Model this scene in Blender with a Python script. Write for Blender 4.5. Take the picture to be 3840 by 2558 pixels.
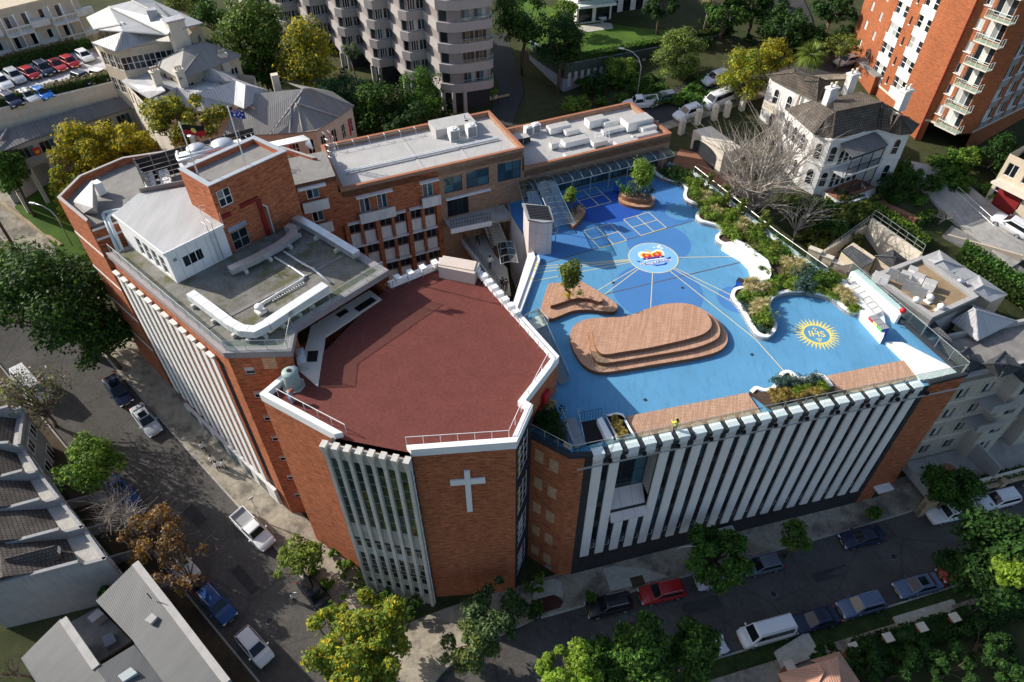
import bpy, bmesh, math, random
import numpy as np
from mathutils import Vector, Matrix
S = bpy.context.scene
for o in list(bpy.data.objects): bpy.data.objects.remove(o)
COL = S.collection
R = math.radians
CAMZ, PITCH, FPX = 66.0, R(44.2), 2560.0          # metres, downward pitch, focal length in 3840-px pixels
cam = bpy.data.cameras.new('camera'); cam.sensor_width = 36; cam.lens = 36 * FPX / 3840
cam.clip_start = 1; cam.clip_end = 6000
co = bpy.data.objects.new('camera', cam); COL.objects.link(co)
co.location = (0, 0, CAMZ); co.rotation_euler = (R(90) - PITCH, 0, 0); S.camera = co
SUN_EL, SUN_AZ = R(31), R(-20)                  # elevation; direction in which shadows fall
W = bpy.data.worlds.new('World'); S.world = W; W.use_nodes = True
nt = W.node_tree; bg = nt.nodes['Background']; sk = nt.nodes.new('ShaderNodeTexSky'); sk.sky_type = 'NISHITA'
sk.sun_disc = False; sk.sun_elevation = SUN_EL
sdir = Vector((-math.cos(SUN_AZ) * math.cos(SUN_EL), -math.sin(SUN_AZ) * math.cos(SUN_EL), math.sin(SUN_EL)))
sk.sun_rotation = math.atan2(sdir.x, sdir.y) % (2 * math.pi)
sk.air_density = 1.0; sk.dust_density = 2.0
nt.links.new(sk.outputs[0], bg.inputs[0]); bg.inputs[1].default_value = 0.12
sl = bpy.data.lights.new('sun', 'SUN'); sl.energy = 4.5; sl.angle = R(0.5); sl.color = (1, .94, .85)
so = bpy.data.objects.new('sun', sl); COL.objects.link(so); so.location = (-100, 60, 120)
so.rotation_euler = (-sdir).to_track_quat('-Z', 'Y').to_euler()
S.view_settings.view_transform = 'Standard'; S.view_settings.look = 'None'
S.view_settings.exposure = 0.42; S.view_settings.gamma = 1
S.render.resolution_x = 1024; S.render.resolution_y = 682
_c, _s = math.cos(PITCH), math.sin(PITCH)
def ray(x, y):
    u = (x - 1920) / FPX; v = (y - 1279) / FPX
    return Vector((u, _c - v * _s, -_s - v * _c))
def at(x, y, z):
    r = ray(x, y); t = (z - CAMZ) / r.z
    return Vector((r.x * t, r.y * t, z))
def at2(x, y, z): p = at(x, y, z); return (p.x, p.y)
def pix2(ox, oy): return lambda x, y: (ox + x / 2.45, oy + y / 2.45)
TC = [(1500,2450,0),(1900,2300,0),(2140,2163,.1),(2700,2050,.5),(3214,1880,.9),(3840,1750,1.6),(3840,2300,.9),(2700,2500,-.1),
      (1100,2500,.5),(1192,2030,1.4),(1086,1926,2.2),(878,1700,3.3),(649,1472,5),(500,1290,6.7),(300,1150,8),(60,900,11),(0,1500,7.3),
      (200,1800,4.2),(0,2500,1.8),(600,2300,1.3),(250,800,13),(170,640,15.5),(-300,1100,12),(-300,2000,5),
      (1300,450,17),(1856,363,18),(2100,360,17.5),(2280,450,18.2),(2570,430,19),(2750,330,20),(3100,300,20.5),(3200,150,21),(2300,50,23),
      (3040,720,17.5),(2900,480,18),(3300,900,14.5),(3600,700,16.5),(3780,860,15.5),(3840,1100,13),(3640,1000,14),(4200,900,15),(4200,1500,5),(4200,2200,1.2)]
TCW = [tuple(at(*c)) for c in TC] + [(-5,46,3),(-30,52,4.5),(15,45,2.5),(28,50,3.5),(-8,60,8),(8,62,8),(18,70,12),(-22,70,13),(48,50,3),(50,58,8),(-20,82,16),(0,90,17.5),
      (-60,95,16),(-75,100,17),(-50,110,18),(-80,130,21),(-40,150,22),(0,160,23),(60,150,23),(100,120,20),(110,60,13),(-150,100,18),(-120,20,5),(0,-60,-1),(100,0,0),(-100,-60,0),(150,200,24),(-150,250,26),(0,300,27)]
_P = np.array(TCW)
def _phi(d): d = np.maximum(d, 1e-6); return d * d * np.log(d)
def _fit(P, lam=40.):
    n = len(P); D = np.linalg.norm(P[:, None, :2] - P[None, :, :2], axis=2)
    A = np.zeros((n + 3, n + 3)); A[:n, :n] = _phi(D) + lam * np.eye(n); A[:n, n] = 1; A[:n, n+1:] = P[:, :2]; A[n:, :n] = A[:n, n:].T
    b = np.zeros(n + 3); b[:n] = P[:, 2]; return np.linalg.solve(A, b)
_w = _fit(_P)
GX = np.arange(-170, 171, 2.); GY = np.arange(-30, 331, 2.)
def _eval(X, Y):
    D = np.sqrt((X[..., None] - _P[:, 0]) ** 2 + (Y[..., None] - _P[:, 1]) ** 2)
    return _phi(D) @ _w[:-3] + _w[-3] + _w[-2] * X + _w[-1] * Y
_gx, _gy = np.meshgrid(GX, GY); GZ = np.clip(_eval(_gx, _gy), -3, 32)
def tz(x, y):
    fx = min(max((x - GX[0]) / 2, 0), len(GX) - 1.001); fy = min(max((y - GY[0]) / 2, 0), len(GY) - 1.001)
    i, j = int(fx), int(fy); a, b = fx - i, fy - j
    return float(GZ[j, i] * (1-a) * (1-b) + GZ[j, i+1] * a * (1-b) + GZ[j+1, i] * (1-a) * b + GZ[j+1, i+1] * a * b)
def atg(x, y):                                    # where a line of sight meets the ground
    r = ray(x, y); lo, hi = 20 / -r.z, (CAMZ + 3) / -r.z
    t = lo
    while t < hi:
        if CAMZ + r.z * t < tz(r.x * t, r.y * t): break
        t += .5
    for _ in range(8):
        p = CAMZ + r.z * t - tz(r.x * t, r.y * t); t += p / -r.z * .6
    return Vector((r.x * t, r.y * t, tz(r.x * t, r.y * t)))
MAT = {}
def _new(name):
    m = bpy.data.materials.new(name); m.use_nodes = True; MAT[name] = m
    nt = m.node_tree; nt.nodes['Principled BSDF'].inputs['Specular IOR Level'].default_value = .22; return m, nt, nt.nodes['Principled BSDF'], nt.nodes.new, nt.links.new
def _uv(nt, sx=1, sy=1, rot=0, src='UV'):
    tc = nt.nodes.new('ShaderNodeTexCoord'); mp = nt.nodes.new('ShaderNodeMapping')
    mp.inputs['Scale'].default_value = (sx, sy, 1 if src == 'UV' else sx); mp.inputs['Rotation'].default_value = (0, 0, rot)
    nt.links.new(tc.outputs[src], mp.inputs[0]); return mp.outputs[0]
def _noise(nt, vec, scale, detail=4, rough=.6):
    n = nt.nodes.new('ShaderNodeTexNoise'); n.inputs['Scale'].default_value = scale; n.inputs['Detail'].default_value = detail
    n.inputs['Roughness'].default_value = rough; nt.links.new(vec, n.inputs['Vector']); return n.outputs['Fac']
def _ramp(nt, fac, a, b, lo=.3, hi=.7):
    r = nt.nodes.new('ShaderNodeValToRGB'); e = r.color_ramp.elements
    e[0].position = lo; e[0].color = (*a, 1); e[1].position = hi; e[1].color = (*b, 1); nt.links.new(fac, r.inputs[0]); return r.outputs[0]
def _mix(nt, fac, a, b, mode='MIX'):
    m = nt.nodes.new('ShaderNodeMix'); m.data_type = 'RGBA'; m.blend_type = mode
    if isinstance(fac, (int, float)): m.inputs[0].default_value = fac
    else: nt.links.new(fac, m.inputs[0])
    for k, v in ((6, a), (7, b)):
        if isinstance(v, tuple): m.inputs[k].default_value = (*v, 1)
        else: nt.links.new(v, m.inputs[k])
    return m.outputs[2]
def _bump(nt, h, strength, dist=.02):
    b = nt.nodes.new('ShaderNodeBump'); b.inputs['Strength'].default_value = strength; b.inputs['Distance'].default_value = dist
    nt.links.new(h, b.inputs['Height']); return b.outputs[0]
def sc(c, k): return tuple(min(1, v * k) for v in c)
def plain(name, col, rough=.7, metal=0, var=.18, scale=.7, fine=.1, dirt=0):
    """painted or cast surface: broad uneven tone, fine grain, optional dark weather stains"""
    m, nt, b, N, L = _new(name); v = _uv(nt)
    n1 = _noise(nt, v, scale, 5); c = _ramp(nt, n1, sc(col, 1 - var), sc(col, 1 + var))
    n2 = _noise(nt, v, 9, 3); c = _mix(nt, fine, c, _ramp(nt, n2, (0, 0, 0), (1, 1, 1)), 'OVERLAY')
    if dirt:
        n3 = _noise(nt, _uv(nt, 1.3, .25), 1.6, 6, .7)
        c = _mix(nt, _ramp(nt, n3, (0, 0, 0), (dirt,) * 3, .5, .75), c, sc(col, .35))
    L(c, b.inputs['Base Color']); b.inputs['Roughness'].default_value = rough; b.inputs['Metallic'].default_value = metal
    if fine: L(_bump(nt, n2, .15), b.inputs['Normal'])
    return m
def brickm(name, a, c, mortar, w=.24, h=.086, streak=.35, ms=.012):
    m, nt, b, N, L = _new(name); v = _uv(nt)
    t = N('ShaderNodeTexBrick'); L(v, t.inputs['Vector']); t.inputs['Scale'].default_value = 1
    t.inputs['Brick Width'].default_value = w; t.inputs['Row Height'].default_value = h; t.inputs['Mortar Size'].default_value = ms
    t.inputs['Bias'].default_value = -.1
    for k, q in (('Color1', a), ('Color2', c), ('Mortar', mortar)): t.inputs[k].default_value = (*q, 1)
    n = _noise(nt, _uv(nt, .55, 3.2), 1.6, 6, .8); col = _mix(nt, _ramp(nt, n, (0, 0, 0), (streak,) * 3, .44, .62), t.outputs['Color'], sc(a, .3))
    n = _noise(nt, _uv(nt, .7, 3.4), 2.1, 5, .7); col = _mix(nt, _ramp(nt, n, (0, 0, 0), (.75,) * 3, .52, .68), col, sc(c, 1.5))
    n = _noise(nt, v, .18, 3); col = _mix(nt, .25, col, _ramp(nt, n, (.3, .3, .3), (.7, .7, .7)), 'OVERLAY')
    L(col, b.inputs['Base Color']); b.inputs['Roughness'].default_value = .85
    L(_bump(nt, t.outputs['Fac'], -.4), b.inputs['Normal']); return m
def corrm(name, col, pitch=.25, rough=.45, metal=.0, depth=.5, var=.15):
    """ribbed sheet metal; ribs run down the slope"""
    m, nt, b, N, L = _new(name); v = _uv(nt); wv = N('ShaderNodeTexWave'); L(v, wv.inputs[0]); wv.inputs['Scale'].default_value = .314 / pitch
    n1 = _noise(nt, _uv(nt, .8, .15), 1.2, 5); c = _ramp(nt, n1, sc(col, 1 - var), sc(col, 1 + var))
    c = _mix(nt, .18, c, _ramp(nt, wv.outputs['Fac'], (.25,) * 3, (.75,) * 3, 0, 1), 'OVERLAY')
    L(c, b.inputs['Base Color']); b.inputs['Roughness'].default_value = rough; b.inputs['Metallic'].default_value = metal
    L(_bump(nt, wv.outputs['Fac'], depth, .04), b.inputs['Normal']); return m
def tilem(name, a, c, w=.3, h=.34):
    m, nt, b, N, L = _new(name); v = _uv(nt); t = N('ShaderNodeTexBrick'); L(v, t.inputs['Vector']); t.inputs['Scale'].default_value = 1
    t.inputs['Brick Width'].default_value = w; t.inputs['Row Height'].default_value = h; t.inputs['Mortar Size'].default_value = .03
    for k, q in (('Color1', a), ('Color2', c), ('Mortar', sc(a, .3))): t.inputs[k].default_value = (*q, 1)
    n = _noise(nt, v, .7, 5); col = _mix(nt, .6, t.outputs['Color'], _ramp(nt, n, (.2,) * 3, (.8,) * 3), 'OVERLAY')
    L(col, b.inputs['Base Color']); b.inputs['Roughness'].default_value = .8
    L(_bump(nt, t.outputs['Fac'], -.8, .05), b.inputs['Normal']); return m
def glossm(name, col, rough=.08, var=0, metal=0, coat=0, spec=.5):
    m, nt, b, N, L = _new(name); b.inputs['Base Color'].default_value = (*col, 1); b.inputs['Roughness'].default_value = rough
    b.inputs['Metallic'].default_value = metal; b.inputs['Coat Weight'].default_value = coat; b.inputs['Specular IOR Level'].default_value = spec
    if var:
        g = N('ShaderNodeObjectInfo'); L(_ramp(nt, g.outputs['Random'], sc(col, 1 - var), sc(col, 1 + var * 2.5), 0, 1), b.inputs['Base Color'])
        L(_bump(nt, _noise(nt, _uv(nt), .9, 2), .12, .05), b.inputs['Normal'])
    return m
def clearm(name, tint, alpha=.35):
    m, nt, b, N, L = _new(name); o = nt.nodes['Material Output']; t = N('ShaderNodeBsdfTransparent'); t.inputs[0].default_value = (*tint, 1)
    g = N('ShaderNodeBsdfGlossy'); g.inputs['Roughness'].default_value = .04; f = N('ShaderNodeLayerWeight'); f.inputs[0].default_value = .5
    mr = N('ShaderNodeMapRange'); L(f.outputs['Facing'], mr.inputs[0]); mr.inputs[1].default_value = .3; mr.inputs[2].default_value = 1; mr.inputs[3].default_value = .05; mr.inputs[4].default_value = .45
    mx = N('ShaderNodeMixShader'); L(mr.outputs[0], mx.inputs[0]); L(t.outputs[0], mx.inputs[1]); L(g.outputs[0], mx.inputs[2]); L(mx.outputs[0], o.inputs[0]); return m
def leafm(name, a, c, tr=.3):
    m, nt, b, N, L = _new(name); o = nt.nodes['Material Output']; g = N('ShaderNodeNewGeometry')
    col = _ramp(nt, g.outputs['Random Per Island'], a, c, 0, 1)
    n = _noise(nt, _uv(nt, 1, 1, 0, 'Object'), .55, 3); col = _mix(nt, .55, col, _ramp(nt, n, (.15,) * 3, (.85,) * 3, .3, .7), 'OVERLAY')
    L(col, b.inputs['Base Color']); b.inputs['Roughness'].default_value = .65; b.inputs['Specular IOR Level'].default_value = .25
    t = N('ShaderNodeBsdfTranslucent'); L(col, t.inputs[0]); mx = N('ShaderNodeMixShader'); mx.inputs[0].default_value = tr
    L(b.outputs[0], mx.inputs[1]); L(t.outputs[0], mx.inputs[2]); L(mx.outputs[0], o.inputs[0]); return m
brickm('brick_red', (.44, .115, .042), (.58, .185, .075), (.36, .18, .12), streak=.85)
brickm('brick_brown', (.33, .175, .10), (.43, .24, .145), (.38, .3, .24), streak=.45)
brickm('brick_orange', (.29, .075, .028), (.37, .11, .042), (.4, .18, .09), streak=.45)
brickm('brick_dark', (.03, .03, .034), (.05, .05, .055), (.05, .05, .05), streak=.1)
brickm('brick_tan', (.62, .38, .23), (.70, .45, .28), (.35, .19, .11), w=.2, h=.2, streak=.1, ms=.03)
brickm('sandstone', (.42, .32, .2), (.5, .4, .27), (.3, .24, .17), w=.9, h=.4, streak=.3)
plain('white', (.82, .82, .82), .55, var=.04, fine=.05); plain('white_dirty', (.74, .73, .70), .7, var=.08, dirt=.5)
plain('fin_white', (.80, .79, .76), .6, var=.05, dirt=.15); plain('fin_pink', (.84, .79, .76), .6, var=.05, dirt=.1)
plain('concrete', (.40, .38, .35), .85, var=.2, dirt=.5); plain('concrete_light', (.56, .54, .49), .85, var=.12, dirt=.35)
plain('concrete_dark', (.22, .21, .2), .9, var=.25, dirt=.5); plain('membrane', (.44, .43, .42), .75, var=.08, dirt=.25)
plain('roof_grey', (.25, .24, .225), .85, var=.14, dirt=.4); plain('slab_edge', (.30, .265, .27), .7, var=.12)
plain('render_cream', (.66, .60, .50), .8, var=.07, dirt=.2); plain('render_white', (.74, .725, .70), .75, var=.05, dirt=.25)
plain('render_beige', (.55, .47, .36), .8, var=.08, dirt=.35); plain('render_stone', (.50, .46, .40), .8, var=.1, dirt=.3); plain('render_shaded', (.30, .30, .305), .8, var=.1, dirt=.35); plain('render_grey', (.40, .39, .375), .8, var=.1, dirt=.35)  # terrace houses' white render is greyed here: their shade put into the colour
plain('panel_pink', (.62, .55, .535), .5, var=.04); plain('panel_beige', (.62, .53, .46), .6, var=.04)
plain('panel_taupe', (.40, .37, .36), .6, var=.06, dirt=.1); plain('panel_taupe_dark', (.25, .225, .22), .6, var=.06)
plain('blue_grey', (.27, .32, .41), .8, var=.12, dirt=.3); plain('charcoal', (.035, .038, .045), .6, var=.15); plain('grey_mid', (.28, .29, .30), .6, var=.1)
plain('black', (.012, .012, .013), .6, var=.1); plain('red_paint', (.45, .02, .025), .45, var=.1); plain('dark_red', (.22, .02, .02), .5)
plain('blue_paint', (.02, .09, .45), .45); plain('yellow_paint', (.76, .65, .18), .6, var=.06); plain('green_paint', (.09, .42, .08), .5)
plain('cream_line', (.68, .60, .34), .7, var=.06); plain('line_white', (.72, .72, .70), .7, var=.15)
plain('deck_blue', (.105, .30, .50), .62, var=.09, scale=.22, fine=.08, dirt=.34); plain('deck_blue_mid', (.065, .20, .46), .62, var=.05, scale=.25, fine=.04)
plain('deck_blue_dark', (.02, .085, .38), .62, var=.06, scale=.3, fine=.04); plain('deck_blue_pale', (.22, .47, .78), .62, var=.04)
plain('joint', (.10, .085, .075), .8); plain('soil', (.075, .05, .035), .95, var=.3, fine=.4)
plain('gold', (.75, .52, .06), .6); plain('crown_red', (.62, .04, .04), .6); plain('ribbon', (.02, .05, .35), .6)
plain('skin', (.5, .3, .22), .6); plain('shirt_white', (.78, .78, .78), .8); plain('suit_dark', (.035, .035, .045), .8); plain('hair', (.02, .015, .012), .8)
plain('hivis', (.62, .72, .05), .7); plain('bark', (.13, .10, .075), .9, var=.3, fine=.4); plain('bark_pale', (.42, .37, .32), .9, var=.25, fine=.3)
plain('steel', (.55, .57, .58), .4, metal=.6, var=.06); plain('galv', (.62, .65, .67), .38, metal=.75, var=.12, scale=1.5); plain('duct_white', (.72, .73, .73), .5, metal=.1, var=.06, dirt=.1)
plain('pipe_blue', (.55, .62, .65), .45, metal=.2); plain('tile_terracotta', (.36, .15, .085), .8, var=.12)
plain('path_red', (.30, .14, .085), .9, var=.15); plain('tank_green', (.30, .38, .37), .5, var=.05)
corrm('metal_white', (.44, .44, .44), .2, .45, 0, .3); corrm('metal_roof_shaded', (.10, .105, .108), .16, .5, 0, .25); corrm('metal_grey', (.37, .38, .39), .28, .45, 0, .4); corrm('metal_light', (.44, .44, .455), .35, .45)  # lower left house roof: base colour lowered to carry shade and corner darkening
corrm('metal_dark', (.155, .155, .16), .4, .5); corrm('metal_taupe', (.27, .26, .245), .25, .5, 0, .3); corrm('tile_pink', (.48, .27, .19), .22, .8, 0, .6); corrm('screen_dark', (.03, .032, .036), .12, .5, 0, .8)
tilem('tile_brown', (.115, .095, .078), (.155, .13, .105)); tilem('tile_dark', (.085, .075, .068), (.12, .105, .092)); tilem('slate', (.07, .075, .085), (.1, .105, .115), .35, .3)
def plankm(name, a, c, along=0):
    m, nt, b, N, L = _new(name); v = _uv(nt, 1, 1, R(along)); t = N('ShaderNodeTexBrick'); L(v, t.inputs['Vector']); t.inputs['Scale'].default_value = 1
    t.inputs['Brick Width'].default_value = 2.2; t.inputs['Row Height'].default_value = .14; t.inputs['Mortar Size'].default_value = .012; t.inputs['Bias'].default_value = 0
    for k, q in (('Color1', a), ('Color2', c), ('Mortar', sc(a, .6))): t.inputs[k].default_value = (*q, 1)
    n = _noise(nt, _uv(nt, .6, 6, R(along)), 1.4, 5, .7); col = _mix(nt, .4, t.outputs['Color'], _ramp(nt, n, (.2,) * 3, (.85,) * 3), 'OVERLAY')
    L(col, b.inputs['Base Color']); b.inputs['Roughness'].default_value = .75; L(_bump(nt, t.outputs['Fac'], -.5), b.inputs['Normal']); return m
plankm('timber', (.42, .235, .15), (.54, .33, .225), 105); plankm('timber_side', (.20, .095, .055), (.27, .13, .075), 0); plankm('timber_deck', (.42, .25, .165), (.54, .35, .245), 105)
glossm('glass_dark', (.012, .016, .02), .06, .5, 0, 0, .35); glossm('glass_blue', (.03, .075, .10), .05, .4); glossm('glass_green', (.02, .035, .03), .08, .5); glossm('glass_pale', (.30, .33, .33), .12, .4)
glossm('glass_amber', (.32, .2, .03), .2, .3); clearm('glass_clear', (.86, .95, .93)); clearm('glass_canopy', (.72, .82, .82)); clearm('solar_glass', (.5, .6, .65))
glossm('curtain', (.42, .42, .40), .35, .35)
def groundm(name, a, c, rough=.9, s1=.15, s2=2.5, crack=0, leaf=None, stain=None, ov=.4):
    """ground cover: two scales of tone, optional joints / fallen leaves / stains"""
    m, nt, b, N, L = _new(name); v = _uv(nt, src='Object')
    col = _ramp(nt, _noise(nt, v, s1, 6, .65), a, c, .3, .7); n2 = _noise(nt, v, s2, 5, .7)
    col = _mix(nt, ov, col, _ramp(nt, n2, (.2,) * 3, (.8,) * 3), 'OVERLAY')
    if crack:
        t = N('ShaderNodeTexVoronoi'); t.feature = 'DISTANCE_TO_EDGE'; t.inputs['Scale'].default_value = crack; L(v, t.inputs['Vector'])
        col = _mix(nt, _ramp(nt, t.outputs['Distance'], (.35,) * 3, (0, 0, 0), 0, .02), col, sc(a, .4))
    if leaf: col = _mix(nt, _ramp(nt, _noise(nt, v, 14, 2), (0,) * 3, (1,) * 3, .66, .7), col, leaf)
    if stain: col = _mix(nt, _ramp(nt, _noise(nt, v, .4, 5, .7), (0,) * 3, (.8,) * 3, .48, .62), col, stain)
    L(col, b.inputs['Base Color']); b.inputs['Roughness'].default_value = rough; L(_bump(nt, n2, .3), b.inputs['Normal']); return m
groundm('asphalt', (.07, .066, .062), (.115, .108, .10), .85, .22, 3, .16, leaf=(.14, .11, .06)); groundm('asphalt_dark', (.04, .04, .042), (.06, .06, .06), .85)
groundm('footpath', (.29, .255, .20), (.42, .375, .295), .9, .3, 2, stain=(.13, .115, .095)); groundm('footpath_slab', (.42, .40, .34), (.52, .5, .43), .9, .3, 2)
groundm('earth', (.05, .04, .026), (.11, .085, .055), .95, .25, 1.5, leaf=(.16, .11, .04)); groundm('grass', (.045, .095, .012), (.085, .16, .02), .9, .3, 3)
groundm('terrain', (.03, .042, .014), (.07, .072, .03), .95, .12, .9); groundm('gravel_roof', (.13, .125, .115), (.25, .24, .215), .95, .45, 4, stain=(.10, .098, .03))
groundm('rubber_red', (.130, .038, .031), (.160, .047, .038), .85, .7, 3.5, ov=.34); groundm('carpark', (.46, .45, .47), (.56, .55, .57), .9, .2, 1.2, stain=(.36, .35, .36))
groundm('gravel_tan', (.24, .17, .10), (.36, .26, .16), .95, .5, 6); groundm('verge', (.02, .038, .01), (.05, .07, .02), .95, .5, 2); groundm('mulch', (.05, .02, .018), (.09, .035, .03), .95, .5, 5)
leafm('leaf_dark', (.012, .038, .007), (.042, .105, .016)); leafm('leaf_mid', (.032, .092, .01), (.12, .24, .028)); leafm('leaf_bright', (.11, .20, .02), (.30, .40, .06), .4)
leafm('leaf_yellow', (.36, .31, .012), (.62, .52, .035), .45); leafm('leaf_olive', (.075, .11, .016), (.21, .245, .04)); leafm('leaf_lime', (.13, .24, .02), (.30, .42, .05), .45)
leafm('leaf_autumn', (.15, .075, .025), (.40, .22, .03), .35); leafm('leaf_grey', (.065, .105, .04), (.19, .25, .11)); leafm('leaf_blue', (.03, .075, .06), (.09, .16, .13))
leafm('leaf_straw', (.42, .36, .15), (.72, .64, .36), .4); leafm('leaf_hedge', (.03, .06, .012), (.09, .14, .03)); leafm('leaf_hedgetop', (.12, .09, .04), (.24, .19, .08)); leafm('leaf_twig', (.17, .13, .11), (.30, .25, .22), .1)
leafm('leaf_bronze', (.24, .18, .04), (.52, .40, .11), .3)
ORG = {}
def link(o, parent=None):
    COL.objects.link(o)
    if parent is not None: o.parent = parent
    return o
def tag(o, label, cat, group=None):
    o['label'] = label; o['category'] = cat
    if group: o['group'] = group
    return o
def thing(name, label, cat, loc=(0, 0, 0), group=None, rz=0):
    o = bpy.data.objects.new(name, None); o.location = loc; o.rotation_euler = (0, 0, rz); o.empty_display_size = .3
    link(o); ORG[o.name] = Vector(loc); return tag(o, label, cat, group)
def structure(o): o['kind'] = 'structure'; return o
def stuff(o): o['kind'] = 'stuff'; return o
def autouv(me):
    uv = me.uv_layers.new(name='UVMap').data; vs = me.vertices
    for p in me.polygons:
        n = p.normal
        if abs(n.z) > .985: a, b = Vector((1, 0, 0)), Vector((0, 1, 0))
        else:
            a = Vector((-n.y, n.x, 0)).normalized(); b = n.cross(a)
        for li in p.loop_indices:
            q = vs[me.loops[li].vertex_index].co; uv[li].uv = (q.dot(a), q.dot(b))
class MB:
    def __init__(s): s.v = []; s.f = []; s.m = []
    def face(s, pts, mi=0):
        i = len(s.v); s.v += [tuple(p) for p in pts]; s.f.append(tuple(range(i, i + len(pts)))); s.m.append(mi); return s
    def hexa(s, b, t, mi=0):                       # bottom ring (ccw from above), top ring
        n = len(b); i = len(s.v); s.v += [tuple(p) for p in b] + [tuple(p) for p in t]
        s.f.append(tuple(i + n - 1 - k for k in range(n))); s.f.append(tuple(i + n + k for k in range(n)))
        for k in range(n): s.f.append((i + k, i + (k + 1) % n, i + n + (k + 1) % n, i + n + k))
        s.m += [mi] * (n + 2); return s
    def prism(s, poly, z0, z1, mi=0, top=None):
        a = sum(poly[i][0] * poly[(i+1) % len(poly)][1] - poly[(i+1) % len(poly)][0] * poly[i][1] for i in range(len(poly)))
        if a < 0: poly = poly[::-1]
        s.hexa([(p[0], p[1], z0) for p in poly], [(p[0], p[1], z1) for p in poly], mi)
        if top is not None: s.m[-len(poly) - 1] = top
        return s
    def box(s, c, size, rz=0, mi=0):
        x, y, z = size[0] / 2, size[1] / 2, size[2] / 2; ca, sa = math.cos(rz), math.sin(rz)
        q = [(c[0] + i * x * ca - j * y * sa, c[1] + i * x * sa + j * y * ca) for i, j in ((-1, -1), (1, -1), (1, 1), (-1, 1))]
        return s.hexa([(*p, c[2] - z) for p in q], [(*p, c[2] + z) for p in q], mi)
    def wbox(s, w, u0, u1, z0, z1, d0, d1, mi=0):  # box on a wall frame; d outward
        b = [w.p(u0, z0, d1), w.p(u1, z0, d1), w.p(u1, z0, d0), w.p(u0, z0, d0)]
        return s.hexa(b, [Vector((p.x, p.y, z1)) for p in b], mi)
    def tube(s, path, r, n=6, mi=0, r1=None, cap=True):
        path = [Vector(p) for p in path]; r1 = r if r1 is None else r1; rings = []
        for k, p in enumerate(path):
            d = (path[min(k + 1, len(path) - 1)] - path[max(k - 1, 0)]).normalized()
            a = d.cross(Vector((0, 0, 1))); a = Vector((1, 0, 0)) if a.length < 1e-3 else a.normalized(); b = d.cross(a)
            rr = r + (r1 - r) * k / max(1, len(path) - 1); i = len(s.v); rings.append(i)
            s.v += [tuple(p + (a * math.cos(2 * math.pi * j / n) + b * math.sin(2 * math.pi * j / n)) * rr) for j in range(n)]
        for k in range(len(path) - 1):
            i, j2 = rings[k], rings[k + 1]
            for j in range(n): s.f.append((i + j, i + (j + 1) % n, j2 + (j + 1) % n, j2 + j)); s.m.append(mi)
        if cap:
            s.f.append(tuple(rings[0] + n - 1 - j for j in range(n))); s.f.append(tuple(rings[-1] + j for j in range(n))); s.m += [mi, mi]
        return s
    def lathe(s, c, prof, n=12, mi=0):             # prof: (r, z) from bottom to top
        c = Vector(c); i = len(s.v)
        for r, z in prof: s.v += [(c.x + r * math.cos(2 * math.pi * j / n), c.y + r * math.sin(2 * math.pi * j / n), c.z + z) for j in range(n)]
        for k in range(len(prof) - 1):
            for j in range(n): s.f.append((i + k*n + j, i + k*n + (j+1) % n, i + (k+1)*n + (j+1) % n, i + (k+1)*n + j)); s.m.append(mi)
        k = len(prof) - 1; s.f.append(tuple(i + n - 1 - j for j in range(n))); s.f.append(tuple(i + k*n + j for j in range(n))); s.m += [mi, mi]; return s
    def build(s, name, mats, parent=None, smooth=False, local=False):
        mats = [mats] if isinstance(mats, str) else mats
        org = Vector((0, 0, 0))
        if parent is not None and not local: org = ORG.get(parent.name, Vector((0, 0, 0)))
        me = bpy.data.meshes.new(name); me.from_pydata([(x - org.x, y - org.y, z - org.z) for x, y, z in s.v], [], s.f); me.update()
        for m in mats: me.materials.append(MAT[m])
        me.polygons.foreach_set('material_index', s.m)
        if smooth: me.polygons.foreach_set('use_smooth', [True] * len(me.polygons))
        autouv(me); o = bpy.data.objects.new(name, me); link(o, parent); ORG[o.name] = org; return o
class WF:
    """vertical wall frame from A to B; outward is to the right of A->B"""
    def __init__(s, A, B):
        s.A = Vector((A[0], A[1], 0)); d = Vector((B[0] - A[0], B[1] - A[1], 0)); s.L = d.length; s.t = d / s.L; s.n = Vector((s.t.y, -s.t.x, 0))
    def p(s, u, z, d=0): q = s.A + s.t * u + s.n * d; return Vector((q.x, q.y, z))
    def uz(s, x, y):                               # wall coordinates of a line of sight
        r = ray(x, y); den = r.x * s.n.x + r.y * s.n.y; t = (s.A.x * s.n.x + s.A.y * s.n.y) / den
        p = Vector((r.x * t, r.y * t, 0)) - s.A; return p.dot(s.t), CAMZ + r.z * t
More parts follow.
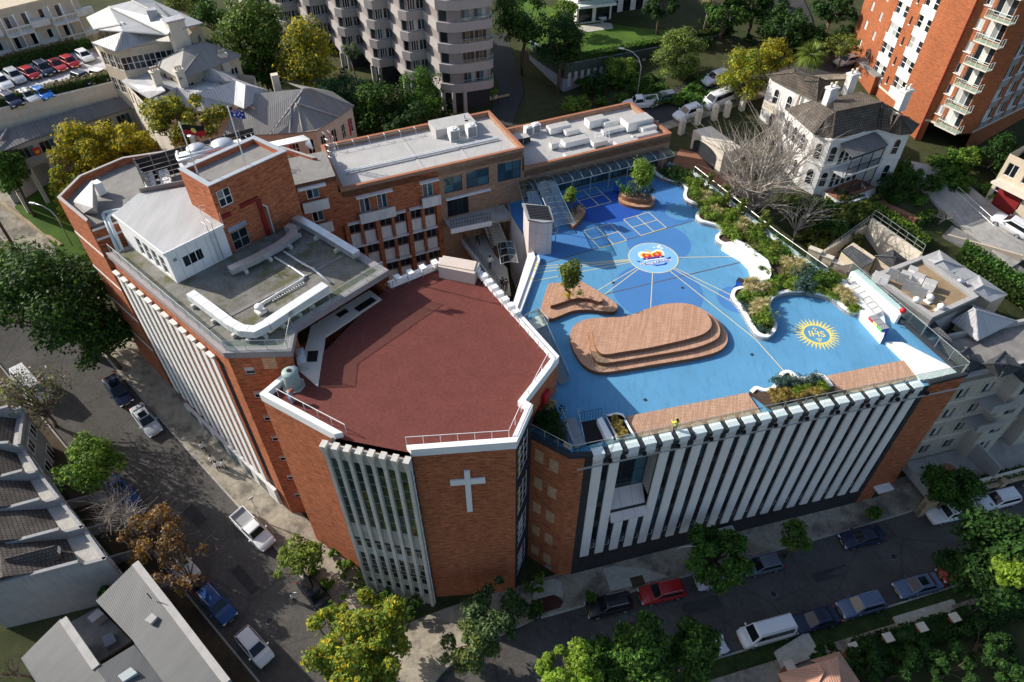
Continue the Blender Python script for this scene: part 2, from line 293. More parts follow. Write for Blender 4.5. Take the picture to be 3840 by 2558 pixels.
def wallmesh(mb, w, u0, u1, z0, z1, ops, rev=.15, mi=0):
    us = sorted({u0, u1, *[o[0] for o in ops], *[o[1] for o in ops]}); zs = sorted({z0, z1, *[o[2] for o in ops], *[o[3] for o in ops]})
    us = [u for u in us if u0 <= u <= u1]; zs = [z for z in zs if z0 <= z <= z1]
    for j in range(len(zs) - 1):
        run = None
        for i in range(len(us) - 1):
            cu, cz = (us[i] + us[i+1]) / 2, (zs[j] + zs[j+1]) / 2
            hole = any(o[0] < cu < o[1] and o[2] < cz < o[3] for o in ops)
            if not hole: run = us[i] if run is None else run
            if run is not None and (hole or i == len(us) - 2):
                e = us[i] if hole else us[i+1]; mb.face([w.p(run, zs[j]), w.p(e, zs[j]), w.p(e, zs[j+1]), w.p(run, zs[j+1])], mi); run = None
    for a, b, c, d in [o[:4] for o in ops]:
        mb.face([w.p(a, c), w.p(b, c), w.p(b, c, -rev), w.p(a, c, -rev)], mi); mb.face([w.p(a, d, -rev), w.p(b, d, -rev), w.p(b, d), w.p(a, d)], mi)
        mb.face([w.p(a, c), w.p(a, c, -rev), w.p(a, d, -rev), w.p(a, d)], mi); mb.face([w.p(b, c, -rev), w.p(b, c), w.p(b, d), w.p(b, d, -rev)], mi)
def window(parent, w, o, rec=.13, nx=2, nz=1, fr='white', gl='glass_dark', fw=.06, name='window', deep=.06):
    a, b, c, d = o[:4]; mb = MB(); W_ = (b - a - fw) / nx; H_ = (d - c - fw) / nz
    for i in range(nx + 1): mb.wbox(w, a + i * W_, a + i * W_ + fw, c, d, -rec - deep, -rec)
    for j in range(nz + 1):
        for i in range(nx): mb.wbox(w, a + i * W_ + fw, (a + (i + 1) * W_), c + j * H_, c + j * H_ + fw, -rec - deep, -rec - .004)
    f = mb.build(name, fr, parent)
    for i in range(nx):
        for j in range(nz):
            g = gl if isinstance(gl, str) else gl[(i + j * nx) % len(gl)]
            MB().wbox(w, a + i * W_ + fw, a + (i + 1) * W_, c + j * H_ + fw, c + (j + 1) * H_, -rec - .045, -rec - .02).build('pane', g, f)
    return f
def walls(parent, poly, z0, z1, mat, ops={}, name='wall', rev=.15):
    """outer walls of a footprint given clockwise-from-above so that outside is on the right of each edge reversed"""
    out = []
    for i in range(len(poly)):
        w = WF(poly[i], poly[(i + 1) % len(poly)]); mb = MB(); wallmesh(mb, w, 0, w.L, z0, z1, ops.get(i, []), rev); out.append((w, mb.build(name, mat, parent)))
    return out
def ccw(poly):
    a = sum(poly[i][0] * poly[(i+1) % len(poly)][1] - poly[(i+1) % len(poly)][0] * poly[i][1] for i in range(len(poly))); return poly if a > 0 else poly[::-1]
def inset(poly, d):
    poly = ccw(poly); n = len(poly); out = []
    for i in range(n):
        p0, p1, p2 = Vector(poly[i-1]), Vector(poly[i]), Vector(poly[(i+1) % n]); e0 = (p1 - p0).normalized(); e1 = (p2 - p1).normalized()
        n0 = Vector((-e0.y, e0.x)); n1 = Vector((-e1.y, e1.x)); m = (n0 + n1); k = max(.3, 1 + n0.dot(n1)); q = p1 + m * (d / k); out.append((q.x, q.y))
    return out
def ringmesh(mb, outer, inner, z0, z1, mi=0):      # coping or kerb between two outlines
    n = len(outer)
    for i in range(n):
        j = (i + 1) % n; a, b, c, d = outer[i], outer[j], inner[j], inner[i]
        mb.face([(*a, z1), (*b, z1), (*c, z1), (*d, z1)], mi); mb.face([(*a, z0), (*b, z0), (*b, z1), (*a, z1)], mi); mb.face([(*c, z0), (*d, z0), (*d, z1), (*c, z1)], mi)
        mb.face([(*b, z0), (*a, z0), (*d, z0), (*c, z0)], mi)
def smooth_line(pts, n=6, closed=False):           # Catmull-Rom through 2D points
    pts = [Vector(p) for p in pts]; out = []; m = len(pts); rng = range(m if closed else m - 1)
    for i in rng:
        p0 = pts[(i - 1) % m] if closed or i > 0 else pts[0]; p1 = pts[i]; p2 = pts[(i + 1) % m]; p3 = pts[(i + 2) % m] if closed or i + 2 < m else pts[-1]
        for k in range(n):
            t = k / n; out.append(tuple(.5 * ((2 * p1) + (p2 - p0) * t + (2 * p0 - 5 * p1 + 4 * p2 - p3) * t * t + (3 * p1 - p0 - 3 * p2 + p3) * t ** 3)))
    if not closed: out.append(tuple(pts[-1]))
    return out
def ribbon(mb, line, w0, w1, z0, z1, mi=0):        # raised strip between two offsets of a 2D line
    n = len(line); A = []; B = []
    for i in range(n):
        d = (Vector(line[min(i+1, n-1)]) - Vector(line[max(i-1, 0)])).normalized(); nn = Vector((-d.y, d.x)); p = Vector(line[i]); A.append(p + nn * w0); B.append(p + nn * w1)
    for i in range(n - 1):
        mb.hexa([(*A[i], z0), (*A[i+1], z0), (*B[i+1], z0), (*B[i], z0)], [(*A[i], z1), (*A[i+1], z1), (*B[i+1], z1), (*B[i], z1)], mi)
    return mb
def railing(name, label, pts, h=1.0, post=1.6, mat='steel', glass=None, r=.025, rails=1, parent=None, cat='railing'):
    """pts: 3D base points"""
    root = thing(name, label, cat, pts[0]) if parent is None else parent
    mb = MB(); up = Vector((0, 0, 1)); P = [Vector(p) for p in pts]
    for k in range(rails): mb.tube([p + up * h * (k + 1) / rails for p in P], r, 5)
    mb.build('handrail', mat, root)
    for a, b in zip(P[:-1], P[1:]):
        L = (b - a).length; n = max(1, round(L / post))
        for i in range(n + (1 if b is P[-1] else 0)):
            q = a + (b - a) * (i / n); MB().tube([q, q + up * h], r, 5).build('post', mat, root)
        if glass:
            for i in range(n):
                q0 = a + (b - a) * ((i + .04) / n); q1 = a + (b - a) * ((i + .96) / n); d = (b - a).normalized(); nn = Vector((-d.y, d.x, 0)) * .006
                MB().hexa([q0 - nn + up * .08, q1 - nn + up * .08, q1 + nn + up * .08, q0 + nn + up * .08], [q0 - nn + up * (h - .05), q1 - nn + up * (h - .05), q1 + nn + up * (h - .05), q0 + nn + up * (h - .05)]).build('glass_panel', glass, root)
    return root
def terrain():
    nx, ny = len(GX), len(GY); V = np.stack([_gx, _gy, GZ], 2).reshape(-1, 3); F = []
    for j in range(ny - 1):
        for i in range(nx - 1): a = j * nx + i; F.append((a, a + 1, a + nx + 1, a + nx))
    V = V.tolist(); b = len(V); far = 2500.
    ring = [0, nx - 1, nx * ny - 1, nx * (ny - 1)]; X0, X1, Y0, Y1 = GX[0], GX[-1], GY[0], GY[-1]
    border = list(range(nx)) + [j * nx + nx - 1 for j in range(1, ny)] + [(ny - 1) * nx + i for i in range(nx - 2, -1, -1)] + [j * nx for j in range(ny - 2, 0, -1)]
    for k in border:
        x, y, z = V[k]; cx, cy = (X0 + X1) / 2, (Y0 + Y1) / 2; s = far / max(abs(x - cx), abs(y - cy)); V.append([cx + (x - cx) * s, cy + (y - cy) * s, z])
    m = len(border)
    for k in range(m): F.append((border[k], b + k, b + (k + 1) % m, border[(k + 1) % m]))
    me = bpy.data.meshes.new('ground'); me.from_pydata(V, [], F); me.update(); me.materials.append(MAT['terrain'])
    me.polygons.foreach_set('use_smooth', [True] * len(me.polygons)); o = bpy.data.objects.new('ground', me); link(o); structure(o)
terrain()
def drape(name, mat, line, w0, w1, h=.06, step=1.0, nw=4, side=0, skirt=True):
    """strip of road or pavement following the land; line: world 2D points, offsets to the left of travel"""
    P = []
    for a, b in zip(line[:-1], line[1:]):
        a, b = Vector(a), Vector(b); n = max(1, int((b - a).length / step)); P += [a + (b - a) * (k / n) for k in range(n)]
    P.append(Vector(line[-1])); mb = MB(); rows = []
    for i, p in enumerate(P):
        d = (P[min(i+1, len(P)-1)] - P[max(i-1, 0)]).normalized(); nn = Vector((-d.y, d.x)); row = []
        zc = [tz(*(p + nn * (w0 + (w1 - w0) * k / nw))) for k in range(nw + 1)]
        for k in range(nw + 1):
            q = p + nn * (w0 + (w1 - w0) * k / nw); row.append(len(mb.v)); mb.v.append((q.x, q.y, max(zc[k], zc[k] * .5 + sum(zc) / len(zc) * .5) + h))
        if skirt:
            for k in (0, nw): x, y, z = mb.v[row[k]]; row.append(len(mb.v)); mb.v.append((x, y, z - .5))
        rows.append(row)
    for r0, r1 in zip(rows[:-1], rows[1:]):
        for k in range(nw): mb.f.append((r0[k + 1], r0[k], r1[k], r1[k + 1])[::-1]); mb.m.append(0)
        if skirt: mb.f.append((r0[0], r0[nw+1], r1[nw+1], r1[0])[::-1]); mb.f.append((r0[nw], r1[nw], r1[nw+2], r0[nw+2])[::-1]); mb.m += [0, 0]
    return structure(mb.build(name, mat))
RK = [(2.8, 29.1), (34.5, 37.9), (46, 41.2), (90, 53)]          # kerb on the school side of the right street
LK = [(-100, 104), (-48.1, 57.1), (-29.1, 40.0), (-16.9, 28.9), (-12.6, 25.2)]           # kerb on the school side of the left street
drape('road', 'asphalt', [(-106, 109), *LK[1:4], (-2, 15.5), (18, -2)], -9.3, 0, .05, nw=6)
drape('road', 'asphalt', [(-12, 24.6), *RK], -9.4, 0, .062, nw=6)
drape('footpath', 'footpath', LK, 0, 4.0, .2); drape('footpath', 'footpath', RK, 0, 3.6, .2)
drape('kerb', 'concrete', LK, -.16, 0, .21, nw=1); drape('kerb', 'concrete', RK, -.16, 0, .21, nw=1)
drape('footpath', 'earth', [(-70, 64), (-32.4, 31.0), (-23.6, 23.3), (-8, 10)], -2.6, 0, .17); drape('kerb', 'concrete', [(-70, 64), (-32.4, 31.0), (-23.6, 23.3), (-8, 10)], 0, .16, .19, nw=1)
RS = [(2, 20.2), (19, 25.0), (42.7, 31.4), (90, 44.4)]                       # kerb on the far side of the right street
drape('grass_verge', 'verge', RS, -1.5, 0, .17); drape('kerb', 'concrete', RS, 0, .16, .2, nw=1); drape('footpath', 'footpath', RS, -3.6, -1.5, .19)
corner = MB(); q = smooth_line([(-16.9, 28.9), (-14.6, 26.9), (-12.6, 25.2), (-10.4, 22.8), (-9.2, 21.3), (-8.1, 21.3), (-7.2, 22.8), (-6.1, 24.2), (-4.2, 25.5), (-1, 27.3), (2.8, 29.1)], 4) + [(1.5, 32.5), (-8, 31), (-14, 32)]
corner.prism(q, -1.5, .2); structure(corner.build('footpath_corner', 'footpath'))
ch = thing('chapel_building', 'octagonal red brick block with maroon roof terrace and a white cross', 'building', (-7, 41, 0))
CH = [(-20.3, 36.5), (-13.5, 32.4), (-13.75, 31.9), (-7.75, 30.5), (-7.63, 30.96), (.3, 31.7), (1.6, 35.3), (1.0, 35.8), (3.95, 40.75), (-2.9, 52.3), (-7.4, 53.8), (-11.9, 50.7), (-16.5, 41.5), (-18.3, 39.7)]
CW = []
for i in range(len(CH)):
    w = WF(CH[i], CH[(i + 1) % len(CH)]); CW.append(w)
    if i in (2, 5): continue
    mb = MB(); wallmesh(mb, w, 0, w.L, -2, 24.0, []); mb.build('wall', 'brick_red', ch)
MB().prism(inset(CH, .02), 23.5, 24.0).build('roof_terrace', 'rubber_red', ch)
ci = inset(CH, .42); cx = inset(CH, -.06)
for i in range(len(CH)):
    if i in (1, 2, 3, 11, 12): continue
    j = (i + 1) % len(CH); MB().hexa([(*cx[i], 23.75), (*cx[j], 23.75), (*ci[j], 23.75), (*ci[i], 23.75)], [(*cx[i], 24.6), (*cx[j], 24.6), (*ci[j], 24.6), (*ci[i], 24.6)]).build('coping', 'white', ch)
w = CW[4]; cr = MB(); cr.wbox(w, 3.87, 4.33, 15.7, 21.5, .05, .22); cr.wbox(w, 2.71, 3.87, 19.68, 20.36, .05, .2); cr.wbox(w, 4.33, 5.51, 19.68, 20.36, .05, .2); cr.build('cross', 'white', ch)
w = WF((-14.06, 31.65), (-7.54, 30.13)); Z0 = -.3
for z0_, z1_, d_ in ((22.7, 24.0, .06), (10.8, 13.1, -.02), (-1.5, 2.2, .0)): MB().wbox(w, -.1, w.L - .1, z0_, z1_, -.4, d_).build('spandrel', 'concrete', ch)
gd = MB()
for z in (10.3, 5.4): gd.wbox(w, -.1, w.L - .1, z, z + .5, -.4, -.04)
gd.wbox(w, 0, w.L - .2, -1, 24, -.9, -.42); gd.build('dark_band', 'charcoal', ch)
sp = (w.L + .05) / 7
for k in range(8):
    u = -.36 + k * sp * .985
    m = MB(); b = [w.p(u, Z0, .17), w.p(u + .29, Z0, .17), w.p(u + .29, Z0, -.1), w.p(u, Z0, -.1)]
    m.hexa(b, [Vector((p.x, p.y, 22.6)) for p in b]); t = [w.p(u - .06, 24.45, .42), w.p(u + .42, 24.45, .42), w.p(u + .42, 24.45, -.25), w.p(u - .06, 24.45, -.25)]
    m.hexa([w.p(u, 22.6, .17), w.p(u + .29, 22.6, .17), w.p(u + .29, 22.6, -.1), w.p(u, 22.6, -.1)], t); m.build('mullion', 'concrete_light', ch)
    if k < 7:
        a, b_ = u + .3, u + sp * .985 - .01
        window(ch, w, (a, b_, 13.12, 22.68), .02, 1, 7, 'concrete', 'glass_green', .04); window(ch, w, (a, b_, 5.92, 10.28), .04, 1, 4, 'white_dirty', ['glass_dark', 'glass_dark', 'glass_pale'], .05); window(ch, w, (a, b_, 2.22, 5.38), .04, 1, 3, 'white_dirty', ['glass_dark', 'glass_pale'], .05)
        MB().wbox(w, a + .08, b_ - .08, 10.95, 12.9, -.06, .01).build('spandrel_panel', 'concrete', ch)
w = WF((-7.54, 30.13), (-7.63, 30.96))
for k in range(12): window(ch, w, (.05, .8, .6 + k * 1.9, 2.4 + k * 1.9), -.02, 1, 2, 'white', ['glass_amber', 'glass_dark'] if k > 5 else ['glass_dark', 'glass_pale'], .09)
w = CW[5]; m = MB(); wallmesh(m, w, 0, w.L, -2, 24, [(.5, 3.3, z, z + 4.6) for z in (1.4, 7, 12.6, 18.2)], .2); m.build('wall', 'charcoal', ch)
for z in (1.4, 7, 12.6, 18.2): window(ch, w, (.5, 3.3, z, z + 4.6), .15, 3, 4, 'white', ['glass_amber', 'glass_dark', 'glass_dark'] if z > 12 else ['glass_dark', 'glass_pale', 'glass_dark'], .09)
LD = [at2(*p, 24.1) for p in [(1386, 1088), (1431, 1122), (1219, 1262), (1216, 1290), (1192, 1451), (1117, 1386), (1150, 1290), (1166, 1224)]]
MB().prism(LD, 23.9, 24.12, 0).build('landing', 'panel_beige', ch)
for qd in ([(1258, 1179), (1296, 1157), (1308, 1169), (1273, 1191)], [(1327, 1156), (1362, 1133), (1383, 1146), (1347, 1169)], [(1361, 1134), (1392, 1114), (1412, 1126), (1383, 1146)], [(1155, 1317), (1194, 1315), (1188, 1356), (1150, 1357)]):
    tag(MB().prism([at2(*p, 24.14) for p in qd], 24.124, 24.15).build('door_mat', 'black'), {1258: 'black door mat nearest the bend of the terrace landing', 1327: 'middle black door mat of the three along the landing', 1361: 'black door mat at the far end of the landing', 1155: 'black door mat beside the barbecue near the water tank'}[qd[0][0]], 'mat')
cb = MB()
for i in (9, 10):
    w = CW[i]; n = int(w.L / 1.1)
    for k in range(n): cb.wbox(w, .15 + k * w.L / n, .15 + k * w.L / n + .55, 24.55, 25.05, -.75, .0)
for k in range(7): cb.wbox(CW[8], 6.2 + k * 1.0, 6.75 + k * 1.0, 24.55, 24.95, -.75, .02)
cb.build('parapet_block', 'white', ch)
w = WF(at2(1645, 1005, 24.6), at2(1775, 1040, 24.6)); bb = MB(); b0 = [(*at2(*p, 24.2), 24.0) for p in [(1647, 1035), (1780, 1062), (1800, 1020), (1650, 1000)]]
bx = thing('plant_box', 'beige metal plant box on the far corner of the maroon terrace', 'plant box', b0[0]); bb.hexa(b0, [(p[0], p[1], 25.35) for p in b0]); bb.build('body', 'panel_beige', bx)
t0 = [(*at2(*p, 25.4), 25.36) for p in [(1646, 993), (1777, 1016), (1788, 982), (1662, 960)]]; MB().hexa(t0, [(p[0], p[1], 25.46) for p in t0]).build('lid', 'panel_beige', bx)
eb = thing('classroom_block', 'long classroom block with white fins and blue rooftop playground', 'building', (22, 45, 0))
RP = [(1.35, 35.5), (4.72, 33.25), (5.96, 33.32), (37.68, 41.33), (41.4, 42.4), (36, 57.3), (33.24, 57.1), (29.9, 64), (23.17, 78.6), (20.6, 80.9), (20.4, 80.3), (1.45, 72.35), (-.5, 71.4), (-.1, 68.4), (2.32, 61.3), (2.9, 59.1), (.85, 51.2), (4.4, 45.1), (3.3, 39.8)]
RWL = [WF(RP[i], RP[(i + 1) % len(RP)]) for i in range(len(RP))]
FW = RWL[2]; ZP = [(6.5, 8.9), (9.8, 12.2), (13.1, 15.5), (16.4, 18.8)]
PC = [1.16 + 1.508 * k for k in range(21)]
for i, w in enumerate(RWL):
    if i in (2, 10): continue
    mb = MB(); wallmesh(mb, w, 0, w.L, 0 if i < 6 else 5, 20.3, []); mb.build('wall', 'brick_red' if i in (0, 1, 3) else 'render_white', eb)
ops = []
for k in range(21):
    a, b_ = PC[k] + .5, (PC[k] + 1.0)
    if k == 20: b_ = a + .4
    for z0, z1 in ZP:
        if k in (1, 2, 3) and z1 > 10: continue
        ops.append((a, b_, z0, z1))
    ops.append((a, b_, 4.7, 5.8))
rec = (PC[1] + .48, PC[4] - .48, 10.9, 19.5)
mb = MB(); wallmesh(mb, FW, 0, FW.L, -1, 20.3, ops + [rec], .12); mb.build('wall', 'brick_dark', eb)
for o in ops: window(eb, FW, o, .1, 1, 2 if o[3] > 6 else 1, 'charcoal' if o[3] > 6 else 'white', 'glass_blue' if random.Random(int(o[0] * 91 + o[2] * 7)).random() < .35 else 'glass_dark', .05)
bw = MB(); a, b_, c, d = rec
bw.face([FW.p(b_, 12.3, -.05), FW.p(b_, 12.3, -1.6), FW.p(b_, d, -1.6), FW.p(b_, d, -.05)]); bw.face([FW.p(a, c, -1.6), FW.p(a, c, 0), FW.p(a, d, 0), FW.p(a, d, -1.6)]); bw.face([FW.p(a, d, -1.6), FW.p(b_, d, -1.6), FW.p(b_, d, 0), FW.p(a, d, 0)][::-1]); bw.build('bay_reveal', 'panel_taupe', eb)
window(eb, FW, (a, b_, 12.3, d), 1.45, 3, 3, 'charcoal', ['glass_dark', 'glass_dark', 'glass_blue'], .1)
for k in range(3):
    u0 = a + k * (b_ - a) / 3
    MB().face([FW.p(u0 + .01, c - .9, .62), FW.p(u0 + (b_ - a) / 3 - .01, c - .9, .62), FW.p(u0 + (b_ - a) / 3 - .01, 12.3, -1.5), FW.p(u0 + .01, 12.3, -1.5)]).build('bay_sill', 'panel_pink', eb)
sb = MB(); sb.wbox(FW, a, b_, c - 1.0, c - .92, -.02, .62); sb.build('bay_shelf', 'panel_pink', eb)
for k in range(21):
    top = 20.32 if k not in (2, 3) else 9.9
    f = MB().wbox(FW, PC[k] - .43, PC[k] + .43, 3.85, top, .0, .15).build('fin', 'fin_pink', eb)
    cpm = MB(); cpm.wbox(FW, PC[k] - .5, PC[k] + .5, 20.0 if k not in (2, 3) else 19.3, 20.62, -.55, .2); cpm.build('fin_cap', 'white', eb)
    if k < 20: MB().wbox(FW, PC[k] + .52, PC[k] + .99, 20.05, 20.5, -.5, .35).build('coping_block', 'charcoal', eb)
g = MB(); g.wbox(FW, -.8, FW.L + 3.6, 19.55, 19.68, .5, .6); g.build('facade_rail', 'steel', eb)
for k in range(11): MB().wbox(FW, 1.9 + k * 3.016, 2.2 + k * 3.016, 19.7, 20.0, .36, .6).build('floodlight', 'black', eb)
for i_, a_, b_2, h_ in ((3, -.1, .06, 20.6), (0, -.1, .02, 20.62), (1, 0, .62, 20.61), (4, -.05, 0, 20.605)): MB().wbox(RWL[i_], a_, RWL[i_].L + b_2, 20.3, h_, -.42, .07).build('coping', 'charcoal', eb)
w = RWL[0]
for z in (17.6, 13.6, 9.6, 5.6, 1.7): MB().wbox(w, .75, 1.6, z, z + 1.6, 0, .03).build('vent_panel', 'brick_tan', eb); MB().wbox(w, 2.2, 3.1, z - .2, z + 1.4, 0, .03).build('vent_panel', 'brick_tan', eb)
MB().wbox(w, 2.5, 3.2, .5, 1.2, 0, .04).build('meter_hatch', 'grey_mid', eb)
DP = inset(RP, .02); MB().prism(DP, 19.5, 20.0).build('playground_floor', 'deck_blue', eb)
def sheet(pts, z, mat, name='floor_marking', parent=eb, th=.003):
    return MB().prism(pts, z - th, z).build(name, mat, parent)
def circle(c, r, n=48): return [(c[0] + r * math.cos(2 * math.pi * k / n), c[1] + r * math.sin(2 * math.pi * k / n)) for k in range(n)]
def line2(a, b, wd): a, b = Vector(a), Vector(b); d = (b - a).normalized(); n = Vector((-d.y, d.x)) * wd / 2; return [tuple(a - n), tuple(b - n), tuple(b + n), tuple(a + n)]
J1 = [(2.85, 59.15), (21.6, 67.74)]
sheet([(2.9, 59.3), (21.4, 67.7), (23, 74), (22.6, 78.4), (20.4, 79.9), (1.5, 71.9), (-.2, 71.2), (.1, 68.4), (2.4, 61.3)], 20.004, 'deck_blue_mid')
cut = lambda P, a, b: P
sheet([p for p in circle((10.8, 73.5), 6.3) if p[0] * .407 - p[1] * .913 > -63.2 and p[1] < 76.2], 20.008, 'deck_blue_dark')
pz = pix2(1920, 640)
for c, rx, ry, m, z in (((1345, 660), 295, 150, 'deck_blue_mid', 20.008), ((1340, 1110), 410, 240, 'deck_blue_mid', 20.0085), ((2080, 1185), 190, 175, 'deck_blue_mid', 20.009), ((1540, 380), 130, 120, 'deck_blue', 20.0095)):
    P0 = at2(*pz(*c), 20); r = abs(at2(*pz(c[0] + rx, c[1]), 20)[0] - P0[0]); P = circle(P0, r)
    if c[1] < 700 and m == 'deck_blue_mid': P = [p for p in P if (p[0] - 2.85) * .416 - (p[1] - 59.15) * .909 > -.05]
    sheet(P, z, m)
sheet(line2(*J1, .12), 20.012, 'joint'); sheet(line2((9.56, 54.21), (27.4, 60.5), .12), 20.012, 'joint'); sheet(line2(at2(*pz(90, 1325), 20), at2(*pz(260, 1285), 20), .1), 20.012, 'joint')
CRC = Vector((15.62, 60.49)); CRR = 2.76
for e in ((2085, 790), (2005, 1140), (2010, 1200), (2250, 1560), (1272, 1285), (850, 1138), (780, 1105), (195, 1015), (225, 940), (230, 905), (235, 880)):
    q = Vector(at2(*pz(*e), 20)); d = (q - CRC).normalized(); sheet(line2(CRC + d * CRR, q, .085), 20.015 + e[0] * 1e-6, 'cream_line')
q = Vector(at2(2943, 1396, 20)); sheet(line2(Vector(at2(*pz(2240, 1552), 20)), q, .085), 20.0145, 'cream_line')
for cq in ([(540, 210), (770, 152), (912, 287), (680, 350)], [(1025, 450), (1255, 383), (1418, 525), (1185, 598)], [(655, 555), (900, 487), (1052, 640), (808, 712)]):
    Q = [Vector(at2(*pz(*p), 20)) for p in cq]; mid = lambda a, b: (a + b) / 2; k = 0
    for a, b_ in ((0, 1), (1, 2), (2, 3), (3, 0)): sheet(line2(Q[a], Q[b_], .09), 20.018 + k * .0006, 'cream_line', 'court_line'); k += 1
    sheet(line2(mid(Q[0], Q[1]), mid(Q[2], Q[3]), .09), 20.0212, 'cream_line', 'court_line'); sheet(line2(mid(Q[1], Q[2]), mid(Q[3], Q[0]), .09), 20.0222, 'cream_line', 'court_line')
def text(body, size, loc, rz, mat, parent, name, z, italic=0, warp=None):
    c = bpy.data.curves.new(name, 'FONT'); c.body = body; c.size = size; c.align_x = 'CENTER'; c.align_y = 'CENTER'; c.extrude = .002; c.shear = italic; c.offset = .012
    o = bpy.data.objects.new(name, c); COL.objects.link(o); bpy.context.view_layer.update()
    me = bpy.data.meshes.new_from_object(o.evaluated_get(bpy.context.evaluated_depsgraph_get())); bpy.data.objects.remove(o)
    org = ORG.get(parent.name, Vector((0, 0, 0))); ca, sa = math.cos(rz), math.sin(rz)
    for v in me.vertices:
        x, y = v.co.x, v.co.y + (warp(v.co.x) if warp else 0); v.co = (loc[0] + x * ca - y * sa - org.x, loc[1] + x * sa + y * ca - org.y, z + v.co.z - org.z)
    me.materials.clear(); me.materials.append(MAT[mat]); t = bpy.data.objects.new(name, me); link(t, parent); return t
EM = MB().prism(circle(CRC, CRR), 20.016, 20.024).build('emblem_disc', 'deck_blue_pale', eb)
rm = MB(); ringmesh(rm, circle(CRC, CRR), circle(CRC, CRR - .11), 20.02, 20.028); rm.build('emblem_ring', 'cream_line', EM); ORG[EM.name] = ORG[eb.name]
ea = R(12)
def el(pts): return [(CRC.x + x * math.cos(ea) - y * math.sin(ea), CRC.y + x * math.sin(ea) + y * math.cos(ea)) for x, y in pts]
def esheet(pts, z, mat, name): return sheet(el(pts), z, mat, name, EM, .004)
esheet([(-1.35, .1), (-1.5, .75), (-1.35, 1.2), (-.9, 1.35), (-.35, 1.15), (0, 1.0), (.35, 1.15), (.9, 1.35), (1.35, 1.2), (1.5, .75), (1.35, .1)], 20.030, 'white', 'crown_arch')
esheet([(-1.15, .1), (-1.3, .75), (-1.1, 1.05), (-.8, 1.1), (-.3, .85), (0, .8), (.3, .85), (.8, 1.1), (1.1, 1.05), (1.3, .75), (1.15, .1)], 20.036, 'gold', 'crown_trim')
esheet([(-1.02, .12), (-1.1, .72), (-.75, .92), (-.1, .62), (-.1, .12)], 20.042, 'crown_red', 'crown_cap'); esheet([(1.02, .12), (1.1, .72), (.75, .92), (.1, .62), (.1, .12)], 20.042, 'crown_red', 'crown_cap')
esheet([(-1.2, -.25), (1.2, -.25), (1.25, .12), (-1.25, .12)], 20.046, 'ribbon', 'crown_band'); esheet([(-1.2, -.42), (1.2, -.42), (1.2, -.25), (-1.2, -.25)], 20.046, 'white', 'crown_fur')
for x in (-.8, -.3, .3, .8): esheet(circle((x, -.07), .1, 8), 20.052, 'gold' if abs(x) > .5 else 'crown_red', 'jewel')
for x, y in ((-.6, .5), (.6, .5)): esheet([(x - .22, y - .05), (x + .22, y - .05), (x + .22, y + .05), (x - .22, y + .05)], 20.048, 'gold', 'crown_cross'); esheet([(x - .05, y - .24), (x + .05, y - .24), (x + .05, y + .24), (x - .05, y + .24)], 20.0485, 'gold', 'crown_cross')
esheet(circle((-.1, 1.15), .2, 12), 20.05, 'gold', 'orb'); esheet([(-.5, 1.7), (-.35, 1.62), (.0, 1.25), (-.12, 1.15)], 20.052, 'gold', 'orb_feather')
for x, y, r in ((1.25, 1.75, .2), (1.5, 1.45, .16), (1.45, 1.95, .14), (.75, 1.8, .1)): esheet(circle((x, y), r, 10), 20.03, 'white', 'star')
wv = lambda x: .10 * math.sin(x * 2.0)
for a, b_, c_, z, m in ((-1.85, 1.75, .42, 20.034, 'white'), (-1.82, 1.72, .36, 20.04, 'ribbon')):
    n = 16; up = [(a + (b_ - a) * k / n, -.85 + c_ / 2 + wv(a + (b_ - a) * k / n)) for k in range(n + 1)]; esheet([(x, y - c_) for x, y in up] + up[::-1], z, m, 'scroll')
esheet([(-.6, -1.15), (-.2, -1.5), (.9, -1.5), (1.25, -1.2), (1.0, -1.1), (.7, -1.3), (.0, -1.3)], 20.033, 'ribbon', 'scroll_tail'); esheet([(-1.85, -.5), (-2.05, -.1), (-1.55, -.35)], 20.033, 'ribbon', 'scroll_tail'); esheet([(1.7, -.65), (2.0, -.2), (1.3, -.4)], 20.033, 'ribbon', 'scroll_tail')
p0 = el([(-.05, -.85)])[0]; text('AD MAJORA NATUS', .40, p0, ea, 'white', EM, 'motto', 20.046, 0, wv)
SC = Vector((29.77, 48.27)); SE_ = sheet(circle(SC, 1.28), 20.006, 'deck_blue', 'sun_disc'); ORG[SE_.name] = ORG[eb.name]
rm = MB(); ringmesh(rm, circle(SC, 1.38), circle(SC, 1.22), 20.008, 20.014); rm.build('sun_ring', 'yellow_paint', SE_)
for k in range(32):
    a = 2 * math.pi * k / 32 + .05; d = Vector((math.cos(a), math.sin(a))); n = Vector((-d.y, d.x)); L = 2.32 if k % 2 == 0 else 2.2
    if k % 2 == 0: P = [SC + d * 1.38 - n * .12, SC + d * L, SC + d * 1.38 + n * .12]
    else:
        rr = [1.38 + (L - 1.38) * i / 5 for i in range(6)]; wob = [0, .07, -.05, .07, -.04, 0]; wd = [.11, .09, .08, .06, .04, .005]
        P = [SC + d * r + n * (o - h) for r, o, h in zip(rr, wob, wd)] + [SC + d * r + n * (o + h) for r, o, h in list(zip(rr, wob, wd))[::-1]]
    sheet([tuple(p) for p in P], 20.0105, 'yellow_paint', 'sun_ray', SE_)
text('IHS', 1.15, (SC.x, SC.y - .02), R(-4), 'yellow_paint', SE_, 'monogram', 20.014)
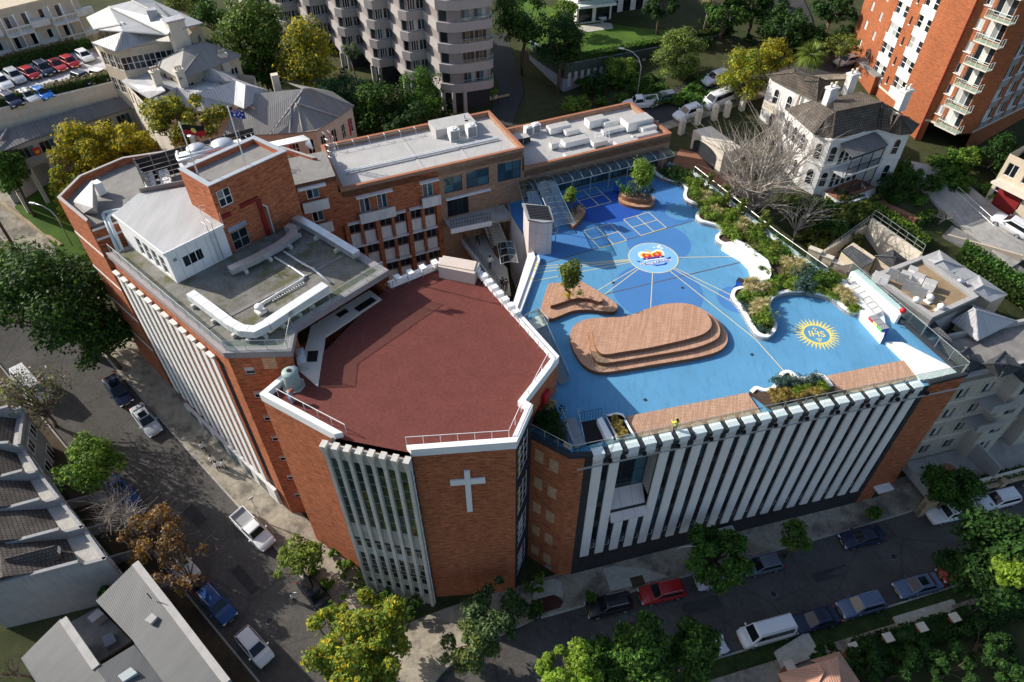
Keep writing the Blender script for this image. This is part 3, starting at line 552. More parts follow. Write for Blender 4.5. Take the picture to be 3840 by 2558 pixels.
for P in ([(-.05, .35), (.05, .35), (.05, .95), (-.05, .95)], [(-.24, .68), (.24, .68), (.24, .78), (-.24, .78)], [(-.05, -.55), (.05, -.55), (.02, -1.1), (-.02, -1.1)], [(-.3, -.6), (-.22, -.55), (.0, -1.05), (-.06, -1.08)], [(.3, -.6), (.22, -.55), (0, -1.05), (.06, -1.08)]):
    sheet([(SC.x + x, SC.y + y) for x, y in P], 20.0155, 'yellow_paint', 'monogram_cross', SE_)
wb = thing('west_school_building', 'red brick school block with slanting white fins and gravel roof', 'building', (-30, 52, 0))
WA, WB_, WC, WD, WE = (-23.4, 39.3), (-18.3, 39.9), (-18.6, 42.6), (-12.0, 50.0), (-21.9, 58.9)
WP1 = [(-38.5, 52.6), WA, WB_, WC, WD, WE, (-27, 63.5), (-33.5, 58)]
UP = [(-45.3, 58.7), (-40.5, 54.45), (-36.3, 57.7), (-30.6, 59.4), (-25.4, 62.2), (-21, 66.5), (-29, 71), (-42, 66.6), (-45.0, 62.8)]
FL = WF((-38.7, 52.5), (-23.6, 39.2))
zw = pix2(960, 1280)
for i in range(4):
    w = WF(WP1[i], WP1[i + 1]); ops = []
    if i == 1: ops = [(.9, 1.7, z, z + .95) for z in (23.6, 20.6, 17.4, 14.4, 11.3, 8.1, 4.9)]
    if i == 0:
        for k in range(12):
            for z in (21.2, 17.9, 14.6, 11.3, 8.0): ops.append((w.L - 2.8 - 1.53 * k - 1.05, w.L - 2.8 - 1.53 * k - .48, z, z + 1.9))
    mb = MB(); wallmesh(mb, w, 0, w.L, -1, 24.3 if i == 0 else 25.9 if i < 3 else 24.0, ops); mb.build('wall', 'brick_red', wb)
    if i == 0: mb = MB(); wallmesh(mb, w, 0, w.L, 24.3, 25.9, []); mb.build('wall', 'brick_red', wb)
    if i == 0:
        for k in range(13): u = w.L - 2.8 - 1.53 * k + .4; MB().wbox(w, u, min(u + .73, w.L - .6), 5.8, 24.2, .005, .02).build('dark_infill', 'charcoal', wb)
    for o in ops: window(wb, w, o, .12 if i else -.05, 1, 2, 'white' if i == 1 else 'charcoal', ['glass_dark', 'glass_pale'] if i == 1 else 'glass_dark', .06)
w = WF(WP1[1], WP1[2])
for z, u in ((24.2, 2.6), (21.4, 3.2)): MB().wbox(w, u, u + 1.1, z, z + 1.3, 0, .03).build('vent_panel', 'brick_tan', wb)
w = WF(WD, WE); mb = MB(); wallmesh(mb, w, 0, w.L, 5, 25.9, []); mb.build('wall', 'brick_red', wb)
for k in range(12):
    u = FL.L - (2.8 + 1.53 * k); MB().wbox(FL, u - .39, u + .39, 5.9 + .12 * k, 24.45, .0, .12).build('fin', 'fin_white', wb)
    MB().wbox(FL, u - .48, u + .48, 24.45, 24.6, -.1, .3).build('fin_cap', 'white_dirty', wb)
bs = MB(); bs.wbox(FL, 1.0, FL.L - 1.2, 3.0, 5.6, -.1, .22); bs.build('base_band', 'white_dirty', wb)
for k in range(6): MB().wbox(FL, 2 + k * 2.7, 3.6 + k * 2.7, 3.3, 5.2, .2, .25).build('base_window', 'glass_blue', wb)
SL = [at2(396, 948, 26.5), at2(836, 1325, 26.5), at2(1093, 1318, 26.5), at2(1111, 1228, 26.5), at2(1458, 1013.5, 26.5), (-21.6, 59.2), (-26.6, 63.2), (-33, 58.2)]
MB().prism(SL, 25.9, 26.3).build('roof_slab', 'slab_edge', wb)
SLi = inset(SL, .75)
for i in range(5):
    MB().hexa([(*SL[i], 26.3), (*SL[i+1], 26.3), (*SLi[i+1], 26.3), (*SLi[i], 26.3)], [(*SL[i], 26.52), (*SL[i+1], 26.52), (*SLi[i+1], 26.52), (*SLi[i], 26.52)]).build('roof_edge', 'slab_edge', wb)
MB().prism(SLi, 26.29, 26.36).build('gravel_roof', 'gravel_roof', wb)
def on(x, y, z): return at(x, y, z)
z21 = pix2(0, 640); z22 = pix2(960, 640); z12 = pix2(960, 0); z11 = pix2(0, 0); z13 = pix2(1920, 0); z14 = pix2(2880, 0); z24 = pix2(2880, 640); z23 = pz; z31 = pix2(0, 1280); z32 = zw; z33 = pix2(1920, 1280); z34 = pix2(2880, 1280); z41 = pix2(0, 1918); z42 = pix2(960, 1918); z43 = pix2(1920, 1918); z44 = pix2(2880, 1918)
a, b_ = at(*z21(1840, 1480), 26.37), at(*z22(830, 770), 26.37); MB().prism(line2(a.xy, b_.xy, .35), 26.36, 26.42).build('expansion_strip', 'concrete_dark', wb)
rp = [Vector((*p, 26.52)) for p in inset(SL, .35)]; railing('glass_railing', 'glass railing with steel posts around the gravel roof edge', rp[:5], 1.0, 2.0, 'steel', 'glass_clear', .03)
mb = MB(); n = len(UP)
for i in range(n):
    w = WF(UP[i], UP[(i + 1) % n]); mb = MB(); wallmesh(mb, w, 0, w.L, 0, 28.0, []); mb.build('wall', 'brick_red', wb)
    if i == 0 or i == n - 1:
        for z in (24.6, 20.2, 15.8, 11.4): MB().wbox(w, .0, w.L, z, z + .28, 0, .05).build('string_course', 'white_dirty', wb)
w = WF(UP[1], UP[2])
for z in (27.7, 26.6): MB().wbox(w, .1, min(w.L, 3.4), z, z + .22, 0, .05).build('string_course', 'white', wb)
upi = inset(UP, .3)
for i in (0, 5, 6, 7, 8):
    j = (i + 1) % n; MB().hexa([(*UP[i], 28), (*UP[j], 28), (*upi[j], 28), (*upi[i], 28)], [(*UP[i], 28.85), (*UP[j], 28.85), (*upi[j], 28.85), (*upi[i], 28.85)]).build('parapet', 'brick_red', wb)
    MB().hexa([(*UP[i], 28.85), (*UP[j], 28.85), (*upi[j], 28.85), (*upi[i], 28.85)], [(*UP[i], 28.92), (*UP[j], 28.92), (*upi[j], 28.92), (*upi[i], 28.92)]).build('coping', 'panel_taupe', wb)
MB().prism(upi, 27.6, 28.15).build('upper_roof', 'roof_grey', wb)
wr = thing('rooftop_room', 'white panelled rooftop room with ribbed pale metal roof', 'rooftop room', (-31, 52, 26.36))
RM = [(-30.5, 48.3), (-26.75, 52.6), (-29.9, 59.2), (-36.2, 57.4), (-37.4, 54.3)]
ZR = 29.7
for i in (0, 3, 4):
    w = WF(RM[i], RM[(i + 1) % 5]); ops = []
    if i == 0: ops = [(1.2, 3.2, 27.4, 28.6)]
    if i == 4: ops = [(w.L - 6.3 + k * 1.45, w.L - 5.3 + k * 1.45, 26.7, 28.7) for k in range(4)]
    mb = MB(); wallmesh(mb, w, 0, w.L, 26.3, ZR, ops, .1); mb.build('wall', 'white', wr)
    for o in ops: window(wr, w, o, .06, 3 if i == 0 else 1, 2 if i == 4 else 1, 'white', 'glass_dark', .07)
    if i == 0:
        for k in range(1, 6): MB().wbox(w, k * .95 - .012, k * .95 + .012, 26.4, ZR - .1, .0, .012).build('panel_joint', 'grey_mid', wr)
        MB().wbox(w, .45, .75, 28.6, 28.85, 0, .12).build('wall_vent', 'grey_mid', wr)
rf = MB(); ro = inset(RM, -.12); rf.hexa([(*p, ZR) for p in ro], [(*p, ZR + .12 + (.25 if k in (2, 3) else 0)) for k, p in enumerate(ro)]); rf.build('roof', 'metal_white', wr)
for i in (0, 4):
    j = (i + 1) % 5; w = WF(ro[i], ro[j]); MB().wbox(w, 0, w.L, ZR - .12, ZR + .16, -.05, .06).build('fascia', 'white', wr)
tw = thing('brick_tower', 'square red brick plant tower with door and white window on the roof', 'tower', (-26, 57, 26.36))
TP = [(-26.85, 52.8), (-21.45, 59.1), (-25.3, 62.0), (-30.5, 55.75)]
TW = [WF(TP[i], TP[(i + 1) % 4]) for i in range(4)]
def uzrect(w, zf, pts):
    q = [w.uz(*zf(*p)) for p in pts]; us = sorted(p[0] for p in q); zs = sorted(p[1] for p in q); h = len(q) // 2
    return (sum(us[:h]) / h, sum(us[h:]) / h, sum(zs[:h]) / h, sum(zs[h:]) / h)
o1 = uzrect(TW[0], z21, [(1985, 195), (2110, 145), (2030, 350), (2150, 295)]); o2 = uzrect(TW[0], z21, [(2130, 600), (2285, 545), (2160, 755), (2310, 690)]); o2 = (o2[0], o2[1], 26.38, 28.4)
for i in range(4):
    mb = MB(); ops = [o1, o2] if i == 0 else []; wallmesh(mb, TW[i], 0, TW[i].L, 25.5, 33.2, ops); mb.build('wall', 'brick_red', tw)
window(tw, TW[0], o1, .08, 2, 2, 'white', ['glass_dark', 'glass_dark', 'glass_pale'], .09); window(tw, TW[0], o2, .06, 2, 2, 'steel', 'glass_dark', .08, 'door')
MB().wbox(TW[0], o2[0] - .1, o2[1] + .1, 28.55, 29.05, 0, .06).build('louvre', 'blue_grey', tw)
ti = inset(TP, .45); tx = inset(TP, -.05)
for i in range(4):
    j = (i + 1) % 4; MB().hexa([(*TP[i], 33.2), (*TP[j], 33.2), (*ti[j], 33.2), (*ti[i], 33.2)], [(*TP[i], 33.7), (*TP[j], 33.7), (*ti[j], 33.7), (*ti[i], 33.7)]).build('parapet', 'brick_red', tw)
    MB().hexa([(*tx[i], 33.7), (*tx[j], 33.7), (*ti[j], 33.7), (*ti[i], 33.7)], [(*tx[i], 33.78), (*tx[j], 33.78), (*ti[j], 33.78), (*ti[i], 33.78)]).build('coping', 'steel', tw)
MB().prism(ti, 32.9, 33.25).build('tower_roof', 'roof_grey', tw)
rd = MB(); rd.wbox(TW[0], .1, 1.1, 30.2, 30.6, .02, .2); rd.wbox(TW[0], 3.9, 4.3, 26.4, 30.4, .02, .2); rd.wbox(TW[0], 2.2, 4.1, 30.4, 30.8, .02, .2); rd.build('red_flue', 'dark_red', tw)
MB().tube([TW[0].p(4.7, 26.4, .15), TW[0].p(4.7, 29.4, .15), TW[0].p(4.3, 29.8, .15)], .09, 6).build('vent_pipe', 'pipe_blue', tw)
nb = thing('north_school_building', 'brown and red brick school block with grey flat roofs behind the courtyard', 'building', (-2, 74, 12))
ang = R(24.5); A0 = (-18.25, 63.28); NW_ = WF(A0, (A0[0] + math.cos(ang) * 42.6, A0[1] + math.sin(ang) * 42.6))
def npt(u, d): p = NW_.p(u, 0, -d); return (p.x, p.y)
ops = [(1.7, 2.87, 23.43, 25.2), (3.7, 4.82, 23.45, 25.3), (8.97, 10.22, 23.5, 25.35)]; strips = []
for z in (21.1, 17.95, 14.8, 11.65):
    for c0 in (0.02, 3.62, 7.2):
        for k in range(2): strips.append((c0 + k * 1.66, c0 + k * 1.66 + 1.3, z, z + 1.25))
big = [(11.55, 13.76, 23.38, 25.4), (14.27, 17.1, 23.35, 25.55), (11.75, 14.4, 20.1, 22.5)]
mb = MB(); wallmesh(mb, NW_, -.4, 11.0, 6, 26.6, ops + strips, .14); mb.build('wall', 'brick_red', nb)
mb = MB(); wallmesh(mb, NW_, 11.0, 18.0, 6, 26.6, big, .14); wallmesh(mb, NW_, 18.0, 21.4, 6, 26.6, [(18.2, 21.2, 23.2, 25.6)], .14); wallmesh(mb, NW_, 21.4, 42.4, 6, 24.0, [], .14); mb.build('wall', 'brick_brown', nb)
for o in ops:
    window(nb, NW_, o, .08, 2, 1, 'white_dirty', ['glass_dark', 'glass_blue'], .08)
    g = MB(); 
    for i in range(4):
        for j in range(5): g.tube([NW_.p(o[0] + .1 + i * .11, o[2] + .2 + j * .3, -.05), NW_.p(o[0] + .2 + i * .11, o[2] + .45 + j * .3, -.05)], .012, 4)
    g.build('window_grille', 'white', nb)
for o in strips:
    window(nb, NW_, o, .08, 2, 1, 'grey_mid', ['glass_dark', 'glass_dark', 'glass_blue'], .05)
    MB().wbox(NW_, o[0], o[1], o[2] - 1.55, o[2] - .05, -.02, .05).build('spandrel_panel', 'white_dirty', nb)
for c0 in (.0, 3.6, 7.18):
    for z in (22.5, 19.35, 16.15, 13.0): MB().wbox(NW_, c0 - .05, c0 + 3.1, z, z + .16, 0, .4).build('window_ledge', 'white_dirty', nb)
for u in (-.4, 3.08, 6.72, 10.3): MB().wbox(NW_, u, u + .5, 6, 22.5, 0, .32).build('brick_pier', 'brick_red', nb)
for u in (1.33, 4.93, 8.53): MB().wbox(NW_, u, u + .34, 6, 22.5, 0, .28).build('brick_pier', 'brick_red', nb)
for a, b_, z in ((1.4, 5.5, 22.4), (8.66, 10.9, 22.5)):
    MB().wbox(NW_, a, b_, z, z + 1.22, .35, .55).build('balcony_panel', 'white_dirty', nb); MB().wbox(NW_, a, b_, z, z + .12, 0, .35).build('balcony_floor', 'concrete', nb); MB().wbox(NW_, a, b_, 25.55, 25.72, 0, .5).build('window_hood', 'white_dirty', nb)
for o in big: window(nb, NW_, o, .1, 2 if o[2] > 23 else 4, 2 if o[2] > 23 else 1, 'charcoal', 'glass_blue' if o[2] > 23 else 'glass_dark', .07)
window(nb, NW_, (18.2, 21.2, 23.2, 25.6), .1, 3, 2, 'charcoal', 'glass_blue', .07)
MB().wbox(NW_, 11.6, 17.2, 22.6, 22.75, 0, .35).build('door_hood', 'white', nb)
LBP = [(-23.4, 60.9), (-18.45, 63.2), (-20.6, 68.5), (-25.6, 66.2)]; LBW = WF(LBP[0], LBP[1])
lo = [uzrect(LBW, z22, [(455, 175), (570, 145), (475, 270), (590, 245)]), uzrect(LBW, z22, [(510, 385), (610, 365), (530, 480), (635, 455)])]
for i in range(4):
    w = WF(LBP[i], LBP[(i + 1) % 4]); mb = MB(); wallmesh(mb, w, 0, w.L, 10, 28.6, lo if i == 0 else []); mb.build('wall', 'brick_red', nb)
for o in lo:
    window(nb, LBW, o, .08, 2, 1, 'white_dirty', ['glass_dark', 'glass_blue'], .08); MB().wbox(LBW, o[0] - .7, o[1] + .7, o[2] - 1.25, o[2] - .05, .35, .55).build('balcony_panel', 'white_dirty', nb)
    MB().wbox(LBW, o[0] - .7, o[1] + .7, o[2] - 1.25, o[2] - 1.1, 0, .35).build('balcony_floor', 'concrete', nb)
MB().wbox(LBW, lo[0][0] - .8, lo[0][1] + .8, lo[0][3] + .15, lo[0][3] + .35, 0, .5).build('window_hood', 'white_dirty', nb)
MB().prism(LBP, 28.0, 28.62).build('bay_roof', 'roof_grey', nb)
BLP = [npt(.0, 0), npt(21.6, 0), npt(21.6, 10.3), npt(.3, 10.3)]; BRP = [npt(21.62, 0), npt(42.4, 0), npt(42.4, 9.9), npt(21.62, 9.9)]
def flat_roof(poly, z, h, wall_m, cop_m, roof_m, parent, cap=.35):
    i_ = inset(poly, cap); poly = ccw(poly); x_ = inset(poly, -.05)
    MB().prism(i_, z - .6, z).build('roof', roof_m, parent)
    for i in range(len(poly)):
        j = (i + 1) % len(poly)
        MB().hexa([(*poly[i], z - .6), (*poly[j], z - .6), (*i_[j], z - .6), (*i_[i], z - .6)], [(*poly[i], z + h), (*poly[j], z + h), (*i_[j], z + h), (*i_[i], z + h)]).build('parapet', wall_m, parent)
        MB().hexa([(*x_[i], z + h), (*x_[j], z + h), (*i_[j], z + h), (*i_[i], z + h)], [(*x_[i], z + h + .06), (*x_[j], z + h + .06), (*i_[j], z + h + .06), (*i_[i], z + h + .06)]).build('coping', cop_m, parent)
flat_roof(BLP, 26.4, .55, 'brick_brown', 'tile_terracotta', 'membrane', nb); flat_roof(BRP, 23.7, .6, 'brick_brown', 'tile_terracotta', 'membrane', nb)
for poly, z in ((BLP, 26), (BRP, 23.5)):
    for i in (1, 2, 3):
        w = WF(poly[i], poly[(i + 1) % 4]); mb = MB(); wallmesh(mb, w, 0, w.L, 8, z - .2, []); mb.build('wall', 'brick_brown', nb)
p = at(*z12(1420, 1175), 27.4); MB().hexa(*[[(*npt(u, d), zz_) for u, d in ((13.4, 7.2), (18.6, 7.2), (18.6, 9.9), (13.4, 9.9))] for zz_ in (26.4, 27.5)]).build('roof_hatch', 'membrane', nb)
MB().tube([(*npt(1.5, 3.8), 26.6), (*npt(20.0, 3.9), 26.6)], .12, 6).build('roof_pipe', 'duct_white', nb); MB().tube([(*npt(1.5, 4.2), 26.55), (*npt(20.0, 4.3), 26.55)], .1, 6).build('roof_pipe', 'duct_white', nb)
for k in range(6): MB().tube([(*npt(2.0 + k * 1.9, 9.8), 27.2), (*npt(2.0 + k * 1.9, 9.2), 27.2), (*npt(2.0 + k * 1.9, 8.9), 26.45)], .035, 5).build('roof_stay', 'steel', nb)
MB().tube([(*npt(1.6, 9.2), 27.2), (*npt(11.8, 9.2), 27.2)], .03, 5).build('roof_rail', 'steel', nb)
for u in (9.6, 15): MB().hexa(*[[(*npt(u + a, d), z) for a, d in ((0, .5), (.25, .5), (.25, 9), (0, 9))] for z in (26.41, 26.46)]).build('membrane_lap', 'membrane', nb)
cy = thing('courtyard_stairs', 'concrete stairs and walkways with white edges inside the sunken courtyard', 'staircase', (-6, 62, 8))
MB().prism([npt(-1, -.6), npt(17, -.6), (2.2, 61.5), (.9, 51.5), (-3, 52.6), (-7.4, 54), (-11.8, 50.9), (-20.5, 59)], 8.5, 9.0).build('courtyard_floor', 'concrete_dark', cy)
UPW = [npt(11.2, -.02), npt(18.9, -.02), npt(18.9, -3.0), npt(16.2, -2.6), npt(11.2, -2.2)]
MB().prism(UPW, 19.6, 20.0).build('upper_walkway', 'concrete', cy)
w = WF(npt(11.2, -2.2), npt(16.2, -2.6)); MB().wbox(w, 0, w.L, 19.4, 20.05, 0, .12).build('walkway_edge', 'white', cy)
LW = [at2(*z22(*p), 16.4) for p in [(1770, 480), (2010, 430), (2200, 780), (2310, 900), (2340, 1130), (2240, 1110), (1880, 620), (1780, 640)]]
MB().prism(LW, 16.0, 16.4).build('lower_walkway', 'concrete', cy)
for a, b_ in (((1780, 640), (1880, 615)), ((1880, 615), (2250, 1100))):
    w = WF(at2(*z22(*a), 16.4), at2(*z22(*b_), 16.4)); MB().wbox(w, 0, w.L, 15.8, 16.5, 0, .12).build('walkway_edge', 'white', cy)
sa, sb_ = at(*z22(2085, 300), 20.0), at(*z22(2235, 660), 16.5); sd = Vector((sb_.x - sa.x, sb_.y - sa.y, 0)); sn = sd.normalized(); sl_ = Vector((-sn.y, sn.x, 0)); N_ = 20
for k in range(N_):
    q = sa + sd * (k / N_); z = 20 - (k + 1) * 3.5 / N_; h = sd * (1 / N_)
    MB().hexa([q - sl_ * .85 + Vector((0, 0, z - .25 - q.z)), q - sl_ * .85 + h + Vector((0, 0, z - .25 - q.z)), q + sl_ * .85 + h + Vector((0, 0, z - .25 - q.z)), q + sl_ * .85 + Vector((0, 0, z - .25 - q.z))],
              [q - sl_ * .85 + Vector((0, 0, z - q.z)), q - sl_ * .85 + h + Vector((0, 0, z - q.z)), q + sl_ * .85 + h + Vector((0, 0, z - q.z)), q + sl_ * .85 + Vector((0, 0, z - q.z))]).build('stair_tread', 'concrete_light', cy)
for s in (-1, 1):
    a, b_ = sa + sl_ * .95 * s, sb_ + sl_ * .95 * s; nn = sl_ * .06
    MB().hexa([a - nn - Vector((0, 0, .5)), b_ - nn - Vector((0, 0, .5)), b_ + nn - Vector((0, 0, .5)), a + nn - Vector((0, 0, .5))], [a - nn + Vector((0, 0, .15)), b_ - nn + Vector((0, 0, .15)), b_ + nn + Vector((0, 0, .15)), a + nn + Vector((0, 0, .15))]).build('stringer', 'white', cy)
    railing('x', '', [a + Vector((0, 0, .1)), b_ + Vector((0, 0, .1))], 1.0, .5, 'charcoal', None, .025, 2, cy)
railing('x', '', [at(*z22(*p), 16.45) for p in ((1885, 600), (2060, 830), (2250, 1085))], 1.05, .4, 'charcoal', None, .022, 2, cy)
railing('x', '', [(*npt(11.3, -2.1), 20.02), (*npt(16.1, -2.5), 20.02)], 1.05, .35, 'charcoal', None, .022, 2, cy)
railing('x', '', [at(*z22(*p), 16.45) for p in ((2030, 450), (2200, 770))], 1.05, .4, 'charcoal', None, .022, 2, cy)
lt = thing('lift_tower', 'pale pink panelled lift tower with louvred roof beside the blue playground', 'lift tower', (2.8, 61.5, 20))
LP = [(1.7, 61.5), (3.3, 60.9), (4.45, 61.6), (4.2, 63.6), (2.2, 64.2), (1.1, 63.2)]
LP = [at2(*z23(*p), 20) for p in ((150, 748), (280, 775), (358, 765))]; LP = [LP[0], LP[1], LP[2], (LP[2][0] - .35, LP[2][1] + 2.7), (LP[0][0] - .55, LP[0][1] + 2.9)]
for i in range(5):
    w = WF(LP[i], LP[(i + 1) % 5]); mb = MB(); wallmesh(mb, w, 0, w.L, 16, 24.2, []); mb.build('wall', 'panel_pink', lt)
    if i < 2:
        for z in (21.4, 22.8): MB().wbox(w, 0, w.L, z, z + .02, 0, .008).build('panel_joint', 'grey_mid', lt)
        MB().wbox(w, w.L * .5 - .01, w.L * .5 + .01, 20, 24.2, 0, .009).build('panel_joint', 'grey_mid', lt)
lo_ = inset(LP, -.15); MB().prism(lo_, 24.2, 24.4).build('roof', 'grey_mid', lt)
w = WF(lo_[1], lo_[0])
for k in range(9): MB().hexa(*[[(lo_[0][0] + .2 + (lo_[2][0] - lo_[0][0] - .4) * t_ - .05 * k, lo_[0][1] + .15 + .31 * k + e + (lo_[2][1] - lo_[0][1]) * t_, z) for t_, e in ((0, 0), (1, 0), (1, .14), (0, .14))] for z in (24.4, 24.5)]).build('roof_louvre', 'charcoal', lt)
def canopy(name, label, a, b, wd, z, n, mats=('glass_canopy', 'steel'), legs=True, curve=.35, cross=2):
    """glass awning between a and b (2D centre line), n bays, glass panes as parts"""
    a, b = Vector(a), Vector(b); d = (b - a) / n; t = d.normalized(); nn = Vector((-t.y, t.x)); root = thing(name, label, 'canopy', (a.x, a.y, z)); fr = MB()
    for s in (-1, 1): fr.tube([(*(a + nn * wd / 2 * s), z - .06), (*(b + nn * wd / 2 * s), z - .06)], .05, 5)
    fr.build('edge_beam', mats[1], root); zc = lambda s: z + curve * (1 - s * s)
    for i in range(n + 1):
        MB().tube([(*(a + d * i + nn * wd / 2 * s), zc(s) - .05) for s in (-1, -.5, 0, .5, 1)], .035, 5).build('rib', mats[1], root)
    for i in range(n):
        for k in range(cross):
            s0, s1 = -1 + 2 * k / cross + .02, -1 + 2 * (k + 1) / cross - .02; p = a + d * (i + .03); q = a + d * (i + .97)
            P = [(*(p + nn * wd / 2 * s0), zc(s0)), (*(q + nn * wd / 2 * s0), zc(s0)), (*(q + nn * wd / 2 * s1), zc(s1)), (*(p + nn * wd / 2 * s1), zc(s1))]
            MB().hexa(P, [(x, y, zz_ + .02) for x, y, zz_ in P]).build('glass_pane', mats[0], root)
    if legs:
        for i in range(0, n + 1, 2): MB().tube([(*(a + d * i - nn * wd * .3), z - 3.0), (*(a + d * i - nn * wd * .3), z)], .06, 6).build('post', mats[1], root)
    return root
canopy('glass_canopy', 'glass roofed walkway canopy running from the brown block to the lift tower', at2(*z23(290, 60), 23.0), at2(*z23(490, 500), 23.0), 2.3, 23.0, 9, curve=.2)
canopy('glass_canopy', 'narrower glass canopy over the stair head left of the walkway', at2(*z23(130, 80), 22.6), at2(*z23(200, 340), 22.6), 2.0, 22.6, 5, curve=.1)
canopy('glass_canopy', 'small glass canopy over the foot of the courtyard stairs', at2(*z22(2290, 660), 19.5), at2(*z22(2330, 850), 19.5), 1.9, 19.5, 3, curve=.25)
canopy('glass_canopy', 'short rounded canopy fixed to the lift tower face', at2(*z23(270, 520), 22.6), at2(*z23(420, 545), 22.6), 1.0, 22.6, 3, curve=.1, legs=False)
canopy('glass_awning', 'long glass awning with round scalloped panes along the brown brick wall', npt(21.9, -1.3), npt(41.6, -1.3), 2.2, 22.6, 15, curve=.3)
gw_ = MB(); gw_.wbox(NW_, 22, 41, 20, 22.4, -.02, .06); gw_.build('glazed_front', 'charcoal', nb)
for k in range(12): window(nb, NW_, (22.2 + k * 1.5, 23.6 + k * 1.5, 20.05, 22.3), -.1, 2, 1, 'charcoal', 'glass_blue', .05)
def leafmesh(name, C, Rr, n, size, seed, mats, up=.35, flat=1.0, fill=.55):
    """n leaf-sized faces spread over clumps (centres C, radii Rr)"""
    rng = np.random.default_rng(seed); C = np.asarray(C, float); Rr = np.asarray(Rr, float); w = Rr ** 2; k = rng.choice(len(C), n, p=w / w.sum())
    d = rng.normal(size=(n, 3)); d /= np.linalg.norm(d, axis=1)[:, None]; d[:, 2] = np.where(d[:, 2] < -.35, -d[:, 2], d[:, 2])
    rad = Rr[k] * (fill + (1 - fill) * rng.random(n)) * (1 + .12 * rng.normal(size=n)); P = C[k] + d * rad[:, None] * np.array([1, 1, flat])
    nrm = d + rng.normal(size=(n, 3)) * .55 + np.array([0, 0, up]); nrm /= np.linalg.norm(nrm, axis=1)[:, None]
    a = np.cross(nrm, rng.normal(size=(n, 3))); a /= np.linalg.norm(a, axis=1)[:, None] + 1e-9; b = np.cross(nrm, a)
    s = (size * (.45 + 1.1 * rng.random(n) ** 1.5))[:, None]; a = a * s; b = b * s * .55
    V = np.stack([P - a, P - b, P + a, P + b], 1).reshape(-1, 3)
    return quadmesh(name, V, mats, rng.integers(0, len(mats), n) if len(mats) > 1 else None)
def quadmesh(name, V, mats, mi=None):
    n = len(V) // 4; me = bpy.data.meshes.new(name); me.vertices.add(4 * n); me.loops.add(4 * n); me.polygons.add(n)
    me.vertices.foreach_set('co', np.ascontiguousarray(V, np.float32).ravel()); me.loops.foreach_set('vertex_index', np.arange(4 * n, dtype=np.int32)); me.polygons.foreach_set('loop_start', np.arange(0, 4 * n, 4, dtype=np.int32))
    for m in mats: me.materials.append(MAT[m])
    if mi is not None: me.polygons.foreach_set('material_index', np.asarray(mi, np.int32))
    me.update(calc_edges=True); return me
def put(name, me, parent=None, loc=None):
    o = bpy.data.objects.new(name, me); link(o, parent)
    if loc is not None: o.location = loc
    return o
SEED = [11]
def tree(name, label, cx, cy, zc, rx, rz, leaf, n=2600, size=.3, trunk='bark', clumps=34, group=None, ground=None, ry=None, bare=0, cr=.36, cat='tree'):
    """crown centre (cx, cy) at height zc, radii rx, ry, rz; trunk and limbs grow from the ground to the clumps"""
    SEED[0] += 1; rng = random.Random(SEED[0]); g = tz(cx, cy) if ground is None else ground; ry = ry or rx
    root = thing(name, label, cat, (cx, cy, g), group); h = zc - g; C = []; rr = []
    while len(C) < clumps:
        x, y, z = rng.uniform(-1, 1), rng.uniform(-1, 1), rng.uniform(-.75, 1); q = x * x + y * y + z * z
        if q > 1 or q < .12 or (q < .4 and rng.random() < .6): continue
        k = rng.uniform(.8, 1.1) * (1 - cr * .45); C.append((x * rx * k, y * ry * k, h + z * rz * k)); rr.append(min(rx, rz, ry) * cr * rng.choice((.45, .7, .9, 1.1, 1.35)))
    t = MB(); r0 = max(.12, rx * .065); fork = max(.8, h - rz * .75); bend = [(0, 0, -.3), (rng.uniform(-.2, .2), rng.uniform(-.2, .2), fork * .5), (rng.uniform(-.4, .4), rng.uniform(-.4, .4), fork)]
    t.tube(bend, r0 * 1.25, 7, 0, r0 * .85); t.build('trunk', trunk, root, True, True)
    lm = MB(); f = Vector(bend[-1])
    for c in (C if bare else C[::3]):
        c = Vector(c); m = f + (c - f) * .5 + Vector((rng.uniform(-.3, .3) * rx * .4, rng.uniform(-.3, .3) * rx * .4, rng.uniform(0, .3) * rz * .4)); lm.tube([f, m, c], r0 * .5, 5, 0, r0 * .1, False)
        if bare:
            for _ in range(bare):
                e = c + Vector((rng.gauss(0, 1), rng.gauss(0, 1), abs(rng.gauss(.3, .8)))) * rx * .3; mm = m + (c - m) * rng.random(); lm.tube([mm, (mm + e) / 2 + Vector((rng.gauss(0, .2), rng.gauss(0, .2), .15)), e], r0 * .1, 3, 0, .008, False)
    lm.build('limbs', trunk, root, True, True)
    if n: put('crown', leafmesh('crown', C, rr, n, size, SEED[0], leaf if isinstance(leaf, list) else [leaf]), root)
    return root
def ptree(name, label, px, py, zc, wpx, hpx, leaf, **k):
    """tree whose crown centre is seen at a pixel and stands at height zc; width and height in pixels"""
    p = at(px, py, zc); dist = (p - Vector((0, 0, CAMZ))).length * math.cos(math.atan2(math.hypot(px - 1920, py - 1279), FPX)); rx = wpx / 2 * dist / FPX
    el_ = math.atan2(CAMZ - zc, math.hypot(p.x, p.y)); hh = hpx / 2 * dist / FPX; rz2 = (hh ** 2 - (rx * math.sin(el_)) ** 2) / max(.05, math.cos(el_) ** 2)
    rz = math.sqrt(max(rz2, (rx * .55) ** 2)); return tree(name, label, p.x, p.y, zc, rx, min(rz, rx * 1.6), leaf, **k)
SHRUB = {}
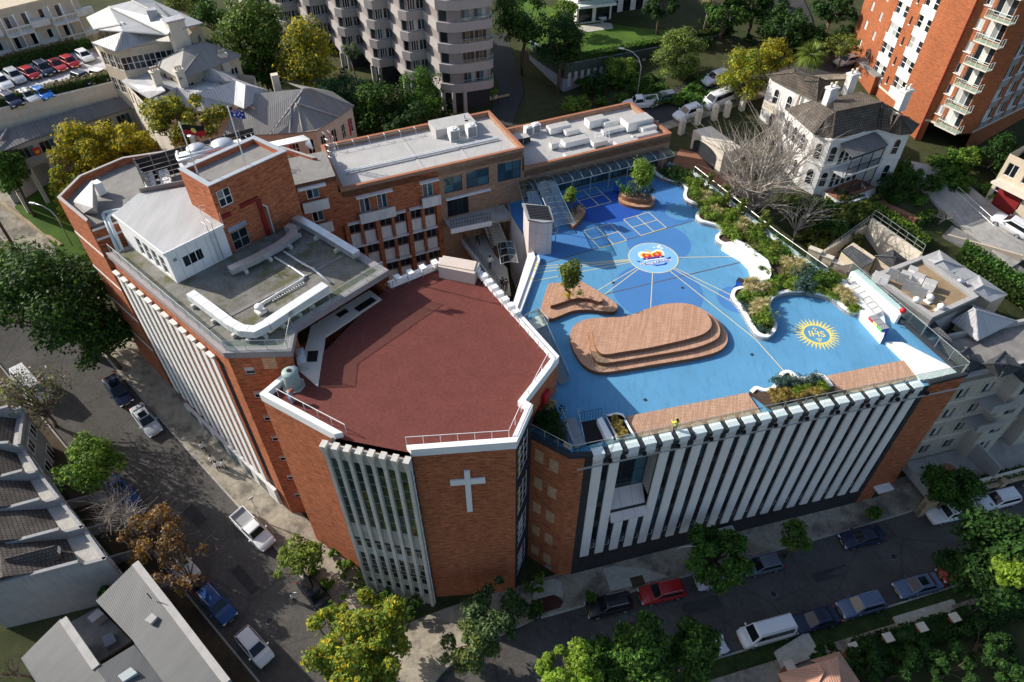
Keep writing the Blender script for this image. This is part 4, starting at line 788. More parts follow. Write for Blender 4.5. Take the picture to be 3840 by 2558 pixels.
def shrub(name, label, x, y, z, r, h, leaf, kind='round', group=None, n=None, cat='shrub'):
    """bush, grass tuft or succulent; meshes shared per kind"""
    key = (kind, leaf, SEED[0] % 3); SEED[0] += 1
    if key not in SHRUB:
        rng = np.random.default_rng(SEED[0]); n_ = n or 420
        if kind == 'tuft':                          # arching blades from one root
            a = rng.random(n_) * 2 * np.pi; L = .6 + .5 * rng.random(n_); tilt = rng.random(n_) * 1.25; V = []
            for i in range(n_):
                d = np.array([np.cos(a[i]), np.sin(a[i]), 0]); s = np.array([-d[1], d[0], 0]) * .035; m = d * np.sin(tilt[i]) * .5 * L[i] + np.array([0, 0, np.cos(tilt[i] * .6) * .8 * L[i]]); e = d * np.sin(tilt[i]) * 1.05 * L[i] + np.array([0, 0, np.cos(tilt[i]) * L[i]])
                V += [s * 0 - s, s, m + s, m - s] if i % 2 else [m - s, m + s, e + s * .4, e - s * .4]
            me = quadmesh('blades', np.array(V), [leaf])
        else:
            C = rng.normal(size=(14, 3)) * [.42, .42, .28] + [0, 0, .55]; me = leafmesh('foliage', C, np.full(14, .42), n_, .11 if kind == 'round' else .16, SEED[0], [leaf], fill=.6)
        SHRUB[key] = me
    root = thing(name, label, cat, (x, y, z), group, SEED[0] * 1.7 % 6.28); o = put('foliage', SHRUB[key], root); o.scale = (r, r, h)
    st = SHRUB.setdefault('stem', None)
    if st is None: m = MB(); m.tube([(0, 0, -.1), (.02, 0, .5)], .05, 5, 0, .02); q = m.build('stem', 'bark', root, False, True); SHRUB['stem'] = q.data
    else: q = put('stem', st, root)
    q.scale = (r, r, h); return root
def hedge(name, label, a, b, wd, z0, z1, top='leaf_hedge', side='leaf_hedge', n=None, seed=5, cat='hedge', group=None, zb=None):
    """clipped hedge between two 2D points; z may differ at the far end"""
    a, b = Vector(a[:2]), Vector(b[:2]); L = (b - a).length; t = (b - a) / L; nn = Vector((-t.y, t.x)); zb = (z0, z1) if zb is None else zb
    root = thing(name, label, cat, (a.x, a.y, z0), group); rng = np.random.default_rng(seed + int(L * 10)); h = z1 - z0
    m = MB(); q = [(a + nn * s * wd * .42) - a for s in (-1, 1)] + [(b + nn * s * wd * .42) - a for s in (1, -1)]; dz = zb[0] - z0
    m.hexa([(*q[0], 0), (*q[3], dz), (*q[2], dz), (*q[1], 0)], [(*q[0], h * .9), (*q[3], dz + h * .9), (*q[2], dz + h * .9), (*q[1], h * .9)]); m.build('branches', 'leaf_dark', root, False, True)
    n = n or int(L * (wd + 2 * h) * 26); u = rng.random(n) * L; p = rng.random(n) * (wd + 2 * h); P = np.zeros((n, 3)); N_ = np.zeros((n, 3)); topm = (p > h) & (p < h + wd)
    s = np.where(p <= h, -wd / 2, np.where(topm, p - h - wd / 2, wd / 2)); zz_ = np.where(topm, h, np.where(p <= h, p, p - h - wd)) + u / L * dz
    P[:, 0] = u * t.x + s * nn.x; P[:, 1] = u * t.y + s * nn.y; P[:, 2] = zz_; P += rng.normal(size=(n, 3)) * .07
    for i, v in enumerate((nn.x, nn.y)): N_[:, i] = np.where(topm, 0, np.sign(s) * v)
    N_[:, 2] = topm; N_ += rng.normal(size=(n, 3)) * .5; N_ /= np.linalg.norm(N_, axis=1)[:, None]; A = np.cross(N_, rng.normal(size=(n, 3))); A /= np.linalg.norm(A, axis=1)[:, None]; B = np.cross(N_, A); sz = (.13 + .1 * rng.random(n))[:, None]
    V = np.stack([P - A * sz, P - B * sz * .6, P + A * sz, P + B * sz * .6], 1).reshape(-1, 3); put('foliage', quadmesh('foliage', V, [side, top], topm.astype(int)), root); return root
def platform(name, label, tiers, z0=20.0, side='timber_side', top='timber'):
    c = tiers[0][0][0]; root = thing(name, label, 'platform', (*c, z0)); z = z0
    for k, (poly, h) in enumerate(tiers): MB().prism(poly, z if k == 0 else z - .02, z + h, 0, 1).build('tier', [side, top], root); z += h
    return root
S_ = lambda pts, z, n=5: smooth_line([at2(*p, z) for p in pts], n, True)
K1 = [(2137, 1265), (2143, 1235), (2165, 1212), (2205, 1196), (2270, 1191), (2328, 1192), (2375, 1180), (2430, 1160), (2491, 1145), (2557, 1141), (2620, 1153), (2675, 1187), (2710, 1222), (2727, 1258), (2724, 1290), (2690, 1318), (2600, 1342), (2450, 1367), (2330, 1387), (2270, 1395), (2225, 1390), (2185, 1365), (2160, 1330), (2143, 1295)]
K2 = [(2212, 1270), (2205, 1235), (2225, 1205), (2275, 1193), (2330, 1191), (2378, 1178), (2432, 1158), (2491, 1143), (2557, 1139), (2618, 1151), (2665, 1182), (2694, 1215), (2700, 1250), (2680, 1275), (2600, 1305), (2450, 1332), (2330, 1352), (2265, 1360), (2235, 1350), (2218, 1315)]
K3 = [(2226, 1262), (2222, 1230), (2240, 1203), (2280, 1190), (2332, 1188), (2380, 1175), (2434, 1155), (2491, 1140), (2557, 1136), (2612, 1148), (2650, 1176), (2668, 1208), (2660, 1235), (2610, 1262), (2450, 1300), (2340, 1318), (2275, 1328), (2248, 1320), (2232, 1292)]
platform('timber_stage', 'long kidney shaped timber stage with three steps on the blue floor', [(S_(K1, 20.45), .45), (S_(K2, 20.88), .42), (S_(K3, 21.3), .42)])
T1 = [z23(*p) for p in [(262, 1310), (270, 1240), (330, 1060), (360, 1038), (460, 1030), (590, 1010), (640, 1020), (900, 1180), (965, 1240), (955, 1285), (900, 1300), (700, 1280), (560, 1290), (430, 1340), (350, 1365), (290, 1345)]]
T2 = [z23(*p) for p in [(355, 1240), (400, 1230), (520, 1190), (600, 1170), (700, 1175), (800, 1205), (832, 1195), (825, 1170), (640, 1030), (590, 1010), (470, 1040), (372, 1060), (345, 1120), (345, 1200)]]
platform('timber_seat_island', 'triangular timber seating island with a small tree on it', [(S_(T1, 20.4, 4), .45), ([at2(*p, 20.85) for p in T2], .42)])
T3 = [z23(*p) for p in [(490, 420), (520, 470), (560, 520), (590, 500), (660, 420), (672, 380), (640, 340), (600, 330), (560, 360), (520, 400)]]
platform('timber_planter', 'small curved timber planter beside the glass walkway canopy', [(S_(T3, 20.4, 4), .6)])
T4 = [z23(*p) for p in [(978, 240), (985, 275), (1040, 310), (1150, 335), (1260, 335), (1305, 310), (1310, 270), (1290, 235), (1200, 215), (1050, 200), (990, 205)]]
T5 = [z23(*p) for p in [(1005, 205), (1020, 235), (1100, 262), (1230, 275), (1275, 262), (1278, 235), (1200, 210), (1060, 190)]]
platform('timber_planter', 'rounded two tier timber planter with bushy green tree near the far court', [(S_(T4, 20.35, 4), .4), (S_(T5, 20.9, 4), .55)])
def ptree_at(px, py, z, h, r, leaf, name, label, **k): p = at(px, py, z); return tree(name, label, p.x, p.y, z + h * .58, r, h * .46, leaf, ground=z, cr=.62, **k)
ptree_at(*z23(1160, 225), 20.95, 4.4, 1.35, 'leaf_bright', 'young_tree', 'bright green bushy young tree in the rounded timber planter', n=4200, size=.13, clumps=26)
for i, (dx, l) in enumerate(((-105, 'leaf_mid'), (-40, 'leaf_blue'), (75, 'leaf_blue'))): p = at(*z23(1160 + dx, 215 + i * 12), 20.95); shrub('shrub', ['pale green shrub left of the young tree in the rounded planter', 'low bluish shrub under the young tree in the rounded planter', 'bluish leafy shrub right of the young tree in the rounded planter'][i], p.x, p.y, 20.95, 1.0, 1.0, l)
ptree_at(*z23(520, 1150), 21.27, 4.4, 1.05, 'leaf_olive', 'young_tree', 'slim dark green young tree on the triangular timber island', n=3800, size=.13, clumps=22)
p = at(*z23(520, 1155), 21.25); shrub('shrub', 'low yellow flowering shrub at the foot of the island tree', p.x, p.y, 21.27, .6, .5, 'leaf_yellow'); p = at(*z23(620, 1140), 21.25); shrub('shrub', 'low green creeper beside the tree on the timber island', p.x, p.y, 21.27, .5, .3, 'leaf_mid')
ptree_at(*z23(530, 405), 20.6, 3.6, .7, 'leaf_bright', 'young_tree', 'small yellow green tree in the planter by the glass walkway', n=1300, size=.13, clumps=16)
p = at(*z23(585, 375), 20.6); shrub('shrub', 'bluish shrub beside the small tree by the walkway canopy', p.x, p.y, 20.6, .7, .8, 'leaf_blue')
WV = [(1285, -8), (1298, 40), (1370, 90), (1480, 125), (1545, 140), (1583, 185), (1570, 235), (1582, 285), (1640, 322), (1718, 352), (1728, 388), (1690, 415), (1683, 452), (1722, 492), (1800, 514), (1880, 534), (1915, 562), (1900, 595), (1864, 625), (1868, 662), (1912, 695), (2000, 735), (2105, 795), (2182, 872), (2208, 950), (2190, 1010), (2140, 1060), (2095, 1090), (2030, 1112), (2002, 1160), (2015, 1205), (2090, 1300), (2165, 1430), (2225, 1520), (2300, 1560), (2352, 1556)]
WV2 = [(0, 1550), (60, 1500), (72, 1440), (35, 1370), (10, 1290), (30, 1212), (100, 1165), (220, 1142), (380, 1152), (520, 1184), (600, 1222), (680, 1292), (770, 1338), (880, 1336)]
WL = [at2(*z23(*p), 20.05) for p in WV] + [at2(*z24(*p), 20.05) for p in WV2[1:]]
WLs = smooth_line(WL, 4)
pb = thing('garden_planter', 'wavy white edged garden bed along the east side of the playground', 'planter', (*WL[10], 20))
MB().prism(WLs + [at2(3240, 1185, 20), (36.0, 57.2), (33.3, 57.1), (29.9, 64), (23.2, 78.5), (21.5, 79.8)], 20.0, 20.38).build('soil_bed', 'soil', pb)
ribbon(MB(), WLs, 0, .38, 20.0, 20.55).build('kerb_wall', 'white', pb)
BN = [z23(*p) for p in [(2000, 735), (2105, 795), (2182, 872), (2208, 950), (2195, 1005), (2240, 1030), (2320, 1050), (2352, 1040)]]; BN2 = [z24(*p) for p in [(18, 1000), (32, 940), (28, 880), (0, 815)]]; BN3 = [z23(*p) for p in [(2290, 770), (2200, 700), (2100, 640), (2060, 622), (2035, 650), (1945, 660), (1930, 690)]]
bn = thing('curved_bench', 'wide crescent shaped white bench in front of the garden bed', 'bench', (*at2(*BN[3], 20.5), 20)); MB().prism([at2(*p, 20.6) for p in BN + BN2 + BN3], 20.0, 20.62).build('seat', 'white', bn)
MB().prism([at2(*p, 20.95) for p in [z23(2060, 625), z23(2200, 705), z23(2290, 775), z24(0, 820), z24(28, 890), z24(30, 960), z24(22, 965), z24(16, 890), z23(2345, 830), z23(2270, 775), z23(2180, 712), z23(2040, 642)]], 20.6, 20.95).build('backrest', 'white', bn)
for i in range(2):
    a, b_ = [((2593, 648), (2904, 897)), ((2904, 897), (3088, 1036))][i]; w = WF(at2(*b_, 20.6), at2(*a, 20.6)); m = MB(); m.wbox(w, 0, w.L, 19.0, 21.0, -.12, .12); m.build('boundary_wall', 'white', pb)
railing('wire_fence', 'thin steel fence on the white garden wall above the driveway', [(*at2(2600, 650, 21.0), 21.0), (*at2(2904, 895, 21), 21.0), (*at2(3092, 1030, 21), 21.0)], 1.0, 2.4, 'steel', 'glass_clear', .02)
rng = random.Random(3)
def zone(x, y): return ', at the narrow far end' if y > 74 else ', opposite the painted courts' if y > 66.5 else ', opposite the crown emblem' if y > 60.5 else ', on the spur beside the blue bin' if x < 27.8 else ', behind the crescent bench' if y > 56.5 else ', around the sun emblem bay'
def ptuft(zf, pts, leaf, kind, r, h, label, grp, name): 
    for x, y in pts: p = at(*zf(x, y), 20.4); s = rng.uniform(.8, 1.2); shrub(name, label + (zone(p.x, p.y) if grp == GR else ''), p.x, p.y, 20.35, r * s, h * s * rng.uniform(.9, 1.15), leaf, kind, grp)
GR = 'plants of the wavy east garden bed'
ptuft(z23, [(1760, 290), (1790, 250), (1860, 370), (1905, 400), (2060, 540), (2100, 560), (2120, 500), (1740, 240), (2160, 1060), (2220, 1050), (2280, 1100), (2190, 1130), (2330, 1080), (2250, 1260), (2290, 1300), (2230, 1330), (2310, 1240)], 'leaf_straw', 'tuft', .95, .95, 'straw coloured grass tuft in the wavy garden bed', GR, 'grass_tuft')
ptuft(z24, [(180, 900), (240, 930), (200, 960), (290, 900), (150, 860), (700, 1210), (760, 1230), (720, 1180), (660, 1140)], 'leaf_straw', 'tuft', 1.0, 1.05, 'straw coloured grass tuft in the wavy garden bed', GR, 'grass_tuft')
ptuft(z23, [(1640, 170), (1660, 220), (1690, 260), (1620, 130), (1700, 200), (1760, 420), (1800, 440), (1850, 450), (1940, 470), (1990, 500), (1960, 590), (2000, 610), (2040, 590), (2000, 450), (1830, 320), (2240, 640), (2300, 700), (2330, 760), (2180, 600), (2130, 1170), (2150, 1200), (2290, 1360), (2320, 1400), (2260, 1390), (2340, 1340)], 'leaf_bright', 'round', .75, .8, 'low green shrub in the wavy garden bed', GR, 'shrub')
ptuft(z23, [(1600, 100), (1720, 330), (1770, 370), (1900, 500), (1940, 540), (2090, 620), (2060, 660), (2170, 560), (2280, 620), (1890, 350), (1930, 410), (2010, 540), (2210, 560)], 'leaf_bright', 'tuft', .75, .7, 'bright green grass tuft in the wavy garden bed', GR, 'grass_tuft')
ptuft(z24, [(50, 760), (90, 800), (40, 850), (100, 1010), (150, 1060), (60, 1080), (200, 1090), (450, 1110), (520, 1130), (580, 1170), (380, 1120), (620, 1100), (40, 1140), (120, 740), (30, 700), (560, 1060), (800, 1290), (760, 1300)], 'leaf_bright', 'tuft', .8, .75, 'bright green grass tuft in the wavy garden bed', GR, 'grass_tuft')
ptuft(z24, [(270, 1040), (330, 1020), (380, 1070), (290, 1090), (410, 960), (440, 990), (350, 1110)], 'leaf_blue', 'round', .95, .95, 'bluish green rounded shrub near the bed corner', GR, 'shrub')
ptuft(z24, [(540, 1020), (600, 1040), (500, 1050)], 'leaf_mid', 'round', .95, 1.0, 'low green shrub in the wavy garden bed', GR, 'shrub')
ptuft(z23, [(1500, 70), (1430, 60), (1560, 60), (1600, 50), (1540, 110), (1480, 100), (1400, 40)], 'leaf_dark', 'round', .85, .95, 'dark green shrub at the narrow far end of the bed', GR, 'shrub')
ptuft(z23, [(2170, 560), (2130, 580), (2200, 600), (2120, 1230), (2160, 1280), (2190, 1330), (2220, 1390), (2250, 1440), (2290, 1470), (2330, 1490)], 'leaf_blue', 'round', .5, .4, 'low grey blue plant at the bed edge', GR, 'shrub')
def inpoly(x, y, P_):
    c = False
    for i in range(len(P_)):
        (x0, y0), (x1, y1) = P_[i - 1], P_[i]
        if (y0 > y) != (y1 > y) and x < (x1 - x0) * (y - y0) / (y1 - y0) + x0: c = not c
    return c
BED = WLs + [at2(3240, 1185, 20), (36.0, 57.2), (33.3, 57.1), (29.9, 64), (23.2, 78.5), (21.5, 79.8)]; BI = inset(BED, .75); k_ = 0
while k_ < 95:
    x, y = rng.uniform(19, 37), rng.uniform(46, 81)
    if inpoly(x, y, BI): k_ += 1; s = rng.uniform(.6, 1.0); shrub('ground_cover', ['bright', 'mid green', 'olive'][k_ % 3] + ' ground cover plant in the wavy bed' + zone(x, y), x, y, 20.36, s, s * .8, ['leaf_bright', 'leaf_mid', 'leaf_olive'][k_ % 3], 'tuft' if k_ % 2 else 'round', GR)
for i, (x, y, s) in enumerate(((1765, 190, 1.2), (1930, 330, 1.2), (2100, 430, 1.1), (2290, 580, 1.2))): p = at(*z23(x, y), 20.4); tree('young_tree', ['first', 'second', 'third', 'fourth'][i] + ' small olive tree counted from the far end of the garden bed', p.x, p.y, 21.9, s * .8, s * 1.3, 'leaf_olive', n=900, size=.12, clumps=16, ground=20.38, group='small trees in the garden bed')
FP = [(-30, 462), (40, 425), (72, 352), (112, 308), (160, 292), (210, 306), (260, 345), (330, 356), (420, 322), (482, 328), (540, 372), (585, 435)]
FPs = smooth_line([at2(2808, 1475, 20.1), at2(2830, 1460, 20.1)] + [at2(*z34(*p), 20.1) for p in FP], 4)
fp = thing('garden_planter', 'white edged wavy planter with bronze and blue plants at the front rail', 'planter', (*FPs[3], 20)); e0, e1 = FW.p(25.6, 0, -.7), FW.p(17.6, 0, -.7)
MB().prism(FPs + [(e0.x, e0.y), (e1.x, e1.y)], 20.0, 20.4).build('soil_bed', 'soil', fp); ribbon(MB(), FPs, -.36, 0, 20.0, 20.55).build('kerb_wall', 'white', fp)
G2 = 'plants of the front planter'
ptuft(z34, [(110, 370), (150, 350), (190, 370), (230, 390), (130, 400), (80, 400), (290, 390), (340, 385), (410, 365), (450, 360)], 'leaf_blue', 'round', .6, .55, 'low grey blue plant in the front planter', G2, 'shrub')
ptuft(z34, [(30, 480), (80, 500), (130, 480), (180, 470), (120, 540), (210, 500), (330, 490), (400, 470), (450, 490), (60, 550), (280, 520)], 'leaf_bronze', 'tuft', .6, .65, 'bronze leaved plant in the front planter', G2, 'grass_tuft')
ptuft(z34, [(260, 450), (310, 440), (360, 430), (470, 420), (520, 440), (500, 400), (250, 490)], 'leaf_bright', 'tuft', .6, .6, 'bright green plant in the front planter', G2, 'grass_tuft')
for i, P in enumerate(([z33(*p) for p in ((1050, 690), (2165, 470), (2290, 655), (1140, 885))], [z34(*p) for p in ((490, 326), (1260, 170), (1410, 325), (650, 505))])):
    q = [at2(*p, 20.2) for p in P]; n = 46 if i == 0 else 30; d = thing('timber_deck', ['timber boarded deck strip left of the front planter', 'timber boarded deck strip right of the front planter'][i], 'deck', (*q[0], 20))
    for k in range(n):
        L_ = lambda a, b, t: tuple(Vector(a) + (Vector(b) - Vector(a)) * t); t0, t1 = k / n, (k + .94) / n
        MB().prism([L_(q[0], q[1], t0), L_(q[0], q[1], t1), L_(q[3], q[2], t1), L_(q[3], q[2], t0)], 20.0, 20.2 + (k * 7 % 5) * .003).build('plank', 'timber_deck', d)
railing('glass_railing', 'long glass balustrade along the front edge of the playground', [FW.p(-.6, 20.6, -.35), FW.p(16, 20.6, -.35), FW.p(FW.L + 3.4, 20.6, -.35)], 1.15, 2.0, 'steel', 'glass_clear', .022)
railing('glass_railing', 'glass balustrade along the chamfer beside the chapel', [RWL[0].p(.1, 20.6, -.25), RWL[0].p(RWL[0].L, 20.6, -.25), FW.p(-.6, 20.6, -.35)], 1.15, 1.5, 'steel', 'glass_clear', .022)
railing('glass_railing', 'glass balustrade along the east end wall of the playground', [RWL[4].p(.3, 20.6, -.2), RWL[4].p(RWL[4].L, 20.6, -.2)], 1.3, 1.8, 'steel', 'glass_clear', .025)
sw = thing('roof_stair', 'grey metal roof stair and open stairwell beside the chapel wall', 'staircase', (*at2(*z33(560, 900), 20), 20))
q = [at2(*z33(*p), 20.03) for p in ((625, 745), (780, 715), (870, 905), (690, 960))]; MB().prism(q, 20.0, 20.035).build('stair_well_dark', 'black', sw)  # black sheet on the uncut floor, painted shade for the depth of the well
q = [at2(*z33(*p), 20.5) for p in ((780, 725), (825, 700), (935, 900), (870, 915))]; MB().prism(q, 20.0, 20.6).build('well_wall', 'white', sw)
for k in range(12):
    a, b_ = at(*z33(470 + k * 9.5, 745 + k * 21), 20.12), at(*z33(585 + k * 8, 720 + k * 20), 20.12); MB().prism(line2(a.xy, b_.xy, .3), 20.0 + (11 - k) * .012, 20.16 + (11 - k) * .012).build('stair_tread', 'grey_mid', sw)
railing('x', '', [at(*z33(*p), 20.05) for p in ((455, 700), (555, 985))], 1.1, 1.2, 'steel', None, .03, 1, sw); railing('x', '', [at(*z33(*p), 20.05) for p in ((595, 690), (655, 960))], 1.1, 1.2, 'steel', None, .03, 1, sw); railing('x', '', [at(*z33(*p), 20.05) for p in ((610, 735), (815, 690))], 1.1, .25, 'charcoal', None, .02, 1, sw)
sp_ = thing('garden_planter', 'small white edged planter with bronze plants beside the stairwell', 'planter', (*at2(*z33(960, 800), 20), 20)); q = [at2(*z33(*p), 20.3) for p in ((860, 690), (960, 665), (1020, 680), (1045, 730), (1130, 885), (960, 915))]
MB().prism(q, 20.0, 20.4).build('soil_bed', 'soil', sp_); rm = MB(); ringmesh(rm, q, inset(q, .22), 20.0, 20.5); rm.build('kerb_wall', 'white', sp_)
ptuft(z33, [(940, 720), (980, 760), (1000, 820), (960, 800), (1030, 860), (990, 880), (930, 770)], 'leaf_bronze', 'tuft', .5, .6, 'bronze leaved plant in the stairwell planter', 'plants of the stairwell planter', 'grass_tuft')
cg = thing('garden_planter', 'dark green garden bed wedged between chapel wall and stairs', 'planter', (*at2(*z33(330, 750), 20), 20)); q = [at2(*z33(*p), 20.3) for p in ((300, 600), (390, 580), (425, 660), (530, 960), (440, 900), (205, 770), (230, 700))]; MB().prism(q, 20.0, 20.4).build('soil_bed', 'soil', cg)
ptuft(z33, [(330, 620), (360, 600), (310, 590)], 'leaf_straw', 'tuft', .8, .9, 'arching straw grass against the chapel wall', 'plants beside the chapel', 'grass_tuft'); ptuft(z33, [(270, 700), (330, 720), (380, 760), (300, 770), (350, 820), (400, 830), (430, 880), (250, 740), (380, 690)], 'leaf_dark', 'round', .7, .8, 'dark leafy plant in the bed against the chapel wall', 'plants beside the chapel', 'shrub')
ms = thing('steel_stair', 'narrow grey steel stair running along the chapel wall to the blue floor', 'staircase', (*at2(*z23(330, 1450), 21), 20))
a, b_ = at(*z23(240, 1420), 23.6), at(*z33(480, 385), 20.1); 
for k in range(22):
    p = a + (b_ - a) * (k / 22); d = (b_ - a).xy.normalized(); n_ = Vector((-d.y, d.x)); MB().prism([tuple(p.xy - n_ * .5), tuple(p.xy - n_ * .5 + d * .26), tuple(p.xy + n_ * .5 + d * .26), tuple(p.xy + n_ * .5)], p.z - .05, p.z).build('stair_tread', 'grey_mid', ms)
n3 = Vector((n_.x, n_.y, 0)); railing('x', '', [a + n3 * .5, b_ + n3 * .5], 1.0, 1.3, 'steel', 'glass_clear', .03, 1, ms)
MB().prism([at2(*z23(*p), 23.6) for p in ((115, 1400), (240, 1335), (310, 1420), (160, 1480))], 23.5, 23.62).build('top_landing', 'concrete_light', ms)
railing('x', '', [at(*z23(*p), 23.62) for p in ((118, 1405), (242, 1338), (330, 1440))], 1.05, 1.0, 'steel', 'glass_clear', .03, 1, ms)
q = [at2(*z23(*p), 20.6) for p in ((150, 760), (200, 752), (215, 795), (40, 1290), (0, 1250))]; bw_ = thing('white_parapet', 'long white parapet bench between playground and courtyard', 'wall', (*q[2], 20)); MB().prism(q, 19.6, 20.65).build('wall', 'white', bw_)
q = [at2(*z23(*p), 20.5) for p in ((215, 790), (245, 770), (258, 815), (75, 1310), (48, 1290))]; MB().prism(q, 20.0, 20.48).build('seat', 'white', bw_)
for k, (x, y) in enumerate(((228, 852), (218, 876), (205, 909), (177, 989))): MB().prism(circle(at2(*z23(x, y), 20.5), .16, 12), 20.48, 20.5).build('yellow_dot', 'yellow_paint', bw_)
def wheelie(x, y, z, rz, col, label, lid=None):
    r = thing('wheelie_bin', label, 'bin', (x, y, z), None, rz); m = MB(); m.hexa([(-.24, -.26, .06), (.24, -.26, .06), (.24, .26, .06), (-.24, .26, .06)], [(-.29, -.34, .95), (.29, -.34, .95), (.29, .34, .95), (-.29, .34, .95)]); m.build('body', col, r, False, True)
    m = MB(); m.hexa([(-.31, -.38, .95), (.31, -.38, .95), (.31, .36, .95), (-.31, .36, .95)], [(-.27, -.3, 1.06), (.27, -.3, 1.06), (.27, .34, 1.06), (-.27, .34, 1.06)]); m.build('lid', lid or col, r, False, True)
    for s in (-1, 1): m = MB(); m.tube([(s * .2, .28, .12), (s * .27, .28, .12)], .11, 10); m.build('wheel', 'black', r, False, True)
    return r
p = at(*z23(962, 205), 20); wheelie(p.x, p.y, 20.0, .4, 'blue_paint', 'blue wheelie bin beside the rounded timber planter'); p = at(*z23(2080, 1075), 20); wheelie(p.x, p.y, 20.0, .9, 'blue_paint', 'blue wheelie bin near the white bed edge', 'charcoal')
bi = [at(*z24(*p), 20.8) for p in ((890, 1395), (930, 1440), (965, 1490), (1000, 1520))]
for k, c in enumerate(('red_paint', 'yellow_paint', 'green_paint')):
    a, b_ = at(*z24(888 + k * 40, 1420 + k * 42), 20), at(*z24(926 + k * 40, 1462 + k * 42), 20); w = WF(a.xy, b_.xy); r = thing('recycling_bin', ['red', 'yellow', 'green'][k] + ' fronted recycling bin against the white stair wall', 'bin', (a.x, a.y, 20)); MB().wbox(w, .02, w.L - .02, 20.0, 21.2, -.8, 0).build('body', 'blue_paint', r); MB().wbox(w, .03, w.L - .03, 20.03, 21.18, 0, .015).build('front_panel', c, r); MB().wbox(w, .02, w.L - .02, 21.2, 21.26, -.8, .03).build('lid', 'grey_mid', r)
et = thing('east_stair_terrace', 'white tiered walls and seats along the east edge of the playground', 'terrace', (*at2(*z24(900, 1150), 20), 20))
for P, h, m in (([(625, 965), (700, 1000), (1090, 1440), (1060, 1530), (880, 1330)], .9, 'white'), ([(700, 1000), (760, 985), (1060, 1290), (1085, 1440)], .45, 'white'), ([(760, 930), (830, 905), (1270, 1290), (1200, 1330)], 1.1, 'white')):
    MB().prism([at2(*z24(*p), 20 + h) for p in P], 20.0, 20 + h).build('wall', m, et)
for k in range(7): MB().prism([at2(*z24(x + k * 42, y + k * 46), 20.75) for x, y in ((700, 1000), (765, 975), (800, 1012), (735, 1045))], 20.4, 20.75).build('seat_block', 'white_dirty', et)
MB().prism([at2(*z34(*p), 20.35) for p in ((1085, 0), (1240, 5), (1800, 290), (1550, 335), (1400, 350), (1260, 170))], 20.0, 20.3).build('ramp', 'white', et)
q = at(*z24(1180, 1400), 20.4); rb = thing('punch_ball', 'red ball mounted on a post by the white east terrace', 'play equipment', (q.x, q.y, 20.3)); MB().tube([(q.x, q.y, 20.3), (q.x, q.y, 21.9)], .05, 6).build('post', 'steel', rb); MB().lathe((q.x, q.y, 21.7), [(.02, 0), (.22, .1), (.32, .32), (.22, .55), (.02, .64)], 10).build('ball', 'red_paint', rb, True)
ri = [Vector((*p, 24.02)) for p in inset(CH, .75)]
railing('pipe_railing', 'white pipe railing along the south and east chapel parapet', [ri[4] + Vector((.2, .1, 0)), ri[5], ri[6], ri[8]], 1.0, 1.4, 'white', None, .03); railing('pipe_railing', 'white pipe railing along the west chapel parapet', [ri[0] + Vector((.3, -.1, 0)), ri[1] + Vector((-.3, .3, 0))], 1.0, 1.4, 'white', None, .03); railing('pipe_railing', 'grey pipe railing along the far chapel parapets', [ri[8], ri[9], ri[10], ri[11]], 1.0, 1.5, 'steel', None, .03)
q = at(*z32(345, 400), 24.15); tk = thing('water_tank', 'pale green round water tank on the chapel terrace corner', 'tank', (q.x, q.y, 24)); MB().prism(circle((q.x, q.y), .95, 8), 24.0, 24.14).build('plinth', 'concrete', tk); MB().lathe((q.x, q.y, 24.14), [(.62, 0), (.66, .05), (.66, 1.5), (.6, 1.62), (.25, 1.72)], 20).build('tank_body', 'tank_green', tk, True); MB().lathe((q.x, q.y, 25.86), [(.2, 0), (.2, .05)], 12).build('tank_lid', 'black', tk)
q = at(*z32(425, 190), 24.2); bq = thing('barbecue', 'stainless steel barbecue cabinet on the beige landing', 'barbecue', (q.x, q.y, 24.12)); MB().box((q.x, q.y, 24.55), (.75, 1.9, .85), R(20)).build('cabinet', 'steel', bq); MB().box((q.x - .05, q.y + .15, 25.05), (.5, 1.0, .16), R(20)).build('hood', 'galv', bq)
w = CW[7]; hc = thing('hydrant_cabinet', 'red fire hydrant cabinet on the brick chapel wall', 'fire cabinet', w.p(3.2, 20, 0)); MB().wbox(w, 2.9, 3.8, 20.8, 22.4, 0, .35).build('cabinet', 'red_paint', hc); MB().wbox(w, 2.2, 2.6, 20.3, 21.2, 0, .3).build('valve', 'red_paint', hc)
q = at(*z32(320, 515), 24.5); fo = thing('standing_figure', 'orange and teal standing figure by the terrace rail', 'figure', (q.x, q.y, 24)); MB().lathe((q.x, q.y, 24.0), [(.2, 0), (.24, .5), (.18, .9), (.2, 1.1), (.08, 1.2)], 8).build('body', 'blue_grey', fo); MB().lathe((q.x + .15, q.y + .1, 24.9), [(.05, 0), (.2, .1), (.22, .3), (.1, .45)], 8).build('bag', 'brick_orange', fo)
GZ_ = 26.37
